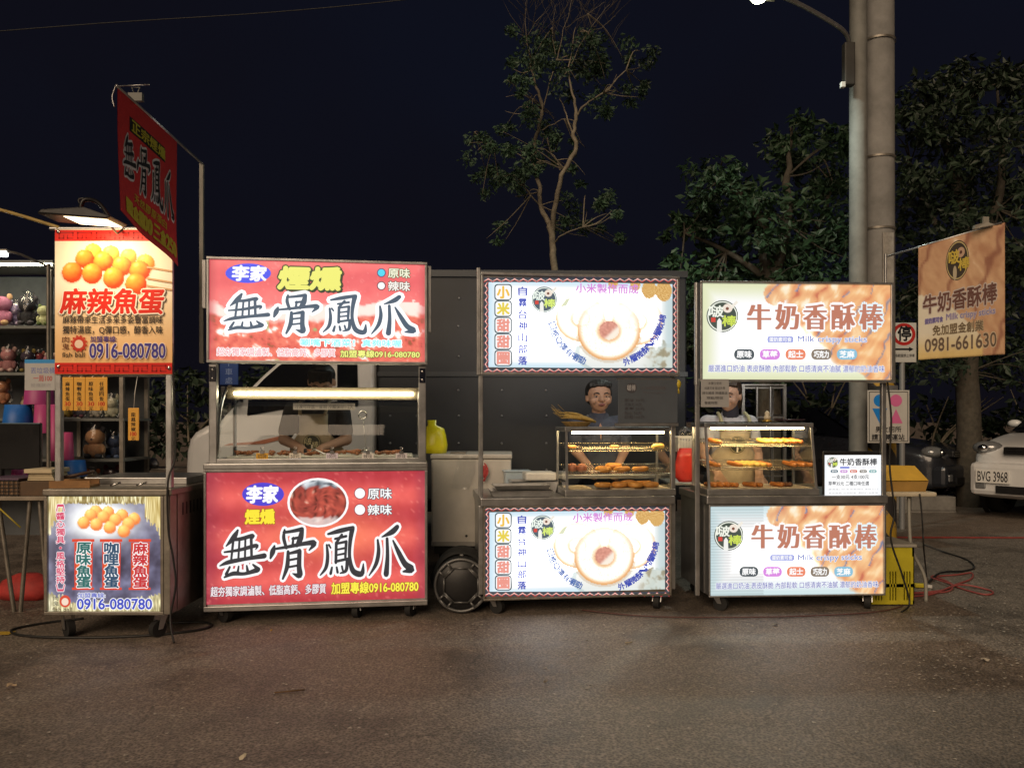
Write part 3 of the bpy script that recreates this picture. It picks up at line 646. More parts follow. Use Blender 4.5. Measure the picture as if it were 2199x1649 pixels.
# ---- cars parked at the right: car local x = length, nose at x = 0 pointing -x
def sedan(label, loc, rz, paint, L, wd, h, hood, nose_z, plate=None, po=0.0):
    c = thing('parked_car', label, 'car', loc, rz); w = wd/2; b0 = .22
    car_body(c, [(0, w*.74, b0+.12, nose_z-.10, .10), (.06, w*.88, b0+.02, nose_z-.02, .13), (.35, w*.97, b0, nose_z+.06, .16), (hood, w, b0, nose_z+.16, .12), (hood+.9, w, b0, nose_z+.20, .08), (L-.9, w, b0, nose_z+.22, .1), (L-.15, w*.95, b0+.02, nose_z+.2, .14), (L, w*.85, b0+.12, nose_z+.05, .1)], paint)
    zt = nose_z+.16; m = MB()
    loft(m, [[(hood-.05, -w*.9, zt), (hood-.05, w*.9, zt), (hood+.02, w*.86, zt+.02), (hood+.02, -w*.86, zt+.02)], [(hood+.75, -w*.93, zt), (hood+.75, w*.93, zt), (hood+.75, w*.72, h-.04), (hood+.75, -w*.72, h-.04)], [(hood+1.2, -w*.93, zt), (hood+1.2, w*.93, zt), (hood+1.2, w*.72, h), (hood+1.2, -w*.72, h)], [(L-1.0, -w*.93, zt), (L-1.0, w*.93, zt), (L-1.0, w*.7, h-.02), (L-1.0, -w*.7, h-.02)], [(L-.35, -w*.9, zt), (L-.35, w*.9, zt), (L-.45, w*.66, zt+.1), (L-.45, -w*.66, zt+.1)]])
    part('cabin', m, DARK_GLASS, c, .05)
    m = MB(); m.add([(hood+.02, -w*.80, zt+.055), (hood+.02, w*.80, zt+.055), (hood+.70, w*.68, h-.045), (hood+.70, -w*.68, h-.045)], [(0, 1, 2, 3)]); part('windscreen', m, DARK_GLASS, c)
    for s in (-1, 1):
        m = MB(); f = lambda x, z: (x, s*(w*.93-(z-zt)/(h-zt)*w*.21+.012), z)
        m.add([f(hood+.4, zt+.05), f(hood+1.35, zt+.05), f(hood+1.3, h-.1), f(hood+.82, h-.1)], [(0, 1, 2, 3)]); part('side_window', m, DARK_GLASS, c)
        m = MB(); m.add([f(hood+1.45, zt+.05), f(L-.75, zt+.05), f(L-1.0, h-.12), f(hood+1.4, h-.1)], [(0, 1, 2, 3)]); part('side_window', m, DARK_GLASS, c)
        m = MB(); m.ell((.13, s*w*.72, nose_z-.03), .14, .17, .085); hl = part('headlight', m, LAMP_CLEAR, c)
        m = MB(); m.ell((.0, s*w*.72, nose_z-.03), .05, .06, .045); part('reflector', m, CHROME, hl)
        m = MB(); m.ell((hood+.55, s*(w+.07), zt+.1), .06, .09, .055); part('wing_mirror', m, paint, c)
        wheel(c, .82, s*(w-.09), .31, .31, .2, s); wheel(c, L-.85, s*(w-.09), .31, .31, .2, s)
        m = MB(); m.lathe([(.345, s*.012), (.375, s*.012), (.375, -s*.05)], 24, (.82, s*(w-.01), .32), axis='y'); part('wheel_arch', m, BLACK_PLASTIC, c)
    m = MB(); m.box(-.045, .06, -w*.44, w*.44, nose_z-.10, nose_z-.01); gr = part('grille', m, BLACK_PLASTIC, c, .015)
    for k in range(3): m = MB(); m.box(-.056, -.044, -w*.42, w*.42, nose_z-.09+k*.028, nose_z-.082+k*.028); part('grille_bar', m, CHROME, gr)
    m = MB(); m.box(-.10, .12, -w*.86, w*.86, b0+.06, nose_z-.2); bp = part('bumper', m, paint, c, .06)
    m = MB(); m.box(-.115, -.09, -w*.5, w*.5, b0+.10, b0+.19); part('air_intake', m, BLACK_PLASTIC, bp)
    for s in (-1, 1): m = MB(); m.box(-.112, -.08, s*w*.7-.06, s*w*.7+.06, b0+.14, b0+.24); part('fog_lamp', m, LAMP_CLEAR, bp, .02)
    if plate:
        m = MB(); m.box(-.128, -.116, po-.19, po+.19, b0+.215, b0+.375); pl = part('number_plate', m, mat('plate_white', (.72, .72, .70), .5), c, .004)
        vs, fs, asp = glyphs(plate); m = MB(); m.add([(-.1295, po+.165-a*.33, b0+.235+bb*.12) for a, bb in vs], fs); m.add([(-.1297, po+.163-a*.33, b0+.236+bb*.12) for a, bb in vs], fs); part('plate_lettering', m, mat('plate_ink', (.012, .012, .014), .5), pl)
    return c
cp = G(2232, 1122)
sedan('white parked car with number plate BVG 3968, its nose toward the road', (cp.x-.02, cp.y-.05, 0), math.radians(35), WHITE_PAINT, 4.2, 1.72, 1.5, 1.1, .88, 'BVG 3968', .46)
sedan('dark blue grey parked sedan between the concrete pole and the white car', (W(2066, HY, 10.7).x, 10.7, 0), math.radians(128), mat('dark_car_paint', (.030, .033, .042), .28, .2, .1, 4, coat=.7), 4.3, 1.74, 1.42, 1.15, .78)
# ================================================================ stall building blocks
Fr.at = lambda s, px, py, d: Vector((s.hit(px, py, d)[0], d, s.hit(px, py, d)[1]))
Fr.world = lambda s, u, d, z: s.o+s.ux*u+s.uy*d+Vector((0, 0, z))
def lightbox(fr, root, rect, depth, bar, matl, name, d0=0.0, bar_b=None):
    """rect in photo pixels on the plane d0 -> casing with four frame bars; returns the casing object"""
    x0, y0, x1, y1 = rect; u0, u1 = fr.hit(x0, (y0+y1)/2, d0)[0], fr.hit(x1, (y0+y1)/2, d0)[0]; xm = (x0+x1)/2
    z1, z0 = fr.hit(xm, y0, d0)[1], fr.hit(xm, y1, d0)[1]; bb = bar_b or bar
    m = MB(); m.box(u0+.004, u1-.004, d0+.014, d0+depth, z0+.004, z1-.004); o = part(name, m, matl, root, .004)
    for nm, b in (('frame_bar', (u0, u1, z1-bar, z1)), ('frame_bar', (u0, u1, z0, z0+bb)), ('frame_bar', (u0, u0+bar, z0+bb+.001, z1-bar-.001)), ('frame_bar', (u1-bar, u1, z0+bb+.001, z1-bar-.001))):
        m = MB(); m.box(b[0], b[1], d0-.006, d0+.0135, b[2], b[3]); part(nm, m, matl, o, .003)
    return o, (u0, z0, u1, z1)
def castor(root, u, d, h=.105, rot=0.5):
    m = MB(); m.box(u-.035, u+.035, d-.035, d+.035, h-.008, h)
    sw = Vector((math.sin(rot), -math.cos(rot), 0))*.025; ax = Vector((math.cos(rot), math.sin(rot), 0)); c = Vector((u, d, .045))+sw
    for s in (-1, 1):
        p = [c+ax*s*.024, Vector((u, d, h-.008))+ax*s*.024]
        w = sw.normalized()*.022
        m.add([p[0]-w*.6, p[0]+w*.6, p[1]+w, p[1]-w, p[0]-w*.6+ax*s*.004, p[0]+w*.6+ax*s*.004, p[1]+w+ax*s*.004, p[1]-w+ax*s*.004], [(0, 1, 2, 3), (7, 6, 5, 4), (0, 4, 5, 1), (1, 5, 6, 2), (2, 6, 7, 3), (3, 7, 4, 0)])
    o = part('castor', m, STEEL, root)
    m = MB(); m.cyl(c-ax*.018, c+ax*.018, .045, 18); part('castor_wheel', m, RUBBER, o)
def cart(fr, root, u0, u1, depth, zc, zb, steel=STEEL, top=.035):
    """steel cart behind the lower light box: counter, sides, back, floor, castors"""
    m = MB(); m.box(u0-.01, u1+.01, -.012, depth, zc-top, zc); part('counter_top', m, steel, root, .006)
    for a in (u0+.004, u1-.016): m = MB(); m.box(a, a+.012, .10, depth-.01, zb, zc-top-.001); part('side_panel', m, steel, root)
    m = MB(); m.box(u0+.02, u1-.02, .10, depth-.03, zb+.001, zb+.03); part('bottom_shelf', m, steel, root)
    for i, (a, b) in enumerate(((u0+.08, .07), (u1-.08, .07), (u0+.08, depth-.07), (u1-.08, depth-.07))): castor(root, a, b, zb, [.9, -.5, 2.2, 1.4][i])
def post(fr, root, u, d, z0, z1, w=.03, matl=STEEL, name='post'):
    m = MB(); m.box(u-w/2, u+w/2, d-w/2, d+w/2, z0, z1); return part(name, m, matl, root, .004)
def bolt(root, u, d, z, r=.012):
    m = MB(); m.ell((u, d, z), r, r*.7, r, 8, 6); return part('bolt', m, CHROME, root)
def logo(p, cx, cy, r, dark='46524a', light='f4f7ea', lime='cfe25a', gain=1.0):
    """round emblem of the milk-stick maker: ring, dark disc, two characters, doughnut and stick, red seal"""
    mb = MB()
    p.disc(cx, cy, r, r, dark, gain=gain, mb=mb); p.disc(cx, cy, r*.94, r*.94, light, gain=gain, mb=mb); p.disc(cx, cy, r*.87, r*.87, dark, gain=gain, mb=mb)
    p.disc(cx+r*.32, cy-r*.50, r*.30, r*.28, 'f2e4d6', gain=gain, mb=mb); p.disc(cx+r*.30, cy-r*.48, r*.10, r*.10, '7a4a3a', gain=gain, mb=mb)
    p.shape([[(cx+r*.50, cy-r*.62), (cx+r*.86, cy-r*.98), (cx+r*.98, cy-r*.86), (cx+r*.62, cy-r*.46)]], 'f2ece0', gain=gain, mb=mb)
    p.shape([[(cx-r*.34, cy+r*.30), (cx-r*.20, cy+r*.10), (cx-r*.06, cy+r*.30), (cx-r*.04, cy+r*.98), (cx-r*.36, cy+r*.98)]], 'f4f4ee', gain=gain, mb=mb)
    p.shape([[(cx-r*.72, cy+r*.08), (cx-r*.44, cy+r*.08), (cx-r*.44, cy+r*.36), (cx-r*.72, cy+r*.36)]], 'd8483e', gain=gain, mb=mb)
    part('emblem', mb, p.ink, p.parent, normals=False)
    p.text('啵', (cx-r*.84, cy-r*.66, cx+r*.06, cy+r*.04), light, .03, gain=gain); p.text('棒', (cx-r*.02, cy-r*.04, cx+r*.86, cy+r*.62), lime, .03, gain=gain)

# ================================================================ stall: smoked boneless chicken feet
f2 = Fr(437, 4.49, 918, 4.665)
S2 = thing('food_stall', 'steel street stall with red lit signs for boneless chicken feet and a curved glass case', 'stall', f2.o, f2.rz, 'lit street food stalls in a row')
lo2, r2 = lightbox(f2, S2, (437, 1006, 918, 1306), .09, .016, STEEL, 'lower_sign_box', bar_b=.03)
zc2 = r2[3]+.004
cart(f2, S2, r2[0]+.01, r2[2]-.01, .62, zc2+.03, .105)
castor(S2, f2.hit(768, 1320)[0], .08, .10, -.3)
REAR_GLOW = mat('added_rear_glow', (.8, .8, .8), .5, emit=(1, .93, .84), estr=1.9)
def rear_fill(o, q, d):  # unseen glowing back panel, added to light the vendors' faces
    m = MB(); m.box(q[0]+.03, q[2]-.03, d+.0005, d+.004, q[1]+.03, q[3]-.03); part('rear_fill', m, REAR_GLOW, o)
up2, q2 = lightbox(f2, S2, (443, 557, 918, 781), .12, .016, STEEL, 'upper_sign_box')
for u in (r2[0]+.045, r2[2]-.03):
    post(f2, S2, u, .05, zc2+.03, q2[1]-.001, .045)
    m = MB(); m.box(u-.018, u+.018, -.012+.035, .027, q2[1]-.11, q2[1]-.02); part('hinge_plate', m, CHROME, S2, .003)
    for dz in (-.04, -.09): bolt(S2, u, .022, q2[1]+dz, .008)
for u, a in ((q2[0]-.022, .30), (q2[2]+.012, .42)):
    m = MB(); m.box(u-.012, u+.012, .03, .055, q2[3]-a, q2[3]-.015); part('side_rail', m, ALU, S2, .003)
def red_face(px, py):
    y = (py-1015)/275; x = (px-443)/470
    v = .5+.5*math.cos((y*3.05-.55)*2*PI)                                 # glow bands of three unmodelled tubes, put into the face colour
    edge = sstep(0, .10, x)*sstep(0, .07, 1-x)  # backlight falloff at both ends, put into the colour
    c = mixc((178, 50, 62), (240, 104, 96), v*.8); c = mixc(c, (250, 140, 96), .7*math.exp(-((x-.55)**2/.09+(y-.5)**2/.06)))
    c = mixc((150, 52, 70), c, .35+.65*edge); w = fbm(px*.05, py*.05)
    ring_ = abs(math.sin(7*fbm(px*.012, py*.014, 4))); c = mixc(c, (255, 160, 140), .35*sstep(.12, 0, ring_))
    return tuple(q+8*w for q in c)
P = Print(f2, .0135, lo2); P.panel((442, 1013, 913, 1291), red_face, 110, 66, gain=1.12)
mb = MB(); P.disc(565, 1061, 45, 25, '4a3fd2', mb=mb); part('print', mb, PRINT_INK, lo2, normals=False)
P.text('李家', (530, 1043, 597, 1079), 'ffffff', .045, shear=.08)
P.text('煙燻', (527, 1094, 589, 1124), 'ffe838', .05, .05, 'a06a10')
mb = MB(); P.disc(683, 1079, 66, 53, 'ffffff', mb=mb); part('print', mb, PRINT_INK, lo2, normals=False)
def feet_photo(px, py):
    n1 = fbm(px*.055, py*.04, 2); n2 = fbm(px*.14, py*.10, 9); t = .5+.55*n1+.3*n2
    c = mixc((120, 42, 40), (214, 92, 74), t*1.2); c = mixc(c, (255, 226, 200), sstep(.72, 1.0, t)); c = mixc(c, (70, 24, 22), sstep(.22, .0, t))
    s = abs(((px+8*n1)*.045) % 1-.5); c = mixc((90, 30, 26), c, sstep(.0, .13, s))
    if py < 1046+4*n1: c = mixc((70, 80, 92), (230, 236, 240), sstep(.3, .6, t))
    if py > 1112: c = mixc(c, (244, 240, 236), .75)
    return c
# oval photo of chicken feet
mb = MB(); y = P.lay(); rows, n_ = 10, 36
ptsx = [[(683+61*(j/rows)*math.cos(2*PI*i/n_), 1079+48.5*(j/rows)*math.sin(2*PI*i/n_)) for i in range(n_)] for j in range(rows+1)]
for j in range(rows):
    for i in range(n_):
        q = [ptsx[j][i], ptsx[j+1][i], ptsx[j+1][(i+1) % n_], ptsx[j][(i+1) % n_]]
        mb.add([(f2.hit(a, b, P.d)[0], y, f2.hit(a, b, P.d)[1]) for a, b in q], [(0, 1, 2, 3)], tuple(lin(feet_photo(a, b)) for a, b in q))
part('print', mb, PRINT_INK, lo2, normals=False)
mb = MB(); P.disc(773, 1059, 12.5, 12.5, '8a3a48', mb=mb); P.disc(773, 1059, 11, 11, 'ffffff', mb=mb); P.disc(773, 1094, 12.5, 12.5, '8a3a48', mb=mb); P.disc(773, 1094, 11, 11, 'ffffff', mb=mb); part('print', mb, PRINT_INK, lo2, normals=False)
P.text('原味', (790, 1048, 841, 1071), 'fdfdfd', .02, .06, '3f4552'); P.text('辣味', (790, 1083, 841, 1105), 'fdfdfd', .02, .06, '3f4552')
P.text('無骨鳳爪', (466, 1134, 890, 1240), '2e3138', 0, .052, 'ffffff')
P.text('超夯獨家調滷製、低脂高鈣、多膠質', (453, 1256, 700, 1277), 'f2e6ea', .02, .05, '7a3446')
P.text('加盟專線0916-080780', (712, 1248, 898, 1272), 'fff04a', .025, .05, '8a5a14')
# upper face
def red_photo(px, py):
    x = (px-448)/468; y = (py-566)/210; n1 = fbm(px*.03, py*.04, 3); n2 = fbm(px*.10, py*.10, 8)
    v = .5+.5*math.cos((y*2.1-.85)*2*PI); c = mixc((214, 84, 92), (250, 128, 124), .35+.5*v+.15*n1)  # tube glow bands painted into the print colour
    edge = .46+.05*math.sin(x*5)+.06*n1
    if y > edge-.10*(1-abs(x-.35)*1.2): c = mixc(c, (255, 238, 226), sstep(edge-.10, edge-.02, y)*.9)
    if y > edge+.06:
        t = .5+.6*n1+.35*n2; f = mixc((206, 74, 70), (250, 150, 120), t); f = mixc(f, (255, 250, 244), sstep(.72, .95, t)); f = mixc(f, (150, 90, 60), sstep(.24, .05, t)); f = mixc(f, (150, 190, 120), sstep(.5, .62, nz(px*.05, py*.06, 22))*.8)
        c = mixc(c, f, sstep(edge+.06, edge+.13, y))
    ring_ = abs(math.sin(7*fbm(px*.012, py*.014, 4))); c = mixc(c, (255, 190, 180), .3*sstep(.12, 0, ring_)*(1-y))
    return mixc((190, 80, 84), c, .3+.7*sstep(0, .05, x)*sstep(0, .05, 1-x))  # backlight dimming at the sides, also in the colour
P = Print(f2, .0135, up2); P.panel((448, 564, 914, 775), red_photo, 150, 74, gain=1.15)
mb = MB(); P.disc(533, 587, 49, 21, '4a58f0', mb=mb); part('print', mb, PRINT_INK, up2, normals=False)
P.text('李家', (499, 571, 572, 603), 'ffffff', .045, shear=.08)
P.text('煙燻', (600, 575, 731, 621), 'f2f07a', .07, .06, '37492f', shear=.10, shadow=(.05, '2c3a2a'))
mb = MB(); P.disc(819, 586, 9.5, 9.5, '4a4e78', mb=mb); P.disc(819, 586, 7.6, 7.6, '52dcf4', mb=mb); P.disc(819, 614, 9.5, 9.5, '6a3a48', mb=mb); P.disc(819, 614, 7.6, 7.6, 'ffffff', mb=mb); part('print', mb, PRINT_INK, up2, normals=False)
P.text('原味', (834, 577, 880, 597), 'f4f4d8', .03, .07, '50603a'); P.text('辣味', (834, 605, 880, 625), 'f8f4ec', .03, .07, '6a4a3a')
P.text('無骨鳳爪', (475, 634, 894, 717), '46586a', 0, .085, 'ffffff', gain=1.15)
P.text('唰嘴下酒菜！真夠味喔', (646, 729, 862, 744), '7ee6e4', .02, .12, 'ffffff', gain=1.2)
P.text('超夯獨家調滷製、低脂高鈣、多膠質', (466, 748, 720, 765), 'f28c96', .0, .09, 'ffffff')
P.text('加盟專線0916-080780', (731, 753, 901, 768), 'f6f88a', .03, .08, '66702a')
# ---- curved glass case on the counter
def case_profile(d0, z0, dep, h, n=8):
    """side outline: bottom front, up the bowed front glass, back along the top"""
    pts = []
    for k in range(n+1):
        t = k/n; pts.append((d0+dep*(.02+.50*t**2.2), z0+h*(1-(1-t)**1.35)))
    return pts
ca, cb_ = f2.at(464, 1000, .06), f2.at(904, 1000, .06); zb2 = zc2+.034
top2 = f2.hit(690, 842, .30)[1]; CH2 = top2-zb2
K2 = thing('glass_display_case', 'long curved glass display case glowing under a fluorescent tube on the chicken feet stall', 'display case', f2.world(0, 0, 0), f2.rz)
prof = case_profile(.05, zb2, .50, CH2)
u0, u1 = ca.x, cb_.x
m = MB(); m.box(u0, u1, .03, .55, zb2-.003, zb2+.02); part('base_frame', m, STEEL, K2, .003)
for u in (u0+.008, u1-.008):
    m = MB(); m.tube([(u, d, z+.02) for d, z in prof], .011, 6); m.tube([(u, prof[-1][0], top2+.012), (u, .53, top2+.012), (u, .53, zb2+.02)], .010, 6); part('side_frame', m, STEEL, K2)
    m = MB(); q = [(u, d, z+.02) for d, z in prof]+[(u, .53, top2+.01), (u, .53, zb2+.02)]; m.add(q, [tuple(range(len(q)))]); part('side_glass', m, GLASS, K2)
m = MB()
for i in range(len(prof)-1):
    (a, b), (c, d) = prof[i], prof[i+1]; m.add([(u0+.02, a, b+.022), (u1-.02, a, b+.022), (u1-.02, c, d+.022), (u0+.02, c, d+.022)], [(0, 1, 2, 3)], None, True)
part('front_glass', m, GLASS, K2)
m = MB(); m.box(u0+.01, u1-.01, prof[-1][0]-.02, .54, top2+.012, top2+.03); part('top_shelf', m, STEEL, K2, .003)
m = MB(); m.box(u0+.01, u1-.01, prof[-1][0]-.035, prof[-1][0]-.022, top2-.05, top2+.03); part('lamp_rail', m, mat('warm_rail', (.20, .17, .12), .5, .4), K2, .003)
TUBE = mat('fluorescent_tube', (1, 1, 1), .3, emit=(1, .84, .54), estr=27)
tu0, tu1 = f2.at(502, 853, .26).x, f2.at(888, 853, .26).x
m = MB(); m.cyl((tu0, prof[-1][0]-.05, top2-.012), (tu1, prof[-1][0]-.05, top2-.012), .0095, 14); part('light_tube', m, TUBE, K2)
m = MB(); m.box(u0+.05, u1-.05, .10, .50, zb2+.0205, zb2+.03); part('food_tray', m, mat('tray_white', (.55, .54, .50), .35, 0, .15, 18), K2, .002)
lab = MB(); vs, fs, asp = glyphs('冷凍可存放一星期 冷藏保存1-2天'); a_, b_ = f2.at(636, 873, .22), f2.at(760, 873, .22)
pd = prof[5]; 
m = MB(); zl = f2.hit(698, 873, .2)[1]; dl = .17; m.box(a_.x-.01, b_.x+.01, dl-.004, dl-.003, zl-.02, zl+.02); st = part('sticker', m, mat('clear_sticker', (.55, .52, .48), .4), K2)
m = MB(); m.add([(a_.x+(b_.x-a_.x)*q, dl-.0048, zl-.013+.026*w_) for q, w_ in vs], fs); part('lettering', m, mat('sticker_ink', (.05, .05, .06), .5), st)
# food heaps, tongs and price cards (things lying in the case)
FEET = mat('smoked_chicken', (.26, .10, .045), .35, 0, .6, 30, .6, 50)
for k, (px_, c_) in enumerate(((515, 'heap of smoked chicken feet at the headlight end of the glass case'), (600, 'heap of chicken feet between the yellow price card and the blue one'), (672, 'heap of chicken feet behind the clip card in mid case'), (750, 'heap of chicken feet beside the spoon in the glass case'), (830, 'heap of chicken feet at the freezer end of the glass case'))):
    rr = random.Random(k); m = MB(); c = f2.at(px_, 985, .22)
    for _ in range(14): 
        q = Vector((rr.uniform(-.07, .07), rr.uniform(-.09, .09), rr.uniform(.008, .022))); e = q+Vector((rr.uniform(-.04, .04), rr.uniform(-.04, .04), rr.uniform(-.004, .008))); m.cap(q, e, .010, .007, 7)
    o = solo('chicken_feet_heap', m, FEET, c_, 'food', f2.world(c.x, .24, zb2+.032), f2.rz, 'chicken feet heaps in the glass case')
cards = [(563, 'e8b23c', '招牌', 'yellow clipped price card at the headlight end of the glass case'), (634, 'e9e2d4', '50元', 'white and blue clipped price card, second along the glass case'), (713, 'e6dcec', '100元', 'lilac white clipped price card in the middle of the glass case'), (790, 'eee8e4', '辣味', 'white clipped price card hanging below the suction hook'), (862, 'e6dfe4', '原味', 'white clipped price card nearest the chest freezer')]
for px_, c_, tx_, lb in cards:
    c = f2.at(px_, 980, .035); t = thing('price_card', lb, 'price card', f2.world(c.x, .035, c.z), f2.rz, 'price cards clipped along the glass case')
    m = MB(); m.box(-.034, .034, -.002, .002, -.024, .02); cd = part('card', m, mat('card_'+c_, c_, .6, 0, .1, 30), t)
    vs, fs, asp = glyphs(tx_); m = MB(); m.add([(-.026+.052*a, -.0028, -.012+.024*b) for a, b in vs], fs); part('lettering', m, 'sticker_ink', cd)
    if c_ == 'e9e2d4': m = MB(); m.box(-.0342, .0342, -.0036, -.0021, -.024, -.012); part('card_band', m, mat('card_blue', '5a7fc0', .6), cd)
    m = MB(); m.box(-.012, .012, -.008, .008, .016, .034); m.tube([(0, -.003, .03), (-.009, -.003, .055), (.009, -.003, .055), (0, -.003, .03)], .0022, 5); part('clip', m, CHROME, t)
c = f2.at(779, 891, .16); m = MB(); m.M = Matrix.Rotation(PI/2, 4, 'X'); m.torus((0, 0, 0), .024, .004, 18, 6); m.M = None; m.tube([(.004, 0, -.024), (.012, 0, -.12), (.02, -.02, -.20)], .0015, 5)
solo('hook_ring', m, CHROME, 'suction hook ring with a thin chain on the curved front glass', 'hook', f2.world(c.x, .14, c.z), f2.rz)
for px_, a, lb in ((700, .5, 'steel tong handle by the lilac price card'), (800, .35, 'steel spoon handle below the suction hook')):
    c = f2.at(px_, 992, .12); m = MB(); m.tube([(0, 0, .012), (-.05*a*3, .07, .04), (-.07*a*3, .12, .02)], .006, 7); solo('serving_tong', m, STEEL, lb, 'tongs', f2.world(c.x, .10, zb2+.03), f2.rz)
# ---- tall pole with the hanging red banner
m = MB(); a = f2.at(433, 352, .05); b = f2.at(433, 780, .05); m.box(a.x-.012, a.x+.012, .04, .064, b.z, a.z); part('banner_post', m, mat('dull_post', (.26, .25, .22), .6, .2, .2, 14), S2, .003)
B0, B1 = W(434, 352, 4.47), W(252, 186, 3.72)
bt = thing('hanging_banner', 'dark red cloth banner for smoked chicken feet hanging from a slanted arm', 'banner', (B0.x, B0.y, B0.z))
m = MB(); m.tube([Vector((0, 0, 0)), (B1-B0)*1.01], .007, 7); part('arm_pole', m, ALU, bt)
class BanFr:
    """cloth plane hanging from the arm"""
    def __init__(s, A, B, t0, t1): s.A, s.B = A, B; s.a = A.lerp(B, t0); s.b = A.lerp(B, t1)
ta, tb = W(253, 190, 3.72), W(380, 304, 4.22)
d_ = Vector((tb.x-ta.x, tb.y-ta.y, 0)); bf = Fr(0, 1, 1, 1); bf.o = Vector((ta.x, ta.y, 0)); bf.ux = d_.normalized(); bf.uy = Vector((-bf.ux.y, bf.ux.x, 0)); bf.rz = math.atan2(d_.y, d_.x); bw = d_.length
if bf.uy.y < 0: bf.uy = -bf.uy
bsl = (tb.z-ta.z)/bw
class ClothPrint(Print): pass
root_b = part('cloth_anchor', MB().box(-.004, .004, -.004, .004, -.004, .004), CHROME, bt)   # clip joint the cloth hangs from
root_b.name = 'clip_joint'
def bwarp(u, z, y):
    zt = ta.z+bsl*u; k = max(0, (zt-z)); w = .012*math.sin(u*17+z*5)*k+.035*max(0, k-.35)**1.5*math.sin(u*7+.6)-.03*k*k*(1-u/bw)
    p = bf.o+bf.ux*u+bf.uy*(y+w)+Vector((0, 0, z)); return tuple(p-B0)
m = MB(); H = []; nb = 16; hb = ta.z-W(300, 520, 3.9).z
CP = Print(bf, 0, bt, PRINT_CLOTH, PRINT_CLOTH); CP.warp = bwarp
def bz(u, t):                                                               # height on the cloth: t 0 at the arm, 1 at the hem
    top = ta.z+bsl*u; bot = W(262, 452, 3.72).z+(W(385, 572, 4.22).z-W(262, 452, 3.72).z)*(u/bw); return top+(bot-top)*t
cl_m = MB(); nx_, ny_ = 18, 26
for side_ in (0, .0018):
    o_ = len(cl_m.v)
    for j in range(ny_+1):
        for i in range(nx_+1): u = bw*i/nx_; cl_m.v.append(bwarp(u, bz(u, j/ny_), side_))
    for j in range(ny_):
        for i in range(nx_):
            k = o_+j*(nx_+1)+i; cl_m.f.append((k, k+nx_+1, k+nx_+2, k+1)); cl_m.sm.append(True); cl_m.c.append(lin((196, 40, 40)) if (i+j) % 7 else lin((190, 38, 38)))
clo = part('cloth', cl_m, PRINT_CLOTH, bt, normals=False)
def btext(txt, u0, u1, t0, t1, col, bold=.02, halo=0, hcol=None, lay=1):
    mb = MB(); n = len(txt); w = (u1-u0)/n
    for ps in ((0, 1) if hcol else (1,)):
        for i, ch in enumerate(txt):
            if ch == ' ': continue
            a = bw*(u0+w*i+w*.06); b = bw*(u0+w*(i+1)-w*.06)
            def PP(uu, zz, yy): return bwarp(uu, bz(uu, 1-zz), yy)
            CP.warp = PP; y = -(lay+ps*1.5)*.0011
            CP._glyph(mb, ch, (a, 1-t1, b, 1-t0), lin(col if ps else hcol), bold, 0, 0, halo if not ps else 0, y, False)
    CP.warp = bwarp; return part('lettering', mb, PRINT_CLOTH, clo, normals=False)
mb = MB()
for i in range(10):
    a, b = .18+.6*i/10, .18+.6*(i+1)/10; vs = [bwarp(bw*a, bz(bw*a, .14), -.0008), bwarp(bw*a, bz(bw*a, .26), -.0008), bwarp(bw*b, bz(bw*b, .26), -.0008), bwarp(bw*b, bz(bw*b, .14), -.0008)]; mb.add(vs, [(0, 1, 2, 3)], lin('1c1512'))
part('print', mb, PRINT_CLOTH, clo, normals=False)
btext('正宗煙燻', .2, .78, .155, .245, 'b8b02c', .03, lay=2); btext('無骨鳳爪', .06, .95, .31, .68, '161418', 0, .05, 'd8d2d0')
btext('天然膠原蛋白', .25, .78, .735, .80, 'b8a228', .02); btext('一盒', .1, .34, .835, .95, 'b8aa24', .04); btext('100', .34, .54, .835, .95, 'b8aa24', .05); btext('三盒', .56, .76, .835, .95, 'b8aa24', .04); btext('250', .76, .97, .835, .95, 'b8aa24', .05)
m = MB(); c = W(292, 210, 3.86)-B0; m.box(c.x-.035, c.x+.035, c.y-.012, c.y+.012, c.z-.02, c.z+.02); m.tube([c, c+Vector((-.02, 0, .05)), c+Vector((.02, 0, .05)), c], .004, 5); part('spring_clip', m, mat('dull_clip', (.16, .16, .15), .6, .3), bt)
m = MB(); c = W(250, 186, 3.72)-B0; m.tube([c, c+Vector((.17, -.02, .0))], .003, 5); m.tube(spline([c+Vector((0, 0, .01)), c+Vector((-.02, 0, -.05)), c+Vector((-.01, 0, -.1))], 5), .003, 5); part('arm_wire', m, ALU, bt)

# ================================================================ stall: spicy fish balls
f1 = Fr(97, 4.2, 350, 4.2)
S1 = thing('food_stall', 'weathered steel stall with a cloth fish ball sign, lit box below and open posts', 'stall', f1.o, f1.rz, 'lit street food stalls in a row')
lo1, r1 = lightbox(f1, S1, (95, 1058, 352, 1320), .10, .018, STEEL_DARK, 'lower_sign_box')
cart(f1, S1, r1[0]+.005, f1.hit(366, 1060)[0], .78, r1[3]+.02, .13, STEEL_DARK)
m = MB(); m.box(f1.hit(352, 1060)[0], f1.hit(366, 1060)[0], -.004, .08, .135, r1[3]-.016); part('corner_post', m, STEEL_DARK, S1, .003)
for k in range(11):                                                        # vent slots in the side panel
    m = MB(); d = .16+k*.05; u = f1.hit(366, 1060)[0]; m.box(u-.0045, u-.003, d, d+.018, r1[3]-.14, r1[3]-.07); part('vent_slot', m, BLACK_PLASTIC, S1)
pu0, pu1 = f1.hit(124, 900, .06)[0], f1.hit(362, 900, .06)[0]
ztop1 = f1.hit(240, 486, .06)[1]
for u in (pu0, pu1): post(f1, S1, u, .075, r1[3]+.021, ztop1-.02, .034, STEEL)
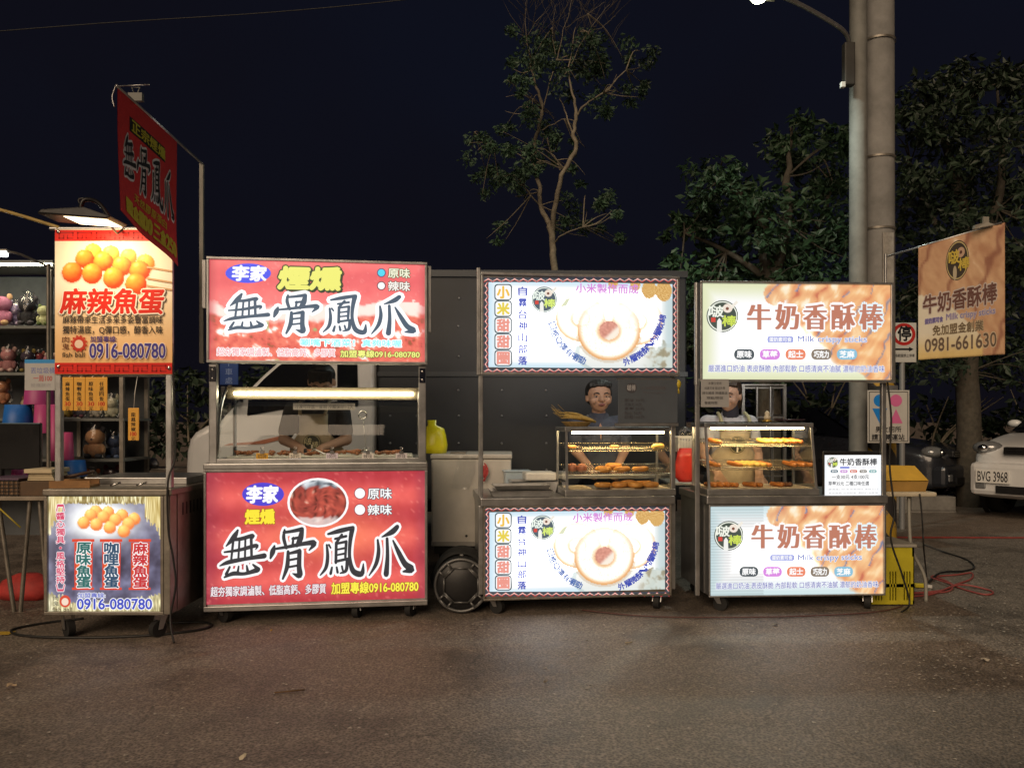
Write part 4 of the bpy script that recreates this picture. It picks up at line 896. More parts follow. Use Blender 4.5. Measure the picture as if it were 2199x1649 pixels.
m = MB(); m.cyl((pu0-.05, .075, ztop1-.01), (pu1+.02, .075, ztop1-.01), .011, 8); part('top_rail', m, STEEL, S1)
m = MB(); zb_ = f1.hit(240, 806, .06)[1]; m.cyl((pu0, .08, zb_), (pu1, .08, zb_), .008, 8); part('lower_rail', m, STEEL, S1)
m = MB(); m.box(r1[0]+.05, pu1, .30, .74, r1[3]+.0205, r1[3]+.06); part('cooking_pan', m, STEEL, S1, .004)
for k, (a_, b_) in enumerate(((160, 1), (262, 0), (318, 0))): 
    c = f1.at(a_-10, 1050, .14); m = MB(); m.tube([(c.x-.03, .12, r1[3]+.028), (c.x+.02, .14, r1[3]+.045)], .006, 6); part('gas_knob', m, CHROME, S1)
def ball_pic(balls, bg):
    def fn(px, py):
        c = bg(px, py)
        for bx, by, br, c0, c1 in balls:
            d = math.hypot(px-bx, py-by)
            if d < br*1.25 and d >= br and py > by: c = mixc(c, (120, 80, 60), .25*(1.25-d/br)/.25)
            if d < br:
                nx_, ny_ = (px-bx)/br, (py-by)/br; n3 = math.sqrt(max(0, 1-nx_*nx_-ny_*ny_)); li = max(0, -.35*nx_-.62*ny_+.7*n3)
                c = mixc(c1, c0, li*1.05); c = mixc(c, (255, 236, 170), sstep(.93, 1.02, li)*.6); c = tuple(q+10*fbm(px*.12, py*.12) for q in c)
        return c
    return fn
o0, o1 = (250, 168, 64), (196, 62, 20); y0_, y1_ = (250, 206, 92), (214, 120, 34)
upper_b = [(200, 542, 19, y0_, y1_), (238, 546, 19, y0_, y1_), (276, 552, 18, y0_, y1_), (312, 566, 20, y0_, y1_), (182, 556, 20, o0, o1), (222, 562, 21, o0, o1), (262, 572, 21, o0, o1), (300, 582, 22, o0, o1), (155, 585, 22, o0, o1), (198, 588, 22, o0, o1), (244, 597, 23, o0, o1), (292, 610, 23, o0, o1)]
def bg1(px, py):
    x, y = (px-118)/252, (py-490)/313
    c = mixc((244, 232, 210), (240, 190, 130), sstep(.25, 1, y)); c = mixc(c, (246, 240, 232), .5*sstep(.2, .35, y)*sstep(.55, .4, y)); return c
bf1 = ball_pic(upper_b, bg1)
S1b = part('sign_cloth_backing', MB().box(f1.hit(118, 640, .05)[0], f1.hit(370, 640, .05)[0], .052, .054, f1.hit(240, 804, .05)[1], f1.hit(240, 492, .05)[1]), mat('sign_cloth', (.6, .55, .48), .8), S1)
P = Print(f1, .05, S1b, PRINT_FLAT, PRINT_FLAT); P.panel((118, 492, 370, 804), bf1, 130, 150)
for ya, yb in ((494, 518), (779, 803)):
    mb = MB(); P.shape([[(118, ya), (370, ya), (370, yb), (118, yb)]], 'd8281e', mb=mb)
    for k in range(6):
        x = 126+k*40; h_ = yb-ya; a, b = ya+h_*.2, yb-h_*.2; t_ = 2.4
        bars = [(x, a, x+32, a+t_), (x, a, x+t_, b), (x, b-t_, x+12, b), (x+9.6, a+6, x+12, b), (x+18, a+6, x+20.4, b), (x+18, b-t_, x+32, b), (x+29.6, a, x+32, b-5)]
        P.shape([[(p_[0], p_[1]), (p_[2], p_[1]), (p_[2], p_[3]), (p_[0], p_[3])] for p_ in bars], 'a81a16', mb=mb)
    part('print', mb, PRINT_FLAT, S1b, normals=False)
for ya in (572, 596, 612):
    P.shape([[(316, ya), (370, ya+9), (370, ya+13), (316, ya+4)]], 'c9a27a')
P.text('麻辣魚蛋', (133, 621, 352, 674), 'd42a1c', .035, .05, 'f6ece0', shear=.12, shadow=(.03, '70685c'))
P.text('麻辣帶來生活多采多姿豐富調味', (136, 679, 350, 695), '3a3230', .015); P.text('獨特湯底，Q彈口感，醇香入味', (136, 700, 350, 718), '3a3230', .015)
P.text('加盟專線:', (195, 722, 252, 735), '4a3a86', .02); P.text('0916-080780', (194, 738, 356, 769), '433a94', .03, .05, 'f0e4dc')
P.column('肉鬼', 135, 722, 150, 752, '6a3a28', .01); P.text('fish ball', (135, 757, 183, 767), '4a3c30', .02)
mb = MB(); P.disc(171, 738, 14, 14.5, 'c83a28', mb=mb); P.shape([[(171+15*math.cos(t*PI/6), 738+15*math.sin(t*PI/6)), (171+19*math.cos((t+.5)*PI/6), 738+19*math.sin((t+.5)*PI/6)), (171+15*math.cos((t+1)*PI/6), 738+15*math.sin((t+1)*PI/6))] for t in range(12)], 'c83a28', mb=mb); P.disc(171, 739, 9, 9, 'f0d4c0', mb=mb); part('print', mb, PRINT_FLAT, S1b, normals=False)
for px_, py_ in ((124, 497), (124, 787), (362, 790)): c = f1.at(px_, py_, .04); bolt(S1, c.x, .045, c.z, .011)
# lower backlit face
lower_b = [(bx_, by_, 13.5, (252, 206, 110), (222, 120, 60)) for bx_, by_ in ((206, 1098), (232, 1100), (262, 1106), (288, 1114), (195, 1106), (222, 1110), (248, 1116), (276, 1124), (180, 1122), (207, 1126), (236, 1132), (266, 1140))]
def bg1b(px, py):
    x, y = (px-103)/240, (py-1068)/245; n1 = fbm(px*.03, py*.03, 6)
    c = mixc((48, 44, 64), (122, 122, 152), .45+.6*n1+.22*math.sin(y*9)); 
    glow = math.exp(-((x-.47)**2/.10+(y-.20)**2/.035)); c = mixc(c, (252, 254, 250), min(1, glow*1.4))
    e = min(x, 1-x); c = mixc(c, (236, 226, 170), .0)
    sp = .13+.10*abs(nz(px*.25, 3))
    if y < .05+.03*abs(nz(px*.35, 8)): c = mixc((120, 100, 50), (248, 240, 196), abs(nz(px*.5, py*.05)*2))
    for ex in (x, 1-x):
        ln = .30+.10*nz(px*.4, 1.5)
        if ex < .13 and y < ln*(1-ex*3.6): c = mixc((150, 120, 50), (250, 240, 190), .5+nz(px*.55, py*.03))
    if y > .93-.10*abs(nz(px*.13, 5))-.08*sstep(.2, 0, min(x, 1-x)): c = mixc((120, 110, 70), (246, 236, 190), .5+nz(px*.4, py*.06))
    return mixc(c, (250, 252, 255), .22*sstep(.12, 0, x))
P = Print(f1, .0135, lo1); P.panel((101, 1066, 346, 1313), ball_pic(lower_b, bg1b), 130, 120, gain=1.25)
P.column('︻醬心獨具・風格堅持︼'.replace('︻', '︹').replace('︼', '︺'), 121, 1082, 139, 1270, 'd8486a', .03, .08, 'fdf4f8')
for x, t_, c_ in ((160, '原味魚蛋', '1e6a66'), (220, '咖哩魚蛋', '1e4a6a'), (282, '麻辣魚蛋', 'c82a34')):
    mb = MB(); P.shape([[(x, 1164), (x+40, 1164), (x+38, 1262), (x, 1262)]], 'd8402a', mb=mb); P.shape([[(x+4, 1166), (x+34, 1166), (x+33, 1260), (x+4, 1260)]], 'e86a34', mb=mb); P.shape([[(x-5, 1157), (x+43, 1157), (x+43, 1163), (x-5, 1163)], [(x-5, 1261), (x+42, 1261), (x+42, 1266), (x-5, 1266)]], 'e0442c', mb=mb); part('print', mb, PRINT_INK, lo1, normals=False)
    P.column(t_, x+5, 1164, x+35, 1262, c_, .045, .07, 'ffffff', gap=.06)
P.text('加盟專線:', (168, 1272, 227, 1283), '4a5ac0', .02, .08, 'ffffff'); P.text('0916-080780', (167, 1285, 327, 1307), '3a4cc0', .035, .07, 'ffffff')
mb = MB(); P.disc(141, 1290, 12, 13, 'd84a34', mb=mb); P.disc(141, 1291, 7.5, 8, 'f4dcc8', mb=mb); part('print', mb, PRINT_INK, lo1, normals=False)
P.column('肉鬼', 116, 1278, 127, 1300, '5a5a50', .01); P.text('fish ball', (114, 1303, 156, 1312), '5a4a38', .02)
# work lamp over the cloth sign
wl_ = thing('work_lamp', 'black flood lamp on a bracket glowing above the fish ball cloth sign', 'lamp', f1.world(0, 0, 0), f1.rz)
c = f1.at(178, 466, -.16)
m = MB(); m.prism([(c.x-.19, c.z-.004), (c.x+.17, c.z-.032), (c.x+.19, c.z-.018), (c.x+.05, c.z+.03), (c.x-.17, c.z+.018)], -.25, -.06); part('lamp_housing', m, BLACK_PLASTIC, wl_, .008)
m = MB(); m.add([(c.x-.06, -.235, c.z-.0165), (c.x+.165, -.235, c.z-.034), (c.x+.165, -.075, c.z-.034), (c.x-.06, -.075, c.z-.0165)], [(0, 3, 2, 1)]); part('lamp_face', m, mat('work_lamp_glow', (1, 1, 1), .3, emit=(1, .80, .48), estr=6), wl_)
m = MB(); m.tube(spline([(c.x-.02, -.15, c.z+.02), (c.x+.0, -.15, c.z+.09), (c.x+.06, -.12, c.z+.085), (c.x+.11, -.1, c.z+.01)], 5), .012, 6); m.tube(spline([(c.x-.02, -.14, c.z+.06), (c.x-.03, -.14, c.z+.10), (c.x+.04, -.13, c.z+.10)], 4), .006, 6); part('bracket', m, BLACK_PLASTIC, wl_)
m = MB(); m.tube([(c.x+.09, -.1, c.z-.01), (c.x+.10, .0, c.z-.05), (c.x+.10, .07, ztop1-.01)], .006, 6); part('lamp_arm', m, STEEL_DARK, wl_)
sd_ = bpy.data.lights.new('work_lamp_light', 'AREA'); so_ = bpy.data.objects.new('work_lamp_light', sd_); COL.objects.link(so_); so_.parent = wl_
sd_.energy = 3.4; sd_.shape = 'RECTANGLE'; sd_.size = .2; sd_.size_y = .14; sd_.color = (1, .78, .48); so_.location = (c.x+.05, -.17, c.z-.05); so_.rotation_euler = (math.radians(24), 0, 0)
m = MB(); a = W(-40, 440, 4.4); b = f1.world(pu0, .07, ztop1-.005)
m.tube(spline([a, a.lerp(b, .5)+Vector((0, 0, .004)), b], 5), .010, 6); solo('support_pole', m, mat('bamboo_pole', (.42, .30, .10), .5, 0, .3, 20), 'slanted yellowish pole tied to the top of the fish ball stall', 'pole')
# hanging price tags
TAGM = mat('tag_board', (.74, .38, .05), .55, 0, .12, 20)
tags = [(146, '麻辣魚蛋', '30', 'orange price tag for spicy fish balls, first on the rail by the post', 0), (171, '咖喱魚蛋', '30', 'orange price tag for curry fish balls, second on the rail', 0), (196, '原味魚蛋', '30', 'orange price tag for plain fish balls, third on the rail', 0), (219, '任選四隻', '100', 'orange price tag reading any four for 100, last in the rail row', 0), (287, '龍鳳辣椒', '100', 'lone orange price tag dangling lower on a long string', 1)]
for px_, a_, b_, lb, low in tags:
    y0_, y1_ = (876, 946) if low else (810, 882)
    c = f1.at(px_, (y0_+y1_)/2, .03); hw_ = .031; hh = (f1.at(px_, y0_, .03).z-f1.at(px_, y1_, .03).z)/2
    t = thing('price_tag', lb, 'price tag', f1.world(c.x, .03, c.z), random.uniform(-.06, .06), 'orange price tags hanging on the fish ball stall')
    m = MB(); m.box(-hw_, hw_, -.003, .003, -hh, hh); bd = part('board', m, TAGM, t, .003)
    fr_ = Fr(0, 1, 1, 1); mb = MB()
    for i, ch in enumerate(list(a_)+[b_, '元']):
        vs, fs, asp = glyphs(ch); w_ = .034 if len(ch) > 1 else .024; h_ = hh*2*.125; zz = hh*.72-i*hh*2*.148-h_
        col_ = lin('c02a20') if i == 4 else lin('2a2018')
        for k, dx in enumerate((0, .0009, -.0009)): mb.add([(-w_/2+w_*q+dx, -.0036-k*5e-5, zz+h_*w2) for q, w2 in vs], fs, col_)
    part('lettering', mb, PRINT_FLAT, bd, normals=False)
    m = MB(); zt = f1.hit(px_, 806, .03)[1]-c.z; m.tube([(0, 0, hh-.008), (0.002, .01, zt*.5+hh*.5), (0, .04, zt)], .0018, 5); part('hanging_string', m, WHITE_PLASTIC, t)
# side cables of the fish ball stall
m = MB(); m.tube(spline([f1.world(pu1+.02, .06, 1.62), f1.world(pu1+.035, .05, 1.3), f1.world(pu1+.05, .03, 1.0), f1.world(pu1+.03, -.015, .86), f1.world(pu1+.035, -.02, .6), f1.world(pu1+.06, -.02, .45), f1.world(pu1+.075, -.02, .3), f1.world(pu1+.05, -.03, .12), f1.world(pu1+.10, -.10, .008)], 6), .006, 6)
solo('power_cable', m, CABLE, 'black power cable draped down the post of the fish ball stall', 'cable')
# ================================================================ stall: millet doughnuts
f3 = Fr(1037, 4.70, 1446, 4.85)
S3 = thing('food_stall', 'steel stall with white lit doughnut signs edged in red zigzag', 'stall', f3.o, f3.rz, 'lit street food stalls in a row')
lo3, r3 = lightbox(f3, S3, (1038, 1084, 1442, 1284), .09, .012, STEEL_DARK, 'lower_sign_box')
zc3 = f3.hit(1240, 1067)[1]
cart(f3, S3, r3[0]-.008, r3[2]+.012, .64, zc3, .10, STEEL, .05)
up3, q3 = lightbox(f3, S3, (1033, 589, 1459, 806), .11, .016, ALU, 'upper_sign_box'); rear_fill(up3, q3, .11)
for u, w_ in ((r3[0]-.012, .028), (r3[2]+.024, .03)): post(f3, S3, u, .05, zc3+.001, q3[1]-.001, w_); post(f3, S3, u, .05, .12, zc3-.051, w_)
m = MB(); u = q3[0]-.012; m.box(u-.012, u+.011, .02, .05, q3[1], q3[3]+.03); part('side_rail', m, ALU, S3, .003)
def zig(P, x0, y0, x1, y1, w, parent, nx_, ny_):
    """tribal zigzag border: dark band with red and pale chevrons on all four edges"""
    mb = MB(); P.shape([[(x0, y0), (x1, y0), (x1, y0+w), (x0, y0+w)], [(x0, y1-w), (x1, y1-w), (x1, y1), (x0, y1)], [(x0, y0+w), (x0+w, y0+w), (x0+w, y1-w), (x0, y1-w)], [(x1-w, y0+w), (x1, y0+w), (x1, y1-w), (x1-w, y1-w)]], '3a3f48', mb=mb)
    for col, off, th in (('c8403a', 0, .42), ('ffd8cc', .30, .20)):
        pl = []
        for s in range(nx_):
            for e, sg in ((y0, 1), (y1-w, 1)):
                a = x0+(x1-x0)*s/nx_; h = (x1-x0)/nx_/2
                ylo, yhi = e+w*(.98-off*.9), e+w*(.08+off*.5)
                pl += [[(a, ylo), (a+h, yhi), (a+h, yhi+w*th), (a, ylo+w*th*.3)], [(a+h, yhi), (a+2*h, ylo), (a+2*h, ylo+w*th*.3), (a+h, yhi+w*th)]]
        for s in range(ny_):
            for e in (x0, x1-w):
                a = y0+w+(y1-y0-2*w)*s/ny_; h = (y1-y0-2*w)/ny_/2
                xl, xh = e+w*(.98-off*.9), e+w*(.08+off*.5)
                pl += [[(xl, a), (xh, a+h), (xh+w*th, a+h), (xl+w*th*.3, a)], [(xh, a+h), (xl, a+2*h), (xl+w*th*.3, a+2*h), (xh+w*th, a+h)]]
        P.shape(pl, col, mb=mb)
    part('print', mb, PRINT_INK, parent, normals=False)
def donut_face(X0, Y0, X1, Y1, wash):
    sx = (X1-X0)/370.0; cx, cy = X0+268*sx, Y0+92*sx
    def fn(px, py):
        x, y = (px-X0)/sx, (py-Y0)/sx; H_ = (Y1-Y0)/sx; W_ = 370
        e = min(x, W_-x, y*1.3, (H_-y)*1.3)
        hot = (360, 360, 360); c = mixc((206, 232, 246), (255, 255, 255), sstep(0, 22, e))  # backlight glow fading toward the edges, put into the face colour
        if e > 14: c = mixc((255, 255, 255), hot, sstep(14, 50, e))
        # cloth and plate at lower right
        n1 = fbm(px*.06, py*.06, 2)
        dx, dy = (x-262)/92, (y-142)/46
        pd = dx*dx+dy*dy
        if pd < 1 and y > 128: c = mixc(c, (236, 238, 232), .85*sstep(1, .9, pd)) if pd < .8 else mixc(c, (196, 210, 208), .8)
        if x > 300 and y > 118+.25*(370-x)-10*n1: c = mixc(c, mixc((206, 214, 204), (150, 138, 108), sstep(-.1, .5, n1)), .85*sstep(300, 340, x))
        if x > 335 and 30 < y < 130: c = mixc(c, (196, 212, 212), .8*sstep(335, 366, x))
        # grain sacks at the top right
        for gx, gy, gr in ((322, 12, 15), (352, 14, 17), (248, 0, 10), (294, 3, 10)):
            d = math.hypot((x-gx)/gr, (y-gy)/(gr*1.25))
            if d < 1: c = mixc((196, 140, 66), (240, 206, 140), .5+nz(px*.5, py*.5))
        # three sesame ring doughnuts, two behind and one in front
        for qx, qy, ro, ri, fr_ in ((182, 72, 50, 16, 0), (298, 76, 52, 16, 0), (240, 96, 64, 20, 1)):
            dx, dy = x-qx, (y-qy)*1.05; d = math.hypot(dx, dy); k = dy/ro
            if ri < d < ro:
                t = (d-ri)/(ro-ri); rim = max(sstep(.72, 1, t), sstep(.22, 0, t)*.8)
                base = mixc((276, 272, 262), (232, 168, 104), rim*(.6+.4*sstep(-.6, .5, k))); base = mixc(base, (222, 196, 152), .5*sstep(.2, .5, nz(px*.8, py*.8))*sstep(1, .8, t))
                c = mixc(c, base, (1-wash*.55*sstep(.2, -.6, k))*(1 if fr_ else .85))
            elif d <= ri: c = mixc(c, mixc(mixc((232, 166, 146), (204, 136, 120), .5+nz(px*.2, py*.2)), (252, 240, 224), sstep(.1, .75, (dx+dy)/ri)), 1 if fr_ else .45)
            elif d < ro+5 and k > .2 and fr_: c = mixc(c, (206, 184, 156), .5)
        return c
    return fn
def donut_sign(P, parent, L, T, R_, B, wash):
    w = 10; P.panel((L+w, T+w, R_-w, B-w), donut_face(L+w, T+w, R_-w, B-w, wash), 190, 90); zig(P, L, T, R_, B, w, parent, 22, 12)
    kx, ky = (R_-L)/404.0, (B-T)/200.0
    X = lambda v: L+v*kx
    Yf = lambda v: T+v*ky
    # five bubble characters in outlined lozenges
    cols_ = ['f2c24a', 'e8d24e', 'ee9a8c', 'ee9a8c', 'ee9a8c']
    for i, ch in enumerate('小米甜甜圈'):
        y0 = 14+i*34.6; mb = MB(); P.pill(X(22), Yf(y0), X(59), Yf(y0+34.4), 7, '33505a', mb=mb); P.pill(X(24.2), Yf(y0+2.2), X(56.8), Yf(y0+32.2), 6, 'ffffff', mb=mb); part('print', mb, PRINT_INK, parent, normals=False)
        P.text(ch, (X(28), Yf(y0+5), X(53), Yf(y0+29.5)), cols_[i], .05)
    P.column('自霧台神山部落', X(72), Yf(17), X(90), Yf(187), '4a5abc', .03, gap=.28)
    logo(P, X(126), Yf(47), 27*kx, '52626e', 'f0faf0', 'dcf07a')
    P.text('小米製作而成', (X(192), Yf(14), X(322), Yf(34)), 'd88adc', .02)
    P.shape([[(X(160), Yf(62)), (X(172), Yf(46)), (X(180), Yf(44)), (X(172), Yf(60))]], 'dfe4c4')
    P.arc([(c, X(a), Yf(b), g) for c, a, b, g in (('口', 143, 102, -70), ('感', 148, 118, -62), ('Q', 156, 133, -55), ('彈', 166, 146, -46), ('有', 178, 157, -38), ('嚼', 191, 167, -30), ('勁', 205, 174, -22))], '4a6cb0', 15*kx, .03)
    P.arc([(c, X(a), Yf(b), g) for c, a, b, g in (('外', 298, 177, 22), ('層', 312, 170, 28), ('微', 325, 162, 33), ('酥', 337, 152, 40), ('、', 345, 142, 48), ('內', 354, 131, 56), ('層', 362, 117, 62), ('軟', 368, 103, 68), ('綿', 372, 87, 74))], '3a4cb0', 15*kx, .035)
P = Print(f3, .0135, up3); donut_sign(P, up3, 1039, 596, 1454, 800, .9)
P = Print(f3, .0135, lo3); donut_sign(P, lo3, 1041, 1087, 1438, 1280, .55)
# ---- doughnut warmer case on the counter
RACK = mat('chrome_rack', (.62, .55, .42), .25, .9)
TILT = .16
def warmer(fr, label, x0, x1, yt, yb, dep, slant, d0, zfoot, shelves, lampw):
    t = thing('heated_display_case', label, 'display case', fr.world(0, 0, 0), fr.rz)
    u0, u1 = fr.hit(x0, yb, d0)[0], fr.hit(x1, yb, d0)[0]; zt = fr.hit((x0+x1)/2, yt, d0+slant)[1]; z0 = zfoot
    d1 = d0+dep; b = .014
    m = MB(); m.box(u0-.008, u1+.008, d0-.01, d1+.01, z0+.001, z0+.04); part('base', m, STEEL, t, .004)
    m = MB(); m.box(u0-.004, u1+.004, d0+slant-.006, d1+.01, zt-.028, zt); part('roof', m, STEEL, t, .004)
    for u in (u0+b/2, u1-b/2):
        m = MB(); m.add([(u-b/2, d0, z0+.04), (u+b/2, d0, z0+.04), (u+b/2, d0+b, z0+.04), (u-b/2, d0+b, z0+.04), (u-b/2, d0+slant, zt-.028), (u+b/2, d0+slant, zt-.028), (u+b/2, d0+slant+b, zt-.028), (u-b/2, d0+slant+b, zt-.028)], [(3, 2, 1, 0), (4, 5, 6, 7), (0, 1, 5, 4), (1, 2, 6, 5), (2, 3, 7, 6), (3, 0, 4, 7)]); part('front_post', m, STEEL, t)
        m = MB(); m.box(u-b/2, u+b/2, d1-b, d1, z0+.04, zt-.028); part('rear_post', m, STEEL, t)
        m = MB(); m.add([(u, d0+b, z0+.04), (u, d1-b, z0+.04), (u, d1-b, zt-.03), (u, d0+slant+b, zt-.03)], [(0, 1, 2, 3)]); part('side_glass', m, GLASS, t)
    m = MB(); m.add([(u0+b, d0+.004, z0+.041), (u1-b, d0+.004, z0+.041), (u1-b, d0+slant+.004, zt-.029), (u0+b, d0+slant+.004, zt-.029)], [(0, 1, 2, 3)]); part('front_glass', m, GLASS, t)
    zs = []
    for py_ in shelves:
        z = fr.hit((x0+x1)/2, py_, d0+.05)[1]; zs.append(z); m = MB()
        sl = slant*(z-z0)/(zt-z0)
        for k in range(3): y = d0+sl+.03+k*(dep-sl-.05)/2; zz = z-.003+TILT*(y-d0); m.cyl((u0+b, y, zz), (u1-b, y, zz), .003, 6)
        nn = int((u1-u0)/.017)
        for k in range(nn): u = u0+b+.004+k*(u1-u0-2*b-.008)/(nn-1); m.cyl((u, d0+sl+.025, z+TILT*(sl+.025)), (u, d1-.02, z+TILT*(dep-.02)), .0022, 5)
        m.tube([(u0+b, d0+sl+.022, z+.02), (u1-b, d0+sl+.022, z+.02)], .003, 6); part('wire_rack', m, RACK, t)
    m = MB(); m.box(u0+.05, u1-.05, d0+slant+.02, d0+slant+.045, zt-.040, zt-.029); part('light_strip', m, mat('case_light_%d' % int(lampw*10), (1, 1, 1), .3, emit=(1, .74, .36), estr=lampw*2.5), t)
    return t, u0, u1, z0, zt, zs
K3, a3, b3, z03, zt3, zs3 = warmer(f3, 'square heated glass case of doughnuts on the doughnut stall', 1216, 1448, 917, 1064, .34, .03, .03, zc3, (970, 1018), 26)
m = MB()
for i, px_ in enumerate((1245, 1335, 1410)):
    c = f3.at(px_, 1046, .1); m.box(c.x-.075, c.x+.075, .06, .34, z03+.0405, z03+.044)
part('crumb_liner', m, mat('baking_paper', (.62, .50, .34), .7, 0, .2, 20), K3)
def dough_mat(name, a, b_):
    return mat(name, a, .45, 0, .45, 26, .5, 90, dark=b_)
DOUGH = dough_mat('fried_dough', (.56, .27, .06), (.34, .12, .025)); PINKD = dough_mat('pink_dough', (.50, .20, .12), (.3, .10, .05)); STICKM = dough_mat('fried_stick', (.50, .19, .04), (.28, .08, .015)); CHEESE = dough_mat('cheese_stick', (.62, .42, .10), (.48, .26, .05)); COCOA = dough_mat('cocoa_stick', (.16, .06, .025), (.07, .025, .012))
dmesh = MB(); dmesh.torus((0, 0, 0), .034, .021, 22, 10, .85)
dmesh.v = [tuple(Vector(v)*(1+.05*nz(v[0]*40, v[1]*40, v[2]*40))) for v in dmesh.v]; dm = dmesh.mesh('doughnut', DOUGH)
bmesh_ = MB(); bmesh_.ell((0, 0, 0), .034, .034, .03, 16, 10); bmesh_.v = [tuple(Vector(v)*(1+.05*nz(v[0]*30, v[1]*30, v[2]*30))) for v in bmesh_.v]; bmm = bmesh_.mesh('dough_ball', PINKD)
GRP = 'doughnuts in the heated case'
zt_, zm_, zf_ = zs3[0], zs3[1], z03+.044
don = [(1298, zm_, .07, 'd', 'ring doughnut on the middle rack, beside the dough balls'), (1338, zm_, .07, 'd', 'ring doughnut on the middle rack, in the middle of the row'), (1378, zm_, .07, 'd', 'ring doughnut on the middle rack, at the sack side end'),
       (1320, zm_, .17, 'd', 'ring doughnut at the back of the middle rack'), (1297, zf_, .09, 'd', 'ring doughnut on the floor of the case, first of the row'), (1333, zf_, .10, 'd', 'ring doughnut on the floor of the case, second of the row'), (1366, zf_, .09, 'd', 'ring doughnut on the floor of the case, third of the row'), (1400, zf_, .09, 'd', 'ring doughnut on the floor of the case, last of the row'),
       (1352, zf_, .18, 'd', 'ring doughnut behind the row on the case floor'), (1385, zf_, .18, 'd', 'ring doughnut behind the last floor doughnut'), (1231, zm_, .07, 'b', 'round dough ball at the glass side of the middle rack'), (1252, zm_, .06, 'b', 'round dough ball next to the ring doughnuts')]
for px_, z_, d_, k_, lb in don:
    c = f3.at(px_, 1010, d_); o = part('doughnut' if k_ == 'd' else 'dough_ball', dm if k_ == 'd' else bmm, None, None)
    o.location = f3.world(c.x, d_+.03, z_+(.019 if k_ == 'd' else .031)+(TILT*(d_) if z_ != zf_ else 0)); o.rotation_euler = (random.uniform(-.08, .08), random.uniform(-.08, .08), random.uniform(0, 6)); tag(o, lb, 'doughnut' if k_ == 'd' else 'pastry', GRP)
for px_, lb, s_ in ((1228, 'small golden pastry at the glass side of the top rack', 1), (1322, 'small golden pastry in the middle of the top rack', .9), (1416, 'yellow twisted pastry leaning at the end of the top rack', 1.3)):
    m = MB(); m.cap((-.022*s_, 0, .016), (.022*s_, .004, .018+.01*(s_-1)), .016*s_, .013*s_, 10); c = f3.at(px_, 965, .08); solo('pastry', m, CHEESE if s_ > 1 else DOUGH, lb, 'pastry', f3.world(c.x, .10, zs3[0]+.001+TILT*.075), .4)
# millet bundle in a basket on the case
c = f3.at(1240, 908, .14); t = thing('millet_basket', 'woven basket with a bundle of dried millet ears on top of the doughnut case', 'basket', f3.world(c.x, .16, zt3), f3.rz)
m = MB(); m.lathe([(.001, .003), (.06, .003), (.085, .03), (.09, .034), (.082, .03), (.055, .008)], 22); bo = part('basket', m, mat('woven_straw', (.34, .22, .07), .8, 0, .5, 60, .6, 90), t); bo.scale = (1.15, .7, 1)
rr = random.Random(2)
for k in range(11):
    m = MB(); a = Vector((.10+rr.uniform(-.03, .03), rr.uniform(-.03, .03), .028+rr.uniform(0, .012))); b = Vector((-.10+rr.uniform(-.02, .03), rr.uniform(-.02, .02), .075+rr.uniform(-.02, .03)))
    pts = spline([a, a.lerp(b, .5)+Vector((0, 0, .012)), b], 5); m.tube(pts, [.003+.008*math.sin(PI*min(1, i/9+.05)) for i in range(len(pts))], 6)
    m.tube([pts[-1], pts[-1]+Vector((-.05, rr.uniform(-.01, .01), .03+rr.uniform(0, .02)))], .0015, 4); part('millet_ear', m, mat('millet', (.42, .29, .08), .8, 0, .5, 90, .8, 140), t)
# menu board under the sign
c0, c1 = f3.at(1327, 815, .02), f3.at(1455, 908, .02)
t = thing('menu_board', 'grey translucent menu board with a round emblem hung under the doughnut sign', 'menu board', f3.world(0, 0, 0), f3.rz)
m = MB(); m.box(c0.x, c1.x, .016, .022, c1.z, c0.z); bd = part('board', m, mat('menu_acrylic', (.10, .115, .135), .12, 0, .12, 3), t, .003)
P = Print(f3, .0155, bd, PRINT_FLAT, PRINT_FLAT); P.disc(1356, 833, 12, 11, '4a4a50'); P.text('啵棒', (1347, 826, 1365, 839), 'a0a0a4', .02); P.text('小米甜甜圈', (1376, 829, 1430, 837), '5c5a60', .01); P.text('Millet doughnut', (1382, 841, 1428, 846), '5c5a60', .0)
for k, s_ in enumerate(('原味 30元', '巧克力 35元', '草莓 35元', '起士 35元', '四個100元')): P.text(s_, (1341, 856+k*9, 1384-(k % 2)*6, 863+k*9), '4c4a50', .0)
m = MB(); m.box(c0.x-.02, c1.x+.004, .014, .028, c1.z-.02, c1.z-.001); part('lower_rail', m, STEEL, t)
m = MB(); m.box(c0.x-.004, c1.x+.004, .024, .038, c0.z, c0.z+.012); part('hanger_rail', m, STEEL, t)
# trays and boxes on the counter
def tray(label, px0, px1, py, d0, d1, z, h, grp='metal trays on the doughnut stall'):
    a, b = f3.at(px0, py, d0).x, f3.at(px1, py, d0).x; m = MB(); t_ = .003; L = (b-a)/2; D = (d1-d0)/2
    o_ = [(-L, -D), (L, -D), (L, D), (-L, D)]; i_ = [(x*.88, y*.86) for x, y in o_]
    vs = [(x, y, h) for x, y in o_]+[(x*.97, y*.96, h-.004) for x, y in o_]+[(x, y, .001) for x, y in i_]+[(x*.97, y*.97, .004) for x, y in i_]+[(x*.95, y*.94, h-.001) for x, y in o_]
    fs = []
    for k in range(4): j = (k+1) % 4; fs += [(k, j, 4+j, 4+k), (4+k, 4+j, 8+j, 8+k), (16+k, 12+k, 12+j, 16+j), (k, 16+k, 16+j, j)]
    fs += [(8, 9, 10, 11), (12, 15, 14, 13)]
    m.add(vs, fs); solo('metal_tray', m, STEEL, label, 'tray', f3.world((a+b)/2, (d0+d1)/2, z), f3.rz, grp)
tray('wide steel tray at the front edge of the doughnut counter', 1052, 1190, 1060, .02, .24, zc3+.001, .04)
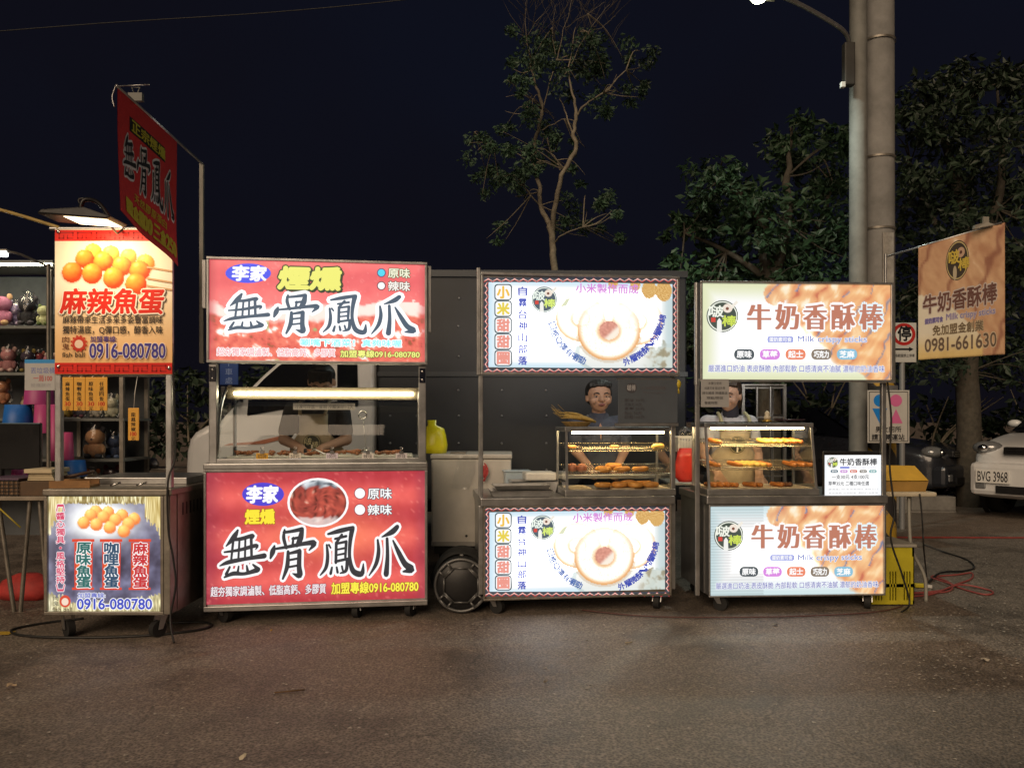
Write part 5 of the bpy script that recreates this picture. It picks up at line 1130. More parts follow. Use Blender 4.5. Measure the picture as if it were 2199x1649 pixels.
tray('second steel tray stacked in the wide front tray', 1060, 1184, 1045, .03, .23, zc3+.043, .028)
tray('dark roasting tray behind the steel tray stack', 1098, 1200, 1030, .28, .5, zc3+.001, .075)
a = f3.at(1160, 1010, .36); m = MB(); m.box(-.105, .10, -.09, .09, 0, .055); solo('food_box', m, WHITE_PLASTIC, 'white lidded food box resting on the roasting tray', 'box', f3.world(a.x, .39, zc3+.078), f3.rz, bevel=.012)
a = f3.at(1112, 1000, .5); m = MB(); m.box(-.09, .09, -.06, .06, 0, .012); m.box(-.085, .085, -.055, .055, .012, .12); m.box(-.095, .095, -.062, .062, .12, .132); solo('storage_box', m, mat('clear_blue_plastic', (.40, .48, .54), .25, 0, .1, 6), 'pale blue plastic storage box at the back of the doughnut counter', 'box', f3.world(a.x, .565, zc3+.001), f3.rz, bevel=.006)
m = MB(); c = f3.at(1456, 825, .03); m.ell((c.x, .03, c.z), .02, .02, .03, 10, 6); m.tube([(c.x, .03, c.z-.02), (c.x+.006, .03, c.z-.06)], .006, 6); solo('yellow_latch', m, mat('yellow_plastic', (.55, .42, .03), .4), 'small yellow clip hanging at the corner of the doughnut sign', 'clip', f3.world(0, 0, 0), f3.rz)

# ================================================================ stall: milk crispy sticks
f4 = Fr(1524, 4.78, 1902, 4.84)
S4 = thing('food_stall', 'steel stall with lit cream and orange milk stick signs beside the concrete pole', 'stall', f4.o, f4.rz, 'lit street food stalls in a row')
lo4, r4 = lightbox(f4, S4, (1522, 1083, 1901, 1280), .09, .010, ALU, 'lower_sign_box')
zc4 = f4.hit(1710, 1064)[1]
cart(f4, S4, r4[0]-.005, r4[2]+.003, .64, zc4, .10, STEEL, .05)
up4, q4 = lightbox(f4, S4, (1504, 605, 1918, 820), .11, .014, ALU, 'upper_sign_box'); rear_fill(up4, q4, .11)
ul = f4.hit(1500, 900)[0]
post(f4, S4, ul, .03, .10, q4[1]+.02, .028); post(f4, S4, r4[2]+.018, .06, .12, q4[1]-.001, .03)
m = MB(); m.cyl((q4[0]-.02, .02, q4[1]-.02), (q4[0]-.02, .02, q4[3]-.01), .014, 10); part('side_tube', m, ALU, S4)
def stick_face(X0, Y0, X1, Y1, warm):
    def fn(px, py):
        x, y = (px-X0)/(X1-X0), (py-Y0)/(Y1-Y0); e = min(x*2.1, (1-x)*2.1, y, 1-y)
        c = mixc((226, 230, 190) if warm else (206, 228, 232), (255, 255, 255), sstep(0, .22, e+.02*math.sin(py*.9)*(0 if warm else 1)))  # backlit brightness painted in, dimmer toward the frame
        if e > .2: c = mixc((255, 255, 255), (380, 380, 370), sstep(.2, .42, e))
        if not warm and x < .3: c = tuple(q*(.93+.07*math.sin(py*1.05)) for q in c)
        n1 = fbm(px*.02, py*.02, 5); b_ = .365+.62*y*y*.55+.16*y+.07*n1
        if x > b_ or (math.hypot((x-.385)*2.0, y-.10) < .125):
            al, ac = (px-X0)*.55-(py-Y0)*.83, (px-X0)*.83+(py-Y0)*.55+9*n1
            k_ = math.floor(ac/44.0); f_ = ac/44.0-k_; pr = math.sin(PI*f_)                 # bread rolls lying side by side
            tw = math.sin((al*.10+f_*3.2*(1 if k_ % 2 else -1))*1.3+2*nz(al*.03, k_*3.1))    # twist lines
            w2 = fbm(al*.03, ac*.12, 11); t = .34+.42*pr+.16*tw+.24*w2
            s = mixc((214, 128, 88), (252, 208, 150), t*1.1); s = mixc(s, (255, 244, 220), sstep(.72, 1, t)*(1-.7*sstep(.6, 1, x))); s = mixc(s, (196, 104, 84), sstep(.30, .05, t)*.75)
            if pr < .20 and nz(al*.012, k_*5.3, 2) > .02: s = mixc((112, 114, 150), (176, 168, 172), sstep(0, .2, pr))
            if warm: s = mixc(s, (238, 166, 96), .25*sstep(.6, 1, x))
            c = mixc(c, s, sstep(b_-.02, b_+.05, x) if x > b_-.02 and math.hypot((x-.385)*2.0, y-.10) >= .125 else .92)
        return c
    return fn
def stick_sign(P, parent, L, T, R_, B, warm):
    P.panel((L, T, R_, B), stick_face(L, T, R_, B, warm), 170, 86); kx, ky = (R_-L)/400.0, (B-T)/206.0
    X = lambda v: L+v*kx
    Yf = lambda v: T+v*ky
    logo(P, X(42), Yf(69), 34*kx)
    for i, ch in enumerate('牛奶香酥棒'):
        x = 96+i*59.5; P.text(ch, (X(x), Yf(43), X(x+47), Yf(98)), 'c07c66', .045, .06, 'ffffff' if i < 4 else 'e6f6fc', xonly=True)
    mb = MB(); P.pill(X(136), Yf(112), X(193), Yf(127), 5*kx, 'a9b0e6', mb=mb); part('print', mb, PRINT_INK, parent, normals=False); P.text('蛋奶素可食', (X(141), Yf(114.5), X(188), Yf(124.5)), 'ffffff', .02)
    P.text('Milk crispy sticks', (X(201), Yf(112), X(348), Yf(129)), '7a86c8', .0, .07, 'f4f6fc')
    for i, (t_, c_) in enumerate((('原味', '4a555c'), ('草莓', 'dc8ae4'), ('起士', 'ee8a6a'), ('巧克力', '8a7c6e'), ('芝麻', '8ac2dc'))):
        x = 66+i*54.5; mb = MB(); P.pill(X(x), Yf(140), X(x+43), Yf(163), 10*kx, c_, mb=mb); part('print', mb, PRINT_INK, parent, normals=False); P.text(t_, (X(x+6), Yf(144), X(x+37), Yf(159)), 'ffffff', .04)
    P.text('嚴選進口奶油 表皮酥脆 內部鬆軟 口感清爽不油膩 濃郁的奶油香味', (X(11), Yf(175), X(385), Yf(190)), '5a62b4', .0, .07, 'f2f4fb')
P = Print(f4, .0135, up4); stick_sign(P, up4, 1509, 611, 1913, 815, True)
P = Print(f4, .0135, lo4); stick_sign(P, lo4, 1526, 1086, 1898, 1277, False)
K4, a4, b4, z04, zt4, zs4 = warmer(f4, 'slanted heated glass case of fried milk sticks on the milk stick stall', 1521, 1756, 908, 1063, .36, .07, .03, zc4, (962, 1010), 26)
m = MB(); m.box(a4+.02, b4-.02, .06, .37, z04+.0405, z04+.044); part('crumb_liner', m, 'baking_paper', K4)
# net cloth, plate and sauce cup on the roof
c = f4.at(1630, 905, .2); m = MB(); nn = 24
for i in range(nn): u = -.31+.62*i/(nn-1); m.box(u-.004, u+.004, -.12, .14, .001, .004)
for i in range(10): v = -.12+.26*i/9; m.box(-.315, .315, v-.003, v+.003, .0042, .0065)
solo('mesh_mat', m, BLACK_PLASTIC, 'black mesh mat laid over the roof of the milk stick case', 'mat', f4.world((a4+b4)/2, .25, zt4), f4.rz)
c = f4.at(1700, 903, .2); m = MB(); m.lathe([(.001, .004), (.07, .004), (.10, .014), (.098, .017), (.06, .008), (.001, .008)], 24); solo('dark_plate', m, mat('dark_plate', (.06, .03, .04), .3), 'dark oval plate on the roof of the milk stick case', 'plate', f4.world(c.x, .24, zt4+.0065), f4.rz)
c = f4.at(1650, 893, .2); t = thing('lucky_figurine', 'tiny gold and white figurine on the roof of the milk stick case', 'figurine', f4.world(c.x, .22, zt4+.0065), f4.rz)
m = MB(); m.lathe([(.001, 0), (.03, 0), (.032, .008), (.02, .014), (.001, .014)], 14); part('gold_base', m, mat('gold_paint', (.55, .36, .08), .3, .7), t)
m = MB(); m.lathe([(.001, .014), (.02, .015), (.024, .03), (.014, .045), (.017, .055), (.010, .068), (.001, .072)], 14); part('figure', m, mat('cream_ceramic', (.62, .54, .38), .3, 0, .2, 40), t)
# sticks
sk = MB()
pts = [(-.062+.124*i/10, .002*math.sin(i*1.3), 0) for i in range(11)]; sk.tube(pts, [.008 if i in (0, 10) else .0145+.0016*math.sin(i*2.1) for i in range(11)], 9)
skm = {k: None for k in 'abc'}
for k_, mm in (('a', STICKM), ('b', CHEESE), ('c', COCOA)): skm[k_] = sk.mesh('fried_stick', mm)
zt_, zm_, zf_ = zs4[0]+.018, zs4[1]+.018, z04+.060
rows = [('top rack', zt_, .12, [(1661, 'b'), (1675, 'b'), (1689, 'a'), (1703, 'a'), (1717, 'a'), (1541, 'a'), (1647, 'b')]), ('middle rack', zm_, .09, [(1538, 'a'), (1585, 'a'), (1598, 'b'), (1611, 'b'), (1624, 'b'), (1637, 'b'), (1650, 'a'), (1704, 'a'), (1722, 'a'), (1738, 'a')]), ('case floor', zf_, .08, [(1545, 'a'), (1559, 'a'), (1577, 'a'), (1617, 'a'), (1631, 'a'), (1676, 'a'), (1692, 'c'), (1532, 'a')])]
ordn = ['first', 'second', 'third', 'fourth', 'fifth', 'sixth', 'seventh', 'eighth', 'ninth', 'tenth']; cn = {'a': 'brown', 'b': 'pale cheesy', 'c': 'dark cocoa'}
for nm, z_, d_, lst in rows:
    for i, (px_, k_) in enumerate(sorted(lst)):
        c = f4.at(px_, 960 if nm[0] == 't' else 1005 if nm[0] == 'm' else 1035, d_); o = part('fried_stick', skm[k_], None, None); tl = TILT if nm != 'case floor' else 0; o.location = f4.world(c.x, d_+.06, z_+tl*(d_+.03)); an_ = math.radians(118)+random.uniform(-.12, .12); o.rotation_euler = Vector((math.cos(an_), math.sin(an_), tl*math.sin(an_))).to_track_quat('X', 'Z').to_euler(); tag(o, '%s fried milk stick on the %s, %s counted from the woman\'s card side' % (cn[k_], nm, ordn[i]), 'pastry', 'fried milk sticks in the slanted case')
# little lit price board
c0, c1 = f4.at(1770, 973, .0), f4.at(1892, 1066, .0)
t = thing('price_lightbox', 'small bright white price board leaning at the end of the milk stick counter', 'price board', f4.world(0, 0, 0), f4.rz)
m = MB(); m.box(c0.x, c1.x, .012, .03, zc4+.001, c0.z+.012); bd = part('casing', m, BLACK_PLASTIC, t, .004)
P = Print(f4, .0115, bd)
P.panel((1771, 977, 1892, 1064), lambda x, y: (262, 262, 262) if min(x-1771, 1892-x) > 8 else (250, 252, 255), 20, 10)
logo(P, 1788, 993, 12, '4a564a'); P.text('牛奶香酥棒', (1803, 984, 1883, 999), '44474c', .03)
P.pill(1803, 1001.5, 1824, 1006, 2, '8a94dc'); P.text('Milk crispy sticks', (1827, 1002, 1880, 1006), '9aa0c8', .0)
for i, (t_, c_) in enumerate((('原味', '4a6a7a'), ('草莓', 'c884d4'), ('起士', 'd8705c'), ('巧克力', '7c7468'), ('芝麻', '6aa8a8'))): x = 1783+i*20.6; P.pill(x, 1008.5, x+16, 1015, 3, c_); P.text(t_, (x+2.5, 1009.8, x+13.5, 1013.8), 'ffffff', .02)
P.text('一支30元 4支100元', (1785, 1019, 1865, 1028), '55595f', .02); P.text('草莓35元 二種口味任選', (1778, 1033, 1865, 1042), '55595f', .02); P.text('嚴選進口奶油 新鮮現炸 美味可口', (1778, 1048, 1884, 1052), 'a4a8ae', .0); P.text('表皮酥脆 內部鬆軟 濃郁奶油香味', (1778, 1056, 1884, 1060), 'a4a8ae', .0)
# notice card on the left post
c0, c1 = f4.at(1505, 814, -.01), f4.at(1565, 874, -.01)
t = solo('notice_card', MB().box(c0.x, c1.x, -.013, -.010, c1.z, c0.z), mat('grey_card', (.36, .36, .36), .5, 0, .06, 10), 'grey printed notice card taped under the milk stick sign, hiding the woman\'s face', 'notice', f4.world(0, 0, 0), f4.rz)
P = Print(f4, -.0132, t, PRINT_FLAT, PRINT_FLAT)
for k, (s_, a, b) in enumerate((('本攤位使用', 1521, 1549), ('純素可食 歡迎外帶', 1513, 1557), ('請勿觸摸 熱櫃高溫', 1508, 1562), ('現點現做', 1517, 1553), ('營業時間', 1513, 1540))): P.text(s_, (a, 820+k*10.5, b, 826+k*10.5), '3a3a3e', .0)
# orange hanging banner on a rising arm
H0 = f4.world(r4[2]+.03, .05, f4.hit(1905, 552, .05)[1]); H1 = W(2152, 478, 4.55)
bt4 = thing('hanging_banner', 'orange cloth banner for milk sticks clipped to an arm beside the pole', 'banner', H0)
m = MB(); m.tube([Vector((0, 0, 0)), H1-H0], .006, 7); part('arm_pole', m, ALU, bt4)
m = MB(); zq = q4[3]-H0.z; m.cyl((0, 0, zq-.02), (0, 0, .02), .008, 8); part('arm_bracket', m, ALU, bt4)
f5 = Fr(1972, 4.73, 2158, 4.55)
cor = {'tl': (1974, 532), 'tr': (2157, 478), 'bl': (1969, 773), 'br': (2154, 761)}
bw4 = f5.w
def w4(u, z, y):
    s = u/bw4; t_ = z                                                       # z here: 1 at the arm, 0 at the hem
    top = f5.hit(*cor['tl'])[1]+(f5.hit(*cor['tr'])[1]-f5.hit(*cor['tl'])[1])*s; bot = f5.hit(*cor['bl'])[1]+(f5.hit(*cor['br'])[1]-f5.hit(*cor['bl'])[1])*s
    k = 1-t_; q = .010*math.sin(s*9+k*3)*k+.006*math.sin(s*21)*k; p = f5.o+f5.ux*u+f5.uy*(y+q); return tuple(Vector((p.x, p.y, bot+(top-bot)*t_))-H0)
def ban_col(s, k):
    n1 = fbm(s*3, k*3, 3); u, v = s*1.6+k*1.2, s-.9*k; w = fbm(u*1.5+n1, v*6, 7); t_ = .5+.5*w+.2*fbm(u*6, v*14, 3)
    c = mixc((178, 134, 104), (220, 188, 152), t_); c = mixc(c, (238, 226, 206), sstep(.75, 1, t_)); st = abs(((s*1.1+k*.55)*2.3+.3*n1) % 1-.5); c = mixc((120, 70, 58), c, .4+.6*sstep(0, .10, st))
    if k > .42+.5*s*s+.22*s and s < .75: c = mixc(c, mixc((222, 220, 204), (220, 196, 130), sstep(.75, 1, k)), .92)
    return c
cm = MB(); NX, NY = 46, 60; cc = []
for sd in (0,):
    for j in range(NY+1):
        for i in range(NX+1): cm.v.append(w4(bw4*i/NX, 1-j/NY, 0)); cc.append(lin(ban_col(i/NX, j/NY)))
    for j in range(NY):
        for i in range(NX): k = j*(NX+1)+i; f = (k, k+NX+1, k+NX+2, k+1); cm.f.append(f); cm.sm.append(True); cm.c.append(tuple(cc[q] for q in f))
cl4 = part('cloth', cm, PRINT_CLOTH, bt4, normals=False); sl = cl4.modifiers.new('thick', 'SOLIDIFY'); sl.thickness = .0012; sl.offset = 0
C4 = Print(f5, 0, cl4, PRINT_CLOTH, PRINT_CLOTH); C4.warp = w4
def t4(txt, s0, s1, k0, k1, col, bold=.02, halo=0, hcol=None):
    mb = MB()
    for ps in ((0, 1) if hcol else (1,)): C4._glyph(mb, txt, (bw4*s0, 1-k1, bw4*s1, 1-k0), lin(col if ps else hcol), 0, 0, 0, 0, -.0012-.0012*ps, False) if False else None
    for ps in ((0, 1) if hcol else (1,)):
        vs, fs, asp = glyphs(txt); r = (bold if ps else bold+halo); offs = [(0, 0)]+[(r*.42*math.cos(a*PI/4), r*math.sin(a*PI/4)) for a in range(8)]
        hh = k1-k0; ww = (s1-s0)*bw4; asp_ = hh*.50
        for q, (dx, dz) in enumerate(offs): mb.add([w4(bw4*s0+a*ww+dx*asp_*1.9, (1-k1)+b*hh+dz*hh, -.0014-.0014*ps-q*1e-5) for a, b in vs], fs, lin(col if ps else hcol))
    part('lettering', mb, PRINT_CLOTH, cl4, normals=False)
def e4(cx, ck, rx, rk, col, lay):
    mb = MB(); mb.add([w4(bw4*(cx+rx*math.cos(a*PI/14)), 1-(ck+rk*math.sin(a*PI/14)), -.0012-lay*.0006) for a in range(28)], [tuple(range(28))], lin(col)); part('emblem', mb, PRINT_CLOTH, cl4, normals=False)
e4(.46, .20, .135, .165, '3a332c', 0); e4(.46, .20, .128, .157, 'b8a878', 1); e4(.46, .20, .118, .146, '3a332c', 2); e4(.50, .14, .045, .042, 'b89a84', 3); e4(.50, .14, .015, .015, '5a3a30', 4); e4(.43, .30, .022, .06, 'b4a890', 3)
def t4e(*a): 
    global w4
    old = w4; C4.warp = old; w4 = lambda u, z, y: old(u, z, y-.003); t4(*a); w4 = old
t4e('啵', .36, .48, .11, .22, 'c8b24a', .03); t4e('棒', .47, .60, .19, .29, 'c8b24a', .03)
t4('牛奶香酥棒', .06, .91, .44, .60, '6a4a44', .03, .07, 'c2b8b4'); t4('蛋奶素可食', .08, .29, .645, .69, '6a64a0', .02, .10, 'a8a0c4'); t4('Milk crispy sticks', .33, .89, .63, .695, '8a84b0', .02, .08, 'c8c0c4'); t4('免加盟金創業', .17, .76, .715, .80, '6e604e', .02, .04, 'c8bc9e'); t4('0981-661630', .08, .90, .825, .935, '6a5a4c', .025, .05, 'd0c4aa')
m = MB(); c = W(2112, 488, 4.56)-H0; m.add([c+Vector(v) for v in ((-.06, -.012, -.012), (.06, -.012, .012), (.06, .012, .012), (-.06, .012, -.012), (-.055, -.012, .01), (.02, -.006, .03), (.02, .006, .03), (-.055, .012, .01))], [(0, 1, 2, 3), (4, 5, 6, 7), (0, 1, 5, 4), (3, 2, 6, 7), (0, 3, 7, 4), (1, 2, 6, 5)]); m.box(c.x-.005, c.x+.03, c.y-.006, c.y+.006, c.z+.02, c.z+.06); part('spring_clip', m, mat('clip_metal', (.5, .47, .40), .4, .6), bt4)
# ================================================================ between the chicken feet and doughnut stalls
FRZ = mat('freezer_enamel', (.50, .47, .42), .4, 0, .16, 6, .12, 5)
fy = 5.35; a, b = W(926, HY, fy), W(1098, HY, fy); ztop = W(1000, 975, fy).z; zbt = W(1000, 1172, fy).z
t = thing('chest_freezer', 'worn cream chest freezer on a low dark trolley between the stalls', 'freezer', (a.x, fy, 0)); fw = b.x-a.x
m = MB(); m.box(0, fw, 0, .5, zbt, ztop-.035); fb = part('body', m, FRZ, t, .012)
m = MB(); m.box(-.006, fw+.006, -.01, .51, ztop-.033, ztop); part('lid', m, FRZ, t, .010)
m = MB(); m.box(.13, .24, .03, .12, ztop+.0005, ztop+.012); part('lid_handle', m, STEEL_DARK, t, .003)
m = MB(); m.box(.0, fw, -.004, .0, zbt+.0, zbt+.03); part('plinth_strip', m, mat('grey_plinth', (.25, .24, .22), .5), t)
m = MB(); m.cyl((.245, -.006, zbt+.07), (.245, .002, zbt+.07), .009, 10); part('lock', m, BLACK_PLASTIC, fb)
m = MB(); m.box(.02, fw-.02, .03, .47, zbt-.06, zbt-.002); tr_ = part('trolley_deck', m, BLACK_PLASTIC, t, .004)
for x_ in (.07, fw-.07):
    for y_ in (.08, .42): m = MB(); m.cyl((x_, y_-.02, .085), (x_, y_+.02, .085), .085, 18); m.box(x_-.02, x_+.02, y_-.03, y_+.03, .085, zbt-.061); part('trolley_wheel', m, RUBBER, tr_)
c = W(938, 975, fy+.1); m = MB()
prf = []
secs = []
for k, (z_, rx_, ry_) in enumerate(((0, .085, .07), (.06, .088, .075), (.13, .080, .06), (.175, .068, .045), (.20, .030, .02), (.235, .034, .008))):
    secs.append([(rx_*(1+.12*nz(i*.9, k*.7, 3))*math.cos(2*PI*i/14)-(.02 if k > 3 else 0), ry_*math.sin(2*PI*i/14), z_) for i in range(14)])
loft(m, secs); solo('yellow_bag', m, mat('yellow_film', (.80, .72, .02), .3, 0, .1, 9, .5, 14), 'bright yellow plastic bag tied at the top on the chest freezer', 'bag', (c.x-.02, fy+.15, ztop+.001))
m = MB(); vs = []
rr = random.Random(4); gx, gz = 7, 9; c = W(1006, 972, fy-.02)
for j in range(gz):
    for i in range(gx): vs.append((-.07+.14*i/(gx-1)*(1-.25*abs(j/8-.5))-.05*j/8, -.012-.03*abs(nz(i*.7, j*.6, 8)), -.23*j/(gz-1)))
m.add(vs, [(j*gx+i, j*gx+i+1, (j+1)*gx+i+1, (j+1)*gx+i) for j in range(gz-1) for i in range(gx-1)], None, True)
solo('clear_plastic_bag', m, PLASTIC_FILM, 'crumpled clear plastic bag hanging over the freezer front', 'bag', (c.x, fy-.004, ztop-.01))
m = MB(); c = W(1040, 1000, fy-.03); rr = random.Random(9)
for k in range(7): m.tube(spline([c+Vector((rr.uniform(-.02, .02), 0, rr.uniform(-.01, .02))), c+Vector((rr.uniform(-.01, .04), -.02, rr.uniform(-.05, 0))), c+Vector((rr.uniform(-.02, .03), -.01, -.09+rr.uniform(-.02, .02)))], 4), .005, 5)
solo('red_string_bundle', m, mat('red_string', (.42, .05, .05), .7), 'tangled red string bundle hanging on the freezer by the doughnut stall post', 'string')
# drum-shaped unit on the ground
dp = G(990, 1317); t = thing('round_speaker', 'black drum-shaped speaker with a four-spoked grey ring standing between two stalls', 'speaker', (dp.x, dp.y, 0)); R = .172
m = MB(); m.lathe([(.001, 0), (R*.93, 0), (R, .015), (R, .26), (R*.9, .29), (.001, .29)], 36, (0, 0, R+.003), axis='y'); dr = part('drum', m, BLACK_PLASTIC, t)
RG = mat('speaker_ring_grey', (.14, .14, .14), .35, .5, .15, 30)
m = MB(); m.M = Matrix.Translation((0, -.003, R+.003)) @ Matrix.Rotation(PI/2, 4, 'X'); m.torus((0, 0, 0), R*.93, .010, 36, 8); part('ring', m, RG, dr)
m = MB(); n_ = 8
for i in range(n_):
    a0, a1 = 2*PI*(i+.5)/n_, 2*PI*(i+1.5)/n_; r_ = R*.66; m.tube([(r_*math.cos(a0), -.006, R+.003+r_*math.sin(a0)), (r_*math.cos(a1), -.006, R+.003+r_*math.sin(a1))], .006, 6)
part('inner_ring', m, RG, dr)
for k in range(4):
    m = MB(); a_ = PI/4+k*PI/2; u = Vector((math.cos(a_), 0, math.sin(a_))); v = Vector((-math.sin(a_), 0, math.cos(a_)))
    for s in (-1, 1): 
        p, q = u*R*.66+v*s*.032, u*R*.93+v*s*.036; m.tube([(p.x, -.006, R+.003+p.z), (q.x, -.006, R+.003+q.z)], .008, 6)
    for r_ in (.66, .90): p, q = u*R*r_+v*.032, u*R*r_-v*.032; m.tube([(p.x, -.006, R+.003+p.z), (q.x, -.006, R+.003+q.z)], .007, 6)
    part('spoke', m, RG, dr)
m = MB(); m.box(-.012, .012, .05, .09, 2*R+.0, 2*R+.012); part('handle', m, RG, dr, .003)
m = MB(); m.lathe([(R*.9, .02), (R*1.02, .04), (R*1.04, .2), (R*.9, .22)], 30, (-.008, .05, R+.03), axis='y'); part('rear_cover', m, RUBBER, dr)
# blue street sign behind
c = W(492, 800, 7.5); t = thing('blue_sign', 'small blue sign plate on a thin post seen beside the truck windscreen', 'sign', (c.x, 7.5, 0))
m = MB(); m.box(-.09, .09, -.006, .006, c.z-.12, c.z+.14); sp_ = part('plate', m, mat('sign_blue', (.02, .07, .30), .5, 0, .1, 10), t, .006); m = MB(); m.cyl((0, .02, 0), (0, .02, c.z+.14), .02, 10); part('sign_post', m, STEEL_DARK, t)
mb = MB()
for i, ch in enumerate('下車處'): vs, fs, _ = glyphs(ch); mb.add([(-.035+.07*q, -.0075, c.z+.06-i*.085+.065*w_) for q, w_ in vs], fs, lin('8fa6d8'))
part('lettering', mb, PRINT_FLAT, sp_, normals=False)

# ================================================================ right-hand side
# restroom sign strapped to the pole
c = W(1908, 895, 7.1); t = thing('restroom_sign', 'white restroom sign with blue and pink figures strapped to the striped pole base', 'sign', (c.x, 7.1, 0)); fs_ = Fr(1863, 7.1, 1953, 7.1)
fs_o = fs_.o-Vector((c.x, 7.1, 0)); u0, z1 = fs_.hit(1863, 838); u1, z0 = fs_.hit(1953, 951)
m = MB(); m.box(fs_o.x+u0, fs_o.x+u1, 0, .004, z0, z1); pl = part('plate', m, mat('sign_white', (.52, .50, .46), .45, 0, .08, 8), t, .004)
m = MB(); m.box(-.03, .09, .0045, .33, z1-.03, z1+.045); part('strap_bracket', m, STEEL, t)
class PR(Print): pass
P = Print(fs_, 0, pl, PRINT_FLAT, PRINT_FLAT); P.warp = lambda u, z, y: (fs_o.x+u, y, z)
mb = MB()
for a, b, c_, d_ in ((1866, 841, 1950, 842.4), (1866, 946.6, 1950, 948), (1866, 842.4, 1867.4, 946.6), (1948.6, 842.4, 1950, 946.6)): P.shape([[(a, b), (c_, b), (c_, d_), (a, d_)]], '26262a', mb=mb)
part('print', mb, PRINT_FLAT, pl, normals=False)
P.disc(1889, 860, 13, 13, '1f7fd0'); P.shape([[(1873, 877), (1905, 877), (1889, 909)]], '1f7fd0'); P.disc(1924, 860, 13, 13, 'd06a9a'); P.shape([[(1924, 878), (1938, 909), (1910, 909)]], 'd06a9a')
P.text('男女廁所', (1880, 915, 1935, 928), '26262a', .02); P.text('請至轉運站', (1872, 932, 1942, 945), '26262a', .02)
# no stopping sign, mostly hidden behind the banner
c = W(1940, 735, 8.4); t = thing('traffic_sign', 'no stopping traffic sign with a red ring behind the orange banner', 'sign', (c.x, 8.4, 0)); fq = Fr(1912, 8.4, 1968, 8.4); fo = fq.o-Vector((c.x, 8.4, 0))
u0, z1 = fq.hit(1912, 693); u1, z0 = fq.hit(1968, 778); m = MB(); m.box(fo.x+u0, fo.x+u1, 0, .005, z0, z1); pl = part('plate', m, 'sign_white', t, .004)
P = Print(fq, 0, pl, PRINT_FLAT, PRINT_FLAT); P.warp = lambda u, z, y: (fo.x+u, y, z); mb = MB(); P.disc(1941, 718, 25, 24, 'b02a26', mb=mb); P.disc(1941, 718, 18, 17, 'd8d4cc', mb=mb); part('print', mb, PRINT_FLAT, pl, normals=False)
P.text('停', (1928, 700, 1956, 732), '1c1c20', .03); P.shape([[(1915, 748), (1952, 748), (1952, 745), (1962, 750), (1952, 755), (1952, 752), (1915, 752)]], '1c1c20'); P.text('道路範圍禁止停車', (1916, 760, 1964, 767), '3a3a3e', .01)
m = MB(); m.cyl((0, .03, 0), (0, .03, z1), .03, 12); part('sign_post', m, mat('sign_post_grey', (.28, .28, .28), .5, .3), t)
# folding table with the box
ft = W(1962, HY, 5.1); zt5 = W(1950, 1057, 5.0).z; x0, x1 = W(1880, HY, 5.0).x, W(2013, HY, 5.0).x
t = thing('folding_table', 'cream folding table with bent grey legs at the end of the milk stick stall', 'table', (x0, 5.0, 0)); tw_ = x1-x0
m = MB(); m.box(0, tw_, 0, .55, zt5-.03, zt5); part('table_top', m, mat('table_cream', (.52, .46, .34), .5, 0, .12, 10), t, .010)
LEGM = mat('table_leg_grey', (.36, .35, .31), .4, .3)
for y_ in (.06, .48):
    lx = W(1962, HY, 5.0).x-x0; m = MB(); m.tube(spline([(lx, y_, zt5-.031), (lx+.003, y_, zt5-.22), (lx+.02, y_, zt5-.38), (lx+.09, y_, .2), (lx+.11, y_, .12), (lx+.112, y_, .0)], 5), .012, 8); part('leg', m, LEGM, t)
    m = MB(); m.tube(spline([(.05, y_, zt5-.031), (.045, y_, zt5-.3), (.0, y_, .15), (-.01, y_, .0)], 5), .012, 8); part('leg', m, LEGM, t)
bx_ = W(1945, HY, 5.02).x; t = thing('cardboard_box', 'yellow paper takeaway boxes with flap up on the folding table', 'box', (bx_-.13, 5.06, zt5+.001))
YC = mat('yellow_card', (.58, .33, .03), .6, 0, .15, 10); m = MB(); m.add([(.0, 0, 0), (.28, 0, 0), (.28, .2, 0), (0, .2, 0), (-.012, -.01, .065), (.295, -.01, .065), (.295, .21, .065), (-.012, .21, .065)], [(3, 2, 1, 0), (0, 1, 5, 4), (1, 2, 6, 5), (2, 3, 7, 6), (3, 0, 4, 7)]); part('tray_body', m, mat('brown_card', (.36, .21, .05), .7, 0, .15, 10), t)
m = MB(); m.add([(-.012, -.01, .072), (.295, -.01, .072), (.282, .14, .16), (.0, .14, .165), (-.012, -.006, .068), (.295, -.006, .068), (.282, .146, .155), (0, .146, .16)], [(0, 1, 2, 3), (7, 6, 5, 4), (0, 4, 5, 1), (1, 5, 6, 2), (2, 6, 7, 3), (3, 7, 4, 0)]); part('raised_flap', m, YC, t)
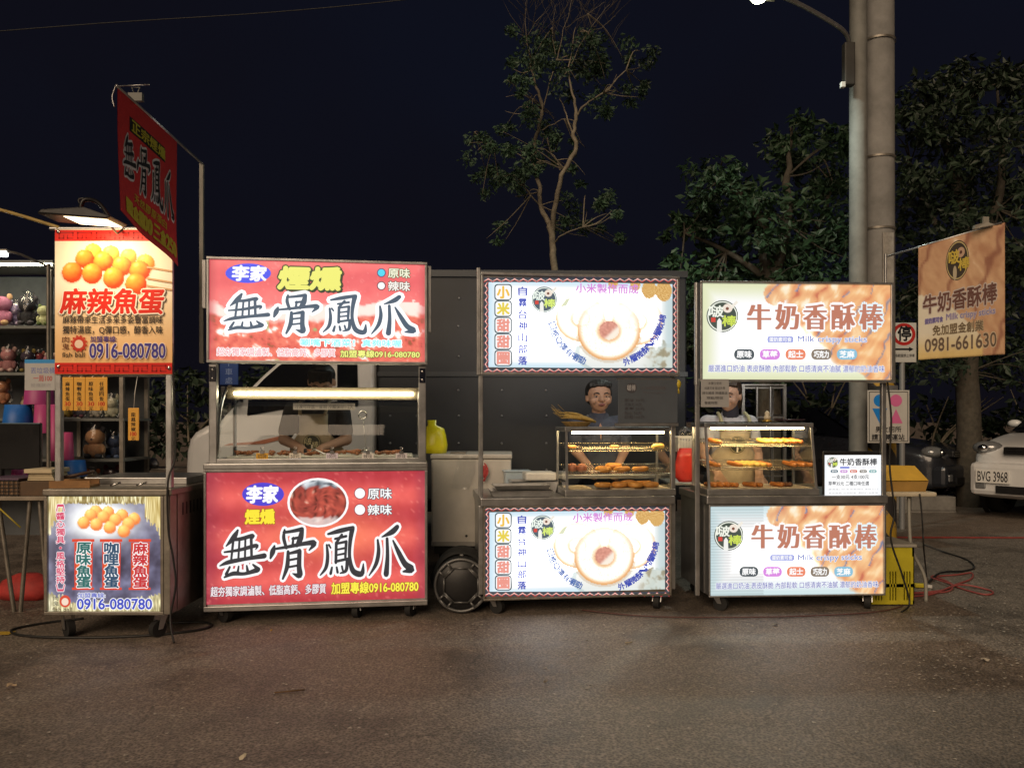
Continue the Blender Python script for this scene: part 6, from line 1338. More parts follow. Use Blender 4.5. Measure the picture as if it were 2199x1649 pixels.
# yellow crate under the table
cg = W(1912, HY, 4.98); x0c, x1c = W(1880, HY, 4.9).x, W(1972, HY, 4.9).x; z0c, z1c = .01, W(1940, 1178, 4.9).z
t = thing('yellow_crate', 'slotted yellow plastic crate on the ground under the folding table', 'crate', (x0c, 4.95, 0)); cw = x1c-x0c; CRM = mat('crate_yellow', (.50, .43, .02), .45, 0, .2, 8)
ww = .006
def slotted(nm, p, u, n, wd):
    """one crate wall as real bars round slots"""
    m = MB(); H = z1c-z0c
    def bar(a0, a1, h0, h1, th=ww):
        q = [p+u*a0, p+u*a1, p+u*a1+n*th, p+u*a0+n*th]; m.add([(v.x, v.y, z0c+h0) for v in q]+[(v.x, v.y, z0c+h1) for v in q], [(3, 2, 1, 0), (4, 5, 6, 7), (0, 1, 5, 4), (1, 2, 6, 5), (2, 3, 7, 6), (3, 0, 4, 7)])
    bar(0, wd, H*.84, H, ww*2.2); bar(0, wd, 0, H*.07, ww*1.5); bar(0, wd, H*.58, H*.84)
    ns_ = 3; xs = []
    for k in range(ns_): c0_ = wd*(k+.5)/ns_; xs += [(c0_-.022, c0_-.014), (c0_-.004, c0_+.004), (c0_+.014, c0_+.022)]     # narrow slots
    a = 0
    for s0, s1 in xs+[(wd, wd)]: bar(a, s0, H*.07, H*.58); a = s1
    bar(0, wd, H*.30, H*.36, ww*1.4)
    part(nm, m, CRM, t)
slotted('side_wall', Vector((0, 0, 0)), Vector((1, 0, 0)), Vector((0, 1, 0)), cw); slotted('side_wall', Vector((cw, 0, 0)), Vector((0, 1, 0)), Vector((-1, 0, 0)), .30); slotted('side_wall', Vector((0, .30, 0)), Vector((1, 0, 0)), Vector((0, -1, 0)), cw)
m = MB(); m.box(.006, cw-.006, .006, .294, z0c, z0c+.006); part('crate_floor', m, CRM, t)
m = MB(); m.box(0, cw+.015, -.01, .31, z1c+.001, z1c+.022); solo('crate_board', m, mat('grey_board', (.30, .28, .24), .6, 0, .2, 9), 'grey board lying across the top of the yellow crate', 'board', (x0c, 4.95, 0), bevel=.005)
# cables
def cable(label, pts, r, m_, k=7, name='power_cable'):
    mm = MB(); mm.tube(spline(pts, k), r, 6); return solo(name, mm, m_, label, 'cable')
def g_(px, py, z=.008): p = G(px, py); return Vector((p.x, p.y, z))
RED = mat('pink_red_cable', (.30, .07, .065), .5, 0, .2, 20)
cable('pink red extension cable looping over the road beside the crate', [g_(1890, 1276), g_(1960, 1275), g_(2020, 1270), g_(2050, 1258), g_(2085, 1245), g_(2086, 1232), g_(2055, 1236), g_(2010, 1240), g_(2030, 1252, .02), g_(2060, 1264), g_(2110, 1278), g_(2132, 1276), g_(2120, 1268), g_(2060, 1262, .022), g_(2000, 1278), g_(1930, 1285)], .0065, RED)
cable('second pink red cable running under the milk stick stall', [g_(1860, 1283), g_(1910, 1280), g_(1975, 1276), g_(2035, 1272), g_(2042, 1262, .024), g_(2000, 1246, .022), g_(2015, 1236)], .006, RED)
cable('black cable arching out past the table leg', [g_(1985, 1184, .06), g_(2030, 1188), g_(2075, 1203), g_(2092, 1220), g_(2070, 1228), g_(2020, 1238, .03), g_(1995, 1252)], .008, CABLE)
cable('thin black cable hanging from the table edge', [W(1975, 1060, 4.99), W(1980, 1110, 4.98), W(1984, 1180, 4.95), g_(1990, 1240)], .005, CABLE)
cable('black cable hanging down the end post of the milk stick stall', [f4.world(r4[2]+.03, .03, 1.44), f4.world(r4[2]+.05, .02, 1.2), f4.world(r4[2]+.04, .02, .9), f4.world(r4[2]+.06, .0, .62), f4.world(r4[2]+.03, -.01, .45), f4.world(r4[2]+.10, -.02, .22), f4.world(r4[2]+.14, -.03, .05), f4.world(r4[2]+.06, -.08, .008)], .006, CABLE)
cable('black cable coiled in front of the fish ball stall', [g_(180, 1330), g_(110, 1338), g_(50, 1348), g_(24, 1356), g_(40, 1366), g_(110, 1371), g_(220, 1371), g_(330, 1366), g_(420, 1356), g_(455, 1345), g_(430, 1338), g_(360, 1340)], .007, CABLE)
cable('thin reddish cable lying along the road under the two bright stalls', [g_(1250, 1312), g_(1380, 1325), g_(1520, 1328), g_(1700, 1326), g_(1860, 1318), g_(1930, 1306), g_(1940, 1290)], .004, mat('brown_cable', (.10, .04, .035), .6))
c = g_(1975, 1262, .016); m = MB(); m.M = Matrix.Translation(c) @ Matrix.Rotation(-.15, 4, 'Z'); m.box(-.035, .035, -.018, .018, -.012, .016); m.M = None; solo('cable_connector', m, mat('connector_yellow', (.55, .45, .02), .4), 'yellow cable connector lying by the crate', 'connector', bevel=.006)
c = g_(1990, 1263, .014); m = MB(); m.M = Matrix.Translation(c) @ Matrix.Rotation(-.15, 4, 'Z'); m.box(-.004, .034, -.014, .014, -.010, .012); m.M = None; solo('cable_plug', m, WHITE_PLASTIC, 'white plug joined to the yellow connector', 'plug', bevel=.004)
cable('yellow cable tail between the crate and the connector', [g_(1905, 1252), g_(1930, 1258), g_(1955, 1258), g_(1972, 1262, .014)], .005, mat('yellow_cable', (.45, .36, .02), .5))
# between the doughnut and milk-stick stalls
c = W(1474, 945, 5.4); t = thing('hanging_basket', 'white slotted plastic basket with bags hung behind the milk stick stall post', 'basket', (c.x, 5.4, c.z-.03))
m = MB(); 
for k in range(7): m.box(-.06+k*.02-.003, -.06+k*.02+.003, -.05, -.044, -.045, .05)
m.box(-.07, .07, -.053, -.041, .045, .06); m.box(-.068, .068, -.05, .05, -.052, -.045); m.box(-.068, -.062, -.05, .05, -.045, .05); m.box(.062, .068, -.05, .05, -.045, .05); m.box(-.07, .07, .044, .05, -.045, .06); part('basket', m, WHITE_PLASTIC, t)
m = MB(); m.ell((0, 0, .075), .06, .04, .05, 12, 8); m.v = [tuple(Vector(v)+Vector((0, 0, .02*nz(v[0]*30, v[1]*30, 1)))) for v in m.v]; part('bag_roll', m, PLASTIC_FILM, t)
m = MB(); secs = []
for k, (z_, rx_) in enumerate(((.0, .05), (-.06, .062), (-.14, .075), (-.2, .07), (-.235, .045))): secs.append([(rx_*(1+.16*nz(i*.8, k*.8, 5))*math.cos(2*PI*i/12), .03*(1+.3*nz(i, k, 2))*math.sin(2*PI*i/12), z_) for i in range(12)])
loft(m, secs); c2 = W(1473, 962, 5.36); solo('red_plastic_bag', m, mat('red_film', (.58, .04, .03), .3, 0, .2, 14, .5, 20), 'red plastic bag hanging under the white basket', 'bag', (c2.x-.005, 5.36, c2.z))
m = MB(); zt6 = W(1470, 1036, 5.5).z; t = thing('side_table', 'small white topped side table in the gap behind the two bright stalls', 'table', (W(1440, HY, 5.5).x, 5.5, 0)); m.box(0, .22, 0, .4, zt6-.02, zt6); part('table_top', m, WHITE_PLASTIC, t, .005)
for x_ in (.02, .2):
    for y_ in (.02, .38): m = MB(); m.cyl((x_, y_, 0), (x_, y_, zt6-.021), .01, 8); part('leg', m, STEEL_DARK, t)
# metal rack behind the milk stick stall
rk = W(1640, HY, 6.3); t = thing('metal_rack', 'open steel rack standing behind the woman at the milk stick stall', 'rack', (rk.x, 6.3, 0)); zr = W(1640, 828, 6.3).z; hw_ = .17
for x_ in (-hw_, hw_):
    for y_ in (0, .3): m = MB(); m.box(x_-.012, x_+.012, y_-.012, y_+.012, 0, zr); part('upright', m, STEEL, t)
for k in range(6):
    m = MB(); z_ = .25+k*.24; m.box(-hw_+.013, hw_-.013, -.006, .006, z_, z_+.012); part('crossbar', m, STEEL, t)
    for x_ in (-hw_-.001, hw_+.001): m = MB(); m.box(x_-.005, x_+.005, .0125, .287, z_+.02, z_+.03); part('side_runner', m, STEEL, t)
m = MB(); m.box(-hw_-.013, hw_+.013, -.013, .313, zr, zr+.012); part('top_plate', m, STEEL, t)
for k, x_ in enumerate((-.06, .05)): m = MB(); m.cyl((x_, -.02, zr-.45), (x_, -.02, zr-.01), .01, 8); part('hanging_bar', m, ALU, t)

# ================================================================ prize game stall at the far left
Y1 = 5.0
def bx3(px0, py0, px1, py1, Y, dep): a, b = W(px0, py0, Y), W(px1, py1, Y); return (a.x, b.x, Y, Y+dep, b.z, a.z)
zt7 = W(60, 1066, 4.75).z; x0 = W(-120, HY, 4.75).x; x1 = W(96, HY, 4.75).x
t = thing('trestle_table', 'low work table with splayed trestle legs beside the fish ball stall', 'table', (x0, 4.75, 0)); tw_ = x1-x0
m = MB(); m.box(0, tw_, 0, .42, zt7-.025, zt7); part('table_top', m, mat('worn_laminate', (.30, .25, .19), .5, 0, .3, 8), t, .004)
for xa, xb, y_ in ((.24, .15, .05), (.30, .40, .05), (.50, .44, .05), (.56, .66, .05), (.50, .44, .36), (.56, .66, .36)):
    m = MB(); m.cyl((min(xa, tw_-.03)*1.0, y_, zt7-.026), (min(xb, tw_-.01), y_, 0), .013, 8); part('leg', m, STEEL_DARK, t)
m = MB(); m.tube([W(0, 1092, 4.74), W(44, 1132, 4.73)], .005, 6); solo('yellow_rod', m, mat('rod_yellow', (.42, .33, .04), .5), 'thin yellow rod propped under the trestle table', 'rod')
cdb = bx3(38, 1034, 122, 1070, 4.78, .2); m = MB(); m.box(0, cdb[1]-cdb[0], 0, .22, 0, .09); solo('brown_box', m, mat('dark_card', (.11, .065, .035), .7, 0, .25, 14), 'dark brown cardboard box on the trestle table', 'box', (cdb[0], 4.78, zt7+.001), bevel=.004)
m = MB(); 
for k in range(5): m.box(.02+.002*k, .19-.004*k, .02, .19, .001+k*.0095, .0095+k*.0095)
m.box(.01, .185, .0, .2, .0485, .075); solo('napkin_stack', m, mat('napkin_cream', (.62, .52, .34), .75, 0, .12, 12), 'stack of cream napkins on the brown cardboard box', 'napkins', (cdb[0]+.02, 4.79, zt7+.0915), bevel=.004)
bk = MB(); wx = W(-60, HY, 4.74).x; t = thing('wire_basket', 'dark purple wire basket at the end of the trestle table', 'basket', (wx, 4.77, zt7+.001)); L_ = W(32, HY, 4.74).x-wx
for k in range(5): bk.box(0, L_, 0, .004, .005+k*.022, .009+k*.022); bk.box(L_-.004, L_, .0, .3, .005+k*.022, .009+k*.022)
for k in range(10): bk.box(L_*k/9-.002, L_*k/9+.002, -.003, 0, 0, .1)
part('wire_side', bk, BLACK_PLASTIC, t); m = MB(); m.box(.006, L_-.008, .008, .29, .001, .095); part('contents', m, mat('brown_packs', (.22, .13, .07), .7, 0, .6, 40), t); m = MB(); m.box(0, L_+.004, -.004, .3, .1, .108); part('lid', m, mat('purple_lid', (.12, .07, .12), .5), t)
# monitor
mo = W(40, 958, 4.95); t = thing('monitor', 'black flat monitor on a stand above the trestle table', 'monitor', (mo.x, 5.0, zt7)); q = bx3(-90, 908, 86, 1008, 5.0, .03)
m = MB(); m.box(q[0]-mo.x, q[1]-mo.x, 0, .03, q[4]-zt7, q[5]-zt7); sc_ = part('screen_panel', m, mat('dead_screen', (.006, .006, .007), .2, 0, .1, 8), t, .006)
m = MB(); m.box(q[0]-mo.x+.001, q[1]-mo.x-.001, -.002, .001, q[5]-zt7-.006, q[5]-zt7); part('bezel', m, mat('bezel_blue', (.10, .16, .20), .4), sc_)
m = MB(); m.cyl((q[0]/2+q[1]/2-mo.x, .02, .01), (q[0]/2+q[1]/2-mo.x, .02, q[4]-zt7+.02), .02, 10); m.box(q[0]/2+q[1]/2-mo.x-.1, q[0]/2+q[1]/2-mo.x+.1, -.05, .1, 0.001, .012); part('stand', m, BLACK_PLASTIC, t)
c = W(88, 1000, 4.9); m = MB(); m.lathe([(.001, 0), (.02, 0), (.021, .07), (.013, .085), (.007, .09), (.007, .11), (.001, .112)], 14); solo('spray_bottle', m, mat('lime_plastic', (.36, .50, .02), .3), 'small lime green bottle next to the monitor', 'bottle', (c.x, 4.95, zt7+.001))
# prize shelving behind: posts, shelves, strip light
SY = 5.6
sx0, sx1 = W(-140, HY, SY).x, W(268, HY, SY).x
t = thing('prize_shelves', 'tall metal prize shelves with strip light at the far left', 'shelves', (sx0, SY, 0)); SWd = sx1-sx0
zs_ = [W(0, y_, SY).z for y_ in (700, 800, 898, 985, 1058)]; ztp = W(0, 568, SY).z
for x_ in (.02, W(108, HY, SY).x-sx0, SWd-.02):
    for y_ in (.0, .38): m = MB(); m.box(x_-.014, x_+.014, y_-.014, y_+.014, 0, ztp if x_ < SWd-.3 else zs_[1]); part('upright', m, STEEL_DARK, t)
SHM = mat('shelf_grey', (.16, .17, .16), .5, .3, .2, 9)
for i, z_ in enumerate(zs_):
    m = MB(); m.box(.0 , SWd if i else W(120, HY, SY).x-sx0, -.012, .40, z_-.02, z_); part('shelf_board', m, SHM, t)
m = MB(); m.box(0, W(122, HY, SY).x-sx0, -.05, .4, ztp, ztp+.02); part('shelf_roof', m, SHM, t)
m = MB(); m.box(.1, W(116, HY, SY).x-sx0, -.045, -.02, ztp-.014, ztp-.001); part('strip_light', m, mat('strip_light_glow', (1, 1, 1), .3, emit=(1, .92, .66), estr=34), t)
m = MB(); m.box(.02, SWd-.02, .385, .397, .3, ztp-.02); part('back_panel', m, mat('shelf_back', (.10, .11, .12), .7, 0, .3, 6), t)
lt = W(2, 545, 5.2); t = thing('ceiling_lamp', 'short bright tube lamp on a bent arm above the prize shelves', 'lamp', (lt.x, 5.2, lt.z)); m = MB(); m.cyl((-.16, 0, 0), (.04, 0, -.006), .016, 12); part('light_tube', m, mat('white_tube_glow', (1, 1, 1), .3, emit=(.95, .98, 1), estr=9), t); m = MB(); m.box(-.17, .05, -.02, .02, .014, .026); part('fixture', m, WHITE_PLASTIC, t)
m = MB(); m.tube(spline([(.04, 0, .012), (.1, .05, .006), (.2, .25, -.05), W(104, 568, 5.58)-Vector((lt.x, 5.2, lt.z))], 5), .008, 6); part('bent_arm', m, STEEL_DARK, t)
# buckets (open-top plastic tubs the prize game uses)
def bucket(label, px0, py0, px1, py1, Y, col, flip=False):
    a, b = W(px0, py0, Y), W(px1, py1, Y); r = (b.x-a.x)/2; h = a.z-b.z; m = MB(); r0, r1 = (r, r*.84) if flip else (r*.84, r)
    if flip: m.lathe([(r0, 0), (r0*.99, .012), (r1, h-.002), (.001, h)], 24)
    else: m.lathe([(.001, .001), (r0, 0), (r1, h), (r1*.96, h), (r0*.96, .006), (.001, .006)], 24)
    solo('plastic_bucket', m, mat('bucket_'+col, col, .45, 0, .08, 6), label, 'bucket', ((a.x+b.x)/2, Y+r, b.z), group='game buckets at the prize shelves')
PK, BL = 'b8457f', '1f63b4'
bucket('upturned magenta bucket behind the white price card', 36, 806, 96, 868, 5.35, 'a8407e', True); bucket('pink bucket right of the monitor, behind the bent post', 62, 868, 100, 930, 5.32, PK, True); bucket('tall pink bucket between the monitor and the stall post', 100, 868, 122, 990, 5.36, PK, True); bucket('pink bucket standing on the blue bucket behind the price tags', 116, 928, 148, 988, 5.34, 'c24a7c', True); bucket('blue bucket under the pink bucket behind the fish ball counter', 118, 989, 170, 1024, 5.28, BL, True); bucket('blue bucket standing behind the black monitor', -10, 868, 50, 912, 5.3, BL, True); bucket('pink bucket under the monitor', 14, 1008, 48, 1034, 5.2, PK, True)
# plush toys in clear bags on the shelves: plain bears, rabbits and dolls
def plush(label, px, py, s, Y, col, col2, bag=True, ears=1):
    c = W(px, py, Y); t = thing('plush_toy', label, 'toy', (c.x, Y, c.z), group='plush prizes on the shelves'); M_ = mat('plush_'+col, col, .9, 0, .25, 40, .5, 120); N_ = mat('plush_'+col2, col2, .9, 0, .25, 40)
    m = MB(); m.ell((0, 0, s*.42), s*.42, s*.34, s*.44); m.ell((0, -.01, s*1.05), s*.46, s*.38, s*.40); part('body', m, M_, t)
    for e in (-1, 1):
        m = MB(); m.ell((e*s*.34, 0, s*1.42), s*.14, s*.10, s*(.18 if ears == 1 else .36)); part('ear', m, N_, t); m = MB(); m.ell((e*s*.17, -s*.36, s*1.10), s*.05, s*.03, s*.06, 8, 6); part('eye', m, BLACK_PLASTIC, t); m = MB(); m.ell((e*s*.40, -s*.12, s*.45), s*.14, s*.15, s*.24); part('arm', m, M_, t); m = MB(); m.ell((e*s*.26, -s*.26, s*.12), s*.17, s*.2, s*.13); part('foot', m, N_, t)
    m = MB(); m.ell((0, -s*.36, s*.96), s*.13, s*.07, s*.10, 10, 6); part('muzzle', m, N_, t)
    if bag:
        m = MB(); secs = []
        for k, (z_, r_) in enumerate(((0, .5), (.4, .56), (.9, .58), (1.4, .5), (1.65, .2), (1.8, .3))): secs.append([(s*r_*(1+.14*nz(i*1.3, k*1.7, px))*math.cos(2*PI*i/14), s*r_*.8*(1+.14*nz(i*1.1, k*1.9, px+5))*math.sin(2*PI*i/14), s*z_) for i in range(14)])
        loft(m, secs); part('clear_bag', m, PLASTIC_FILM, t)
z0_ = 700
plush('tall pink and cream doll roll on the top shelf', 6, 699, .15, 5.75, 'b0708c', 'c9a27a', False); plush('black bagged plush on the top shelf', 62, 699, .14, 5.75, '2a282c', '48444a'); plush('cream and green plush lying at the end of the top shelf', 96, 699, .10, 5.70, 'b8bc8c', '5a6a3a', False)
plush('pink flower plush on the second shelf', 20, 799, .12, 5.75, 'b07a7a', 'c8a8a0'); plush('dark floral plush in a bag on the second shelf', 62, 799, .11, 5.75, '3a2f3c', '8a7a40'); plush('small pink plush at the end of the second shelf', 108, 799, .09, 5.72, 'a8707c', 'c8b4a8')
plush('round tan plush on the third shelf above the blue bucket', 6, 868, .12, 5.70, 'b07a58', '9a6244', True); plush('white bagged rabbit plush behind the price tag row', 242, 896, .10, 5.72, 'b4b29a', '8e8c78', True, 2); plush('grey plush lying behind the orange tags', 172, 896, .09, 5.74, '7c7a86', '8a5a68')
plush('peach faced bagged doll with a small crown behind the fish ball stall', 206, 984, .15, 5.68, 'c79a72', '3a3a40', True); plush('bagged plush with orange patches under the peach doll', 200, 1057, .11, 5.68, 'a89a84', 'b4622a', True); plush('dark red bagged plush beside the orange patched one', 240, 1057, .13, 5.74, '3c2c32', '6a2430', True)
plush('lilac plush squeezed beside the black one on the top shelf', 36, 699, .11, 5.80, '8a7a9c', 'b0a0b8', True, 2); plush('mint plush at the back of the second shelf', 42, 799, .10, 5.84, '7c9c88', 'a8b89c', True); plush('red plush between the floral plush and the post', 84, 799, .10, 5.80, '8c3a40', 'b06a5a', True); plush('cream plush on the third shelf behind the magenta bucket', 60, 896, .10, 5.80, 'b8a88c', '9a7a5a', True); plush('yellow plush behind the first orange tag', 148, 896, .09, 5.78, 'b09a4a', '8a6a2a', True); plush('white bear plush between the grey plush and the rabbit', 208, 896, .09, 5.76, 'b8b4a8', '8c8478', True); plush('dark blue plush next to the peach doll', 246, 984, .12, 5.76, '2e3a56', '5a6a8a', True)
# white game price card clipped on the post
c0, c1 = W(53, 772, 4.9), W(118, 838, 4.9); t = solo('game_card', MB().box(c0.x, c1.x, 4.9, 4.904, c1.z, c0.z), mat('card_white', (.50, .50, .50), .5, 0, .06, 12), 'white card with a blue top edge pinned beside the cloth sign', 'card')
fk = Fr(53, 4.9, 118, 4.9); P = Print(fk, 0, t, PRINT_FLAT, PRINT_FLAT); P.warp = lambda u, z, y: (fk.o.x+u, fk.o.y+y, z)
P.shape([[(53, 772), (118, 772), (118, 780), (53, 780)]], '3f98dc'); P.text('丟垃圾桶', (66, 789, 118, 802), '8088c0', .01); P.text('一局100', (72, 806, 112, 819), 'c06a68', .02); P.text('投進就送', (66, 823, 110, 831), 'a8a8b0', .0)
m = MB(); pc = W(102, HY, 4.92); m.cyl((pc.x, 4.93, 0), (pc.x, 4.93, W(0, 566, 4.92).z), .012, 8); solo('bent_post', m, STEEL_DARK, 'rusty round post beside the cloth sign carrying the white card', 'post')
# things on the ground under the table and behind
c = W(40, 1235, 5.1); m = MB(); rr = random.Random(3); secs = []
for k, (z_, r_) in enumerate(((0, .16), (.05, .18), (.11, .14), (.16, .06))): secs.append([(r_*1.2*(1+.3*nz(i*.9, k, 4))*math.cos(2*PI*i/14), r_*.7*(1+.3*nz(i*.8, k, 7))*math.sin(2*PI*i/14), z_*(1+.3*nz(i, k, 2))) for i in range(14)])
gp = G(40, 1290); loft(m, secs); solo('red_cloth_bag', m, mat('red_cloth', (.42, .035, .03), .7, 0, .35, 12, .5, 40), 'crumpled red bag on the ground under the trestle table', 'bag', (gp.x, gp.y+.1, .002))
# dark stool/table behind the stall opening
zt8 = W(300, 1006, 6.0).z; c = W(312, HY, 6.0); t = thing('dark_stand', 'dark low table with a wire lamp guard behind the fish ball counter', 'table', (c.x, 6.0, 0)); m = MB(); m.box(-.17, .22, 0, .3, zt8-.015, zt8); part('table_top', m, STEEL_DARK, t, .003)
for x_ in (-.14, -.02, .19): m = MB(); m.box(x_-.012, x_+.012, .02, .05, 0, zt8-.016); part('leg', m, STEEL_DARK, t)
m = MB(); m.lathe([(.001, .0), (.045, .002), (.05, .03), (.03, .07), (.001, .08)], 14, (.0, .12, zt8)); part('lamp_guard', m, STEEL, t)
# wooden tray with a scoop on the fish ball counter
c = f1.at(160, 1020, .12); t = thing('wooden_tray', 'small wooden tray with dark scoops on the fish ball counter', 'tray', f1.world(c.x, .06, r1[3]+.0205), .15); m = MB(); m.box(-.10, .11, 0, .15, 0, .012); m.box(-.10, .11, 0, .010, .0125, .04); m.box(-.10, .11, .14, .15, .0125, .04); part('tray_board', m, mat('warm_wood', (.30, .15, .05), .6, 0, .35, 14), t)
m = MB(); m.tube([(-.07, .05, .05), (.10, .10, .085)], .010, 7); part('scoop_handle', m, mat('dark_wood', (.07, .035, .02), .5), t)
# litter on the road
def litter(name, label, px, py, s, col, kind='paper'):
    p = G(px, py); m = MB(); rr = random.Random(px); n = 9 if kind == 'paper' else 5
    if kind == 'stick': m.tube([(-s, -s*.28, .004), (s, s*.28, .005)], .0035, 5)
    else:
        pts = [(s*rr.uniform(.6, 1)*math.cos(2*PI*i/n), s*rr.uniform(.4, .9)*math.sin(2*PI*i/n), rr.uniform(.003, .018)) for i in range(n)]; c_ = (0, 0, rr.uniform(.006, .02)); k = len(pts)
        m.add(pts+[c_]+[(x, y, z+.0012) for x, y, z in pts]+[(0, 0, c_[2]+.0012)], [(i, (i+1) % k, k) for i in range(k)]+[(k+1+i, k+1+(i+1) % k, 2*k+1) for i in range(k)])
    solo(name, m, mat('litter_'+col, col, .8, 0, .15, 40), label, 'litter', (p.x, p.y, 0.001), group='litter on the road')
litter('paper_scrap', 'white crumpled paper scrap at the road edge below the parked cars', 2114, 1420, .028, 'b8b0a0'); litter('paper_scrap', 'torn cream paper scrap on the brown road near the fish ball stall', 24, 1476, .026, 'b8a488'); litter('paper_scrap', 'small white square of paper in the foreground road', 521, 1631, .016, 'c8bca4'); litter('straw_twig', 'thin twig lying on the road before the chicken feet stall', 622, 1486, .062, '6a5238', 'stick')
litter('leaf_scrap', 'curled pale leaf on the road before the milk stick stall', 1664, 1343, .022, '8a8478', 'leaf'); litter('leaf_scrap', 'small pale scrap on the road before the doughnut stall', 1172, 1469, .014, '8c8478', 'leaf'); litter('leaf_scrap', 'tiny white scrap on the road under the doughnut sign', 1262, 1380, .012, 'a09c94', 'leaf'); litter('leaf_scrap', 'tiny yellow scrap on the road before the chicken feet stall', 582, 1358, .011, 'a8863a', 'leaf'); litter('straw_twig', 'short straw on the road between the two bright stalls', 1350, 1381, .02, 'a89c84', 'stick')
# loose grit and fallen leaf bits, too many to count
m = MB(); rr = random.Random(77)
for _ in range(620):
    px_, py_ = rr.uniform(0, 2199), 1340+300*rr.random()**1.6
    if rr.random() < .5: px_ = rr.uniform(1850, 2199); py_ = rr.uniform(1200, 1480)
    p = G(px_, py_); s = rr.uniform(.003, .012); a = rr.uniform(0, 6.3)
    m.add([(p.x+s*math.cos(a+k*2.09), p.y+s*math.sin(a+k*2.09), .002+rr.uniform(0, .002)) for k in range(3)]+[(p.x, p.y, .005)], [(0, 1, 3), (1, 2, 3), (2, 0, 3)])
o = part('road_grit', m, mat('grit', (.46, .42, .36), .8, 0, .5, 30), None); o['kind'] = 'stuff'; o['label'] = 'pale grit and leaf bits scattered over the asphalt'; o['category'] = 'grit'
# ================================================================ people
SKIN = mat('skin', (.52, .30, .20), .5, 0, .08, 12, spec=.35); SKIN2 = mat('skin_pale', (.56, .34, .24), .5, 0, .08, 12, spec=.35)
HAIR = mat('black_hair', (.012, .010, .009), .45, 0, .4, 60, .6, 160); HAIRB = mat('brown_hair', (.035, .018, .010), .45, 0, .4, 60, .6, 160)
def remesh(o, v, sm=4):
    r = o.modifiers.new('join', 'REMESH'); r.mode = 'VOXEL'; r.voxel_size = v; r.use_smooth_shade = True
    s = o.modifiers.new('soft', 'SMOOTH'); s.factor = .5; s.iterations = sm
def hand(m, w, fdir, side, curl=.5):
    """palm and five fingers leaving wrist w along fdir; side = towards the thumb"""
    f = Vector(fdir).normalized(); s = Vector(side).normalized(); n = f.cross(s).normalized()
    if n.z > 0: n = -n
    c = Vector(w)+f*.045; 
    for k in range(4):
        b = c+f*.03+s*(.027-.018*k); m.cap(Vector(w)+s*(.018-.012*k), b, .013, .0105, 8)
        L = (.040, .046, .043, .034)[k]; p1 = b+(f+n*curl*.5).normalized()*L*.55; p2 = p1+(f*.6+n*curl*1.3).normalized()*L*.6; m.cap(b, p1, .0088, .008, 8); m.cap(p1, p2, .008, .0068, 8)
    t0 = Vector(w)+f*.02+s*.026; t1 = t0+(f*.7+s*.6+n*.2).normalized()*.036; t2 = t1+(f+n*.5).normalized()*.03; m.cap(t0, t1, .011, .0095, 8); m.cap(t1, t2, .0092, .0075, 8)
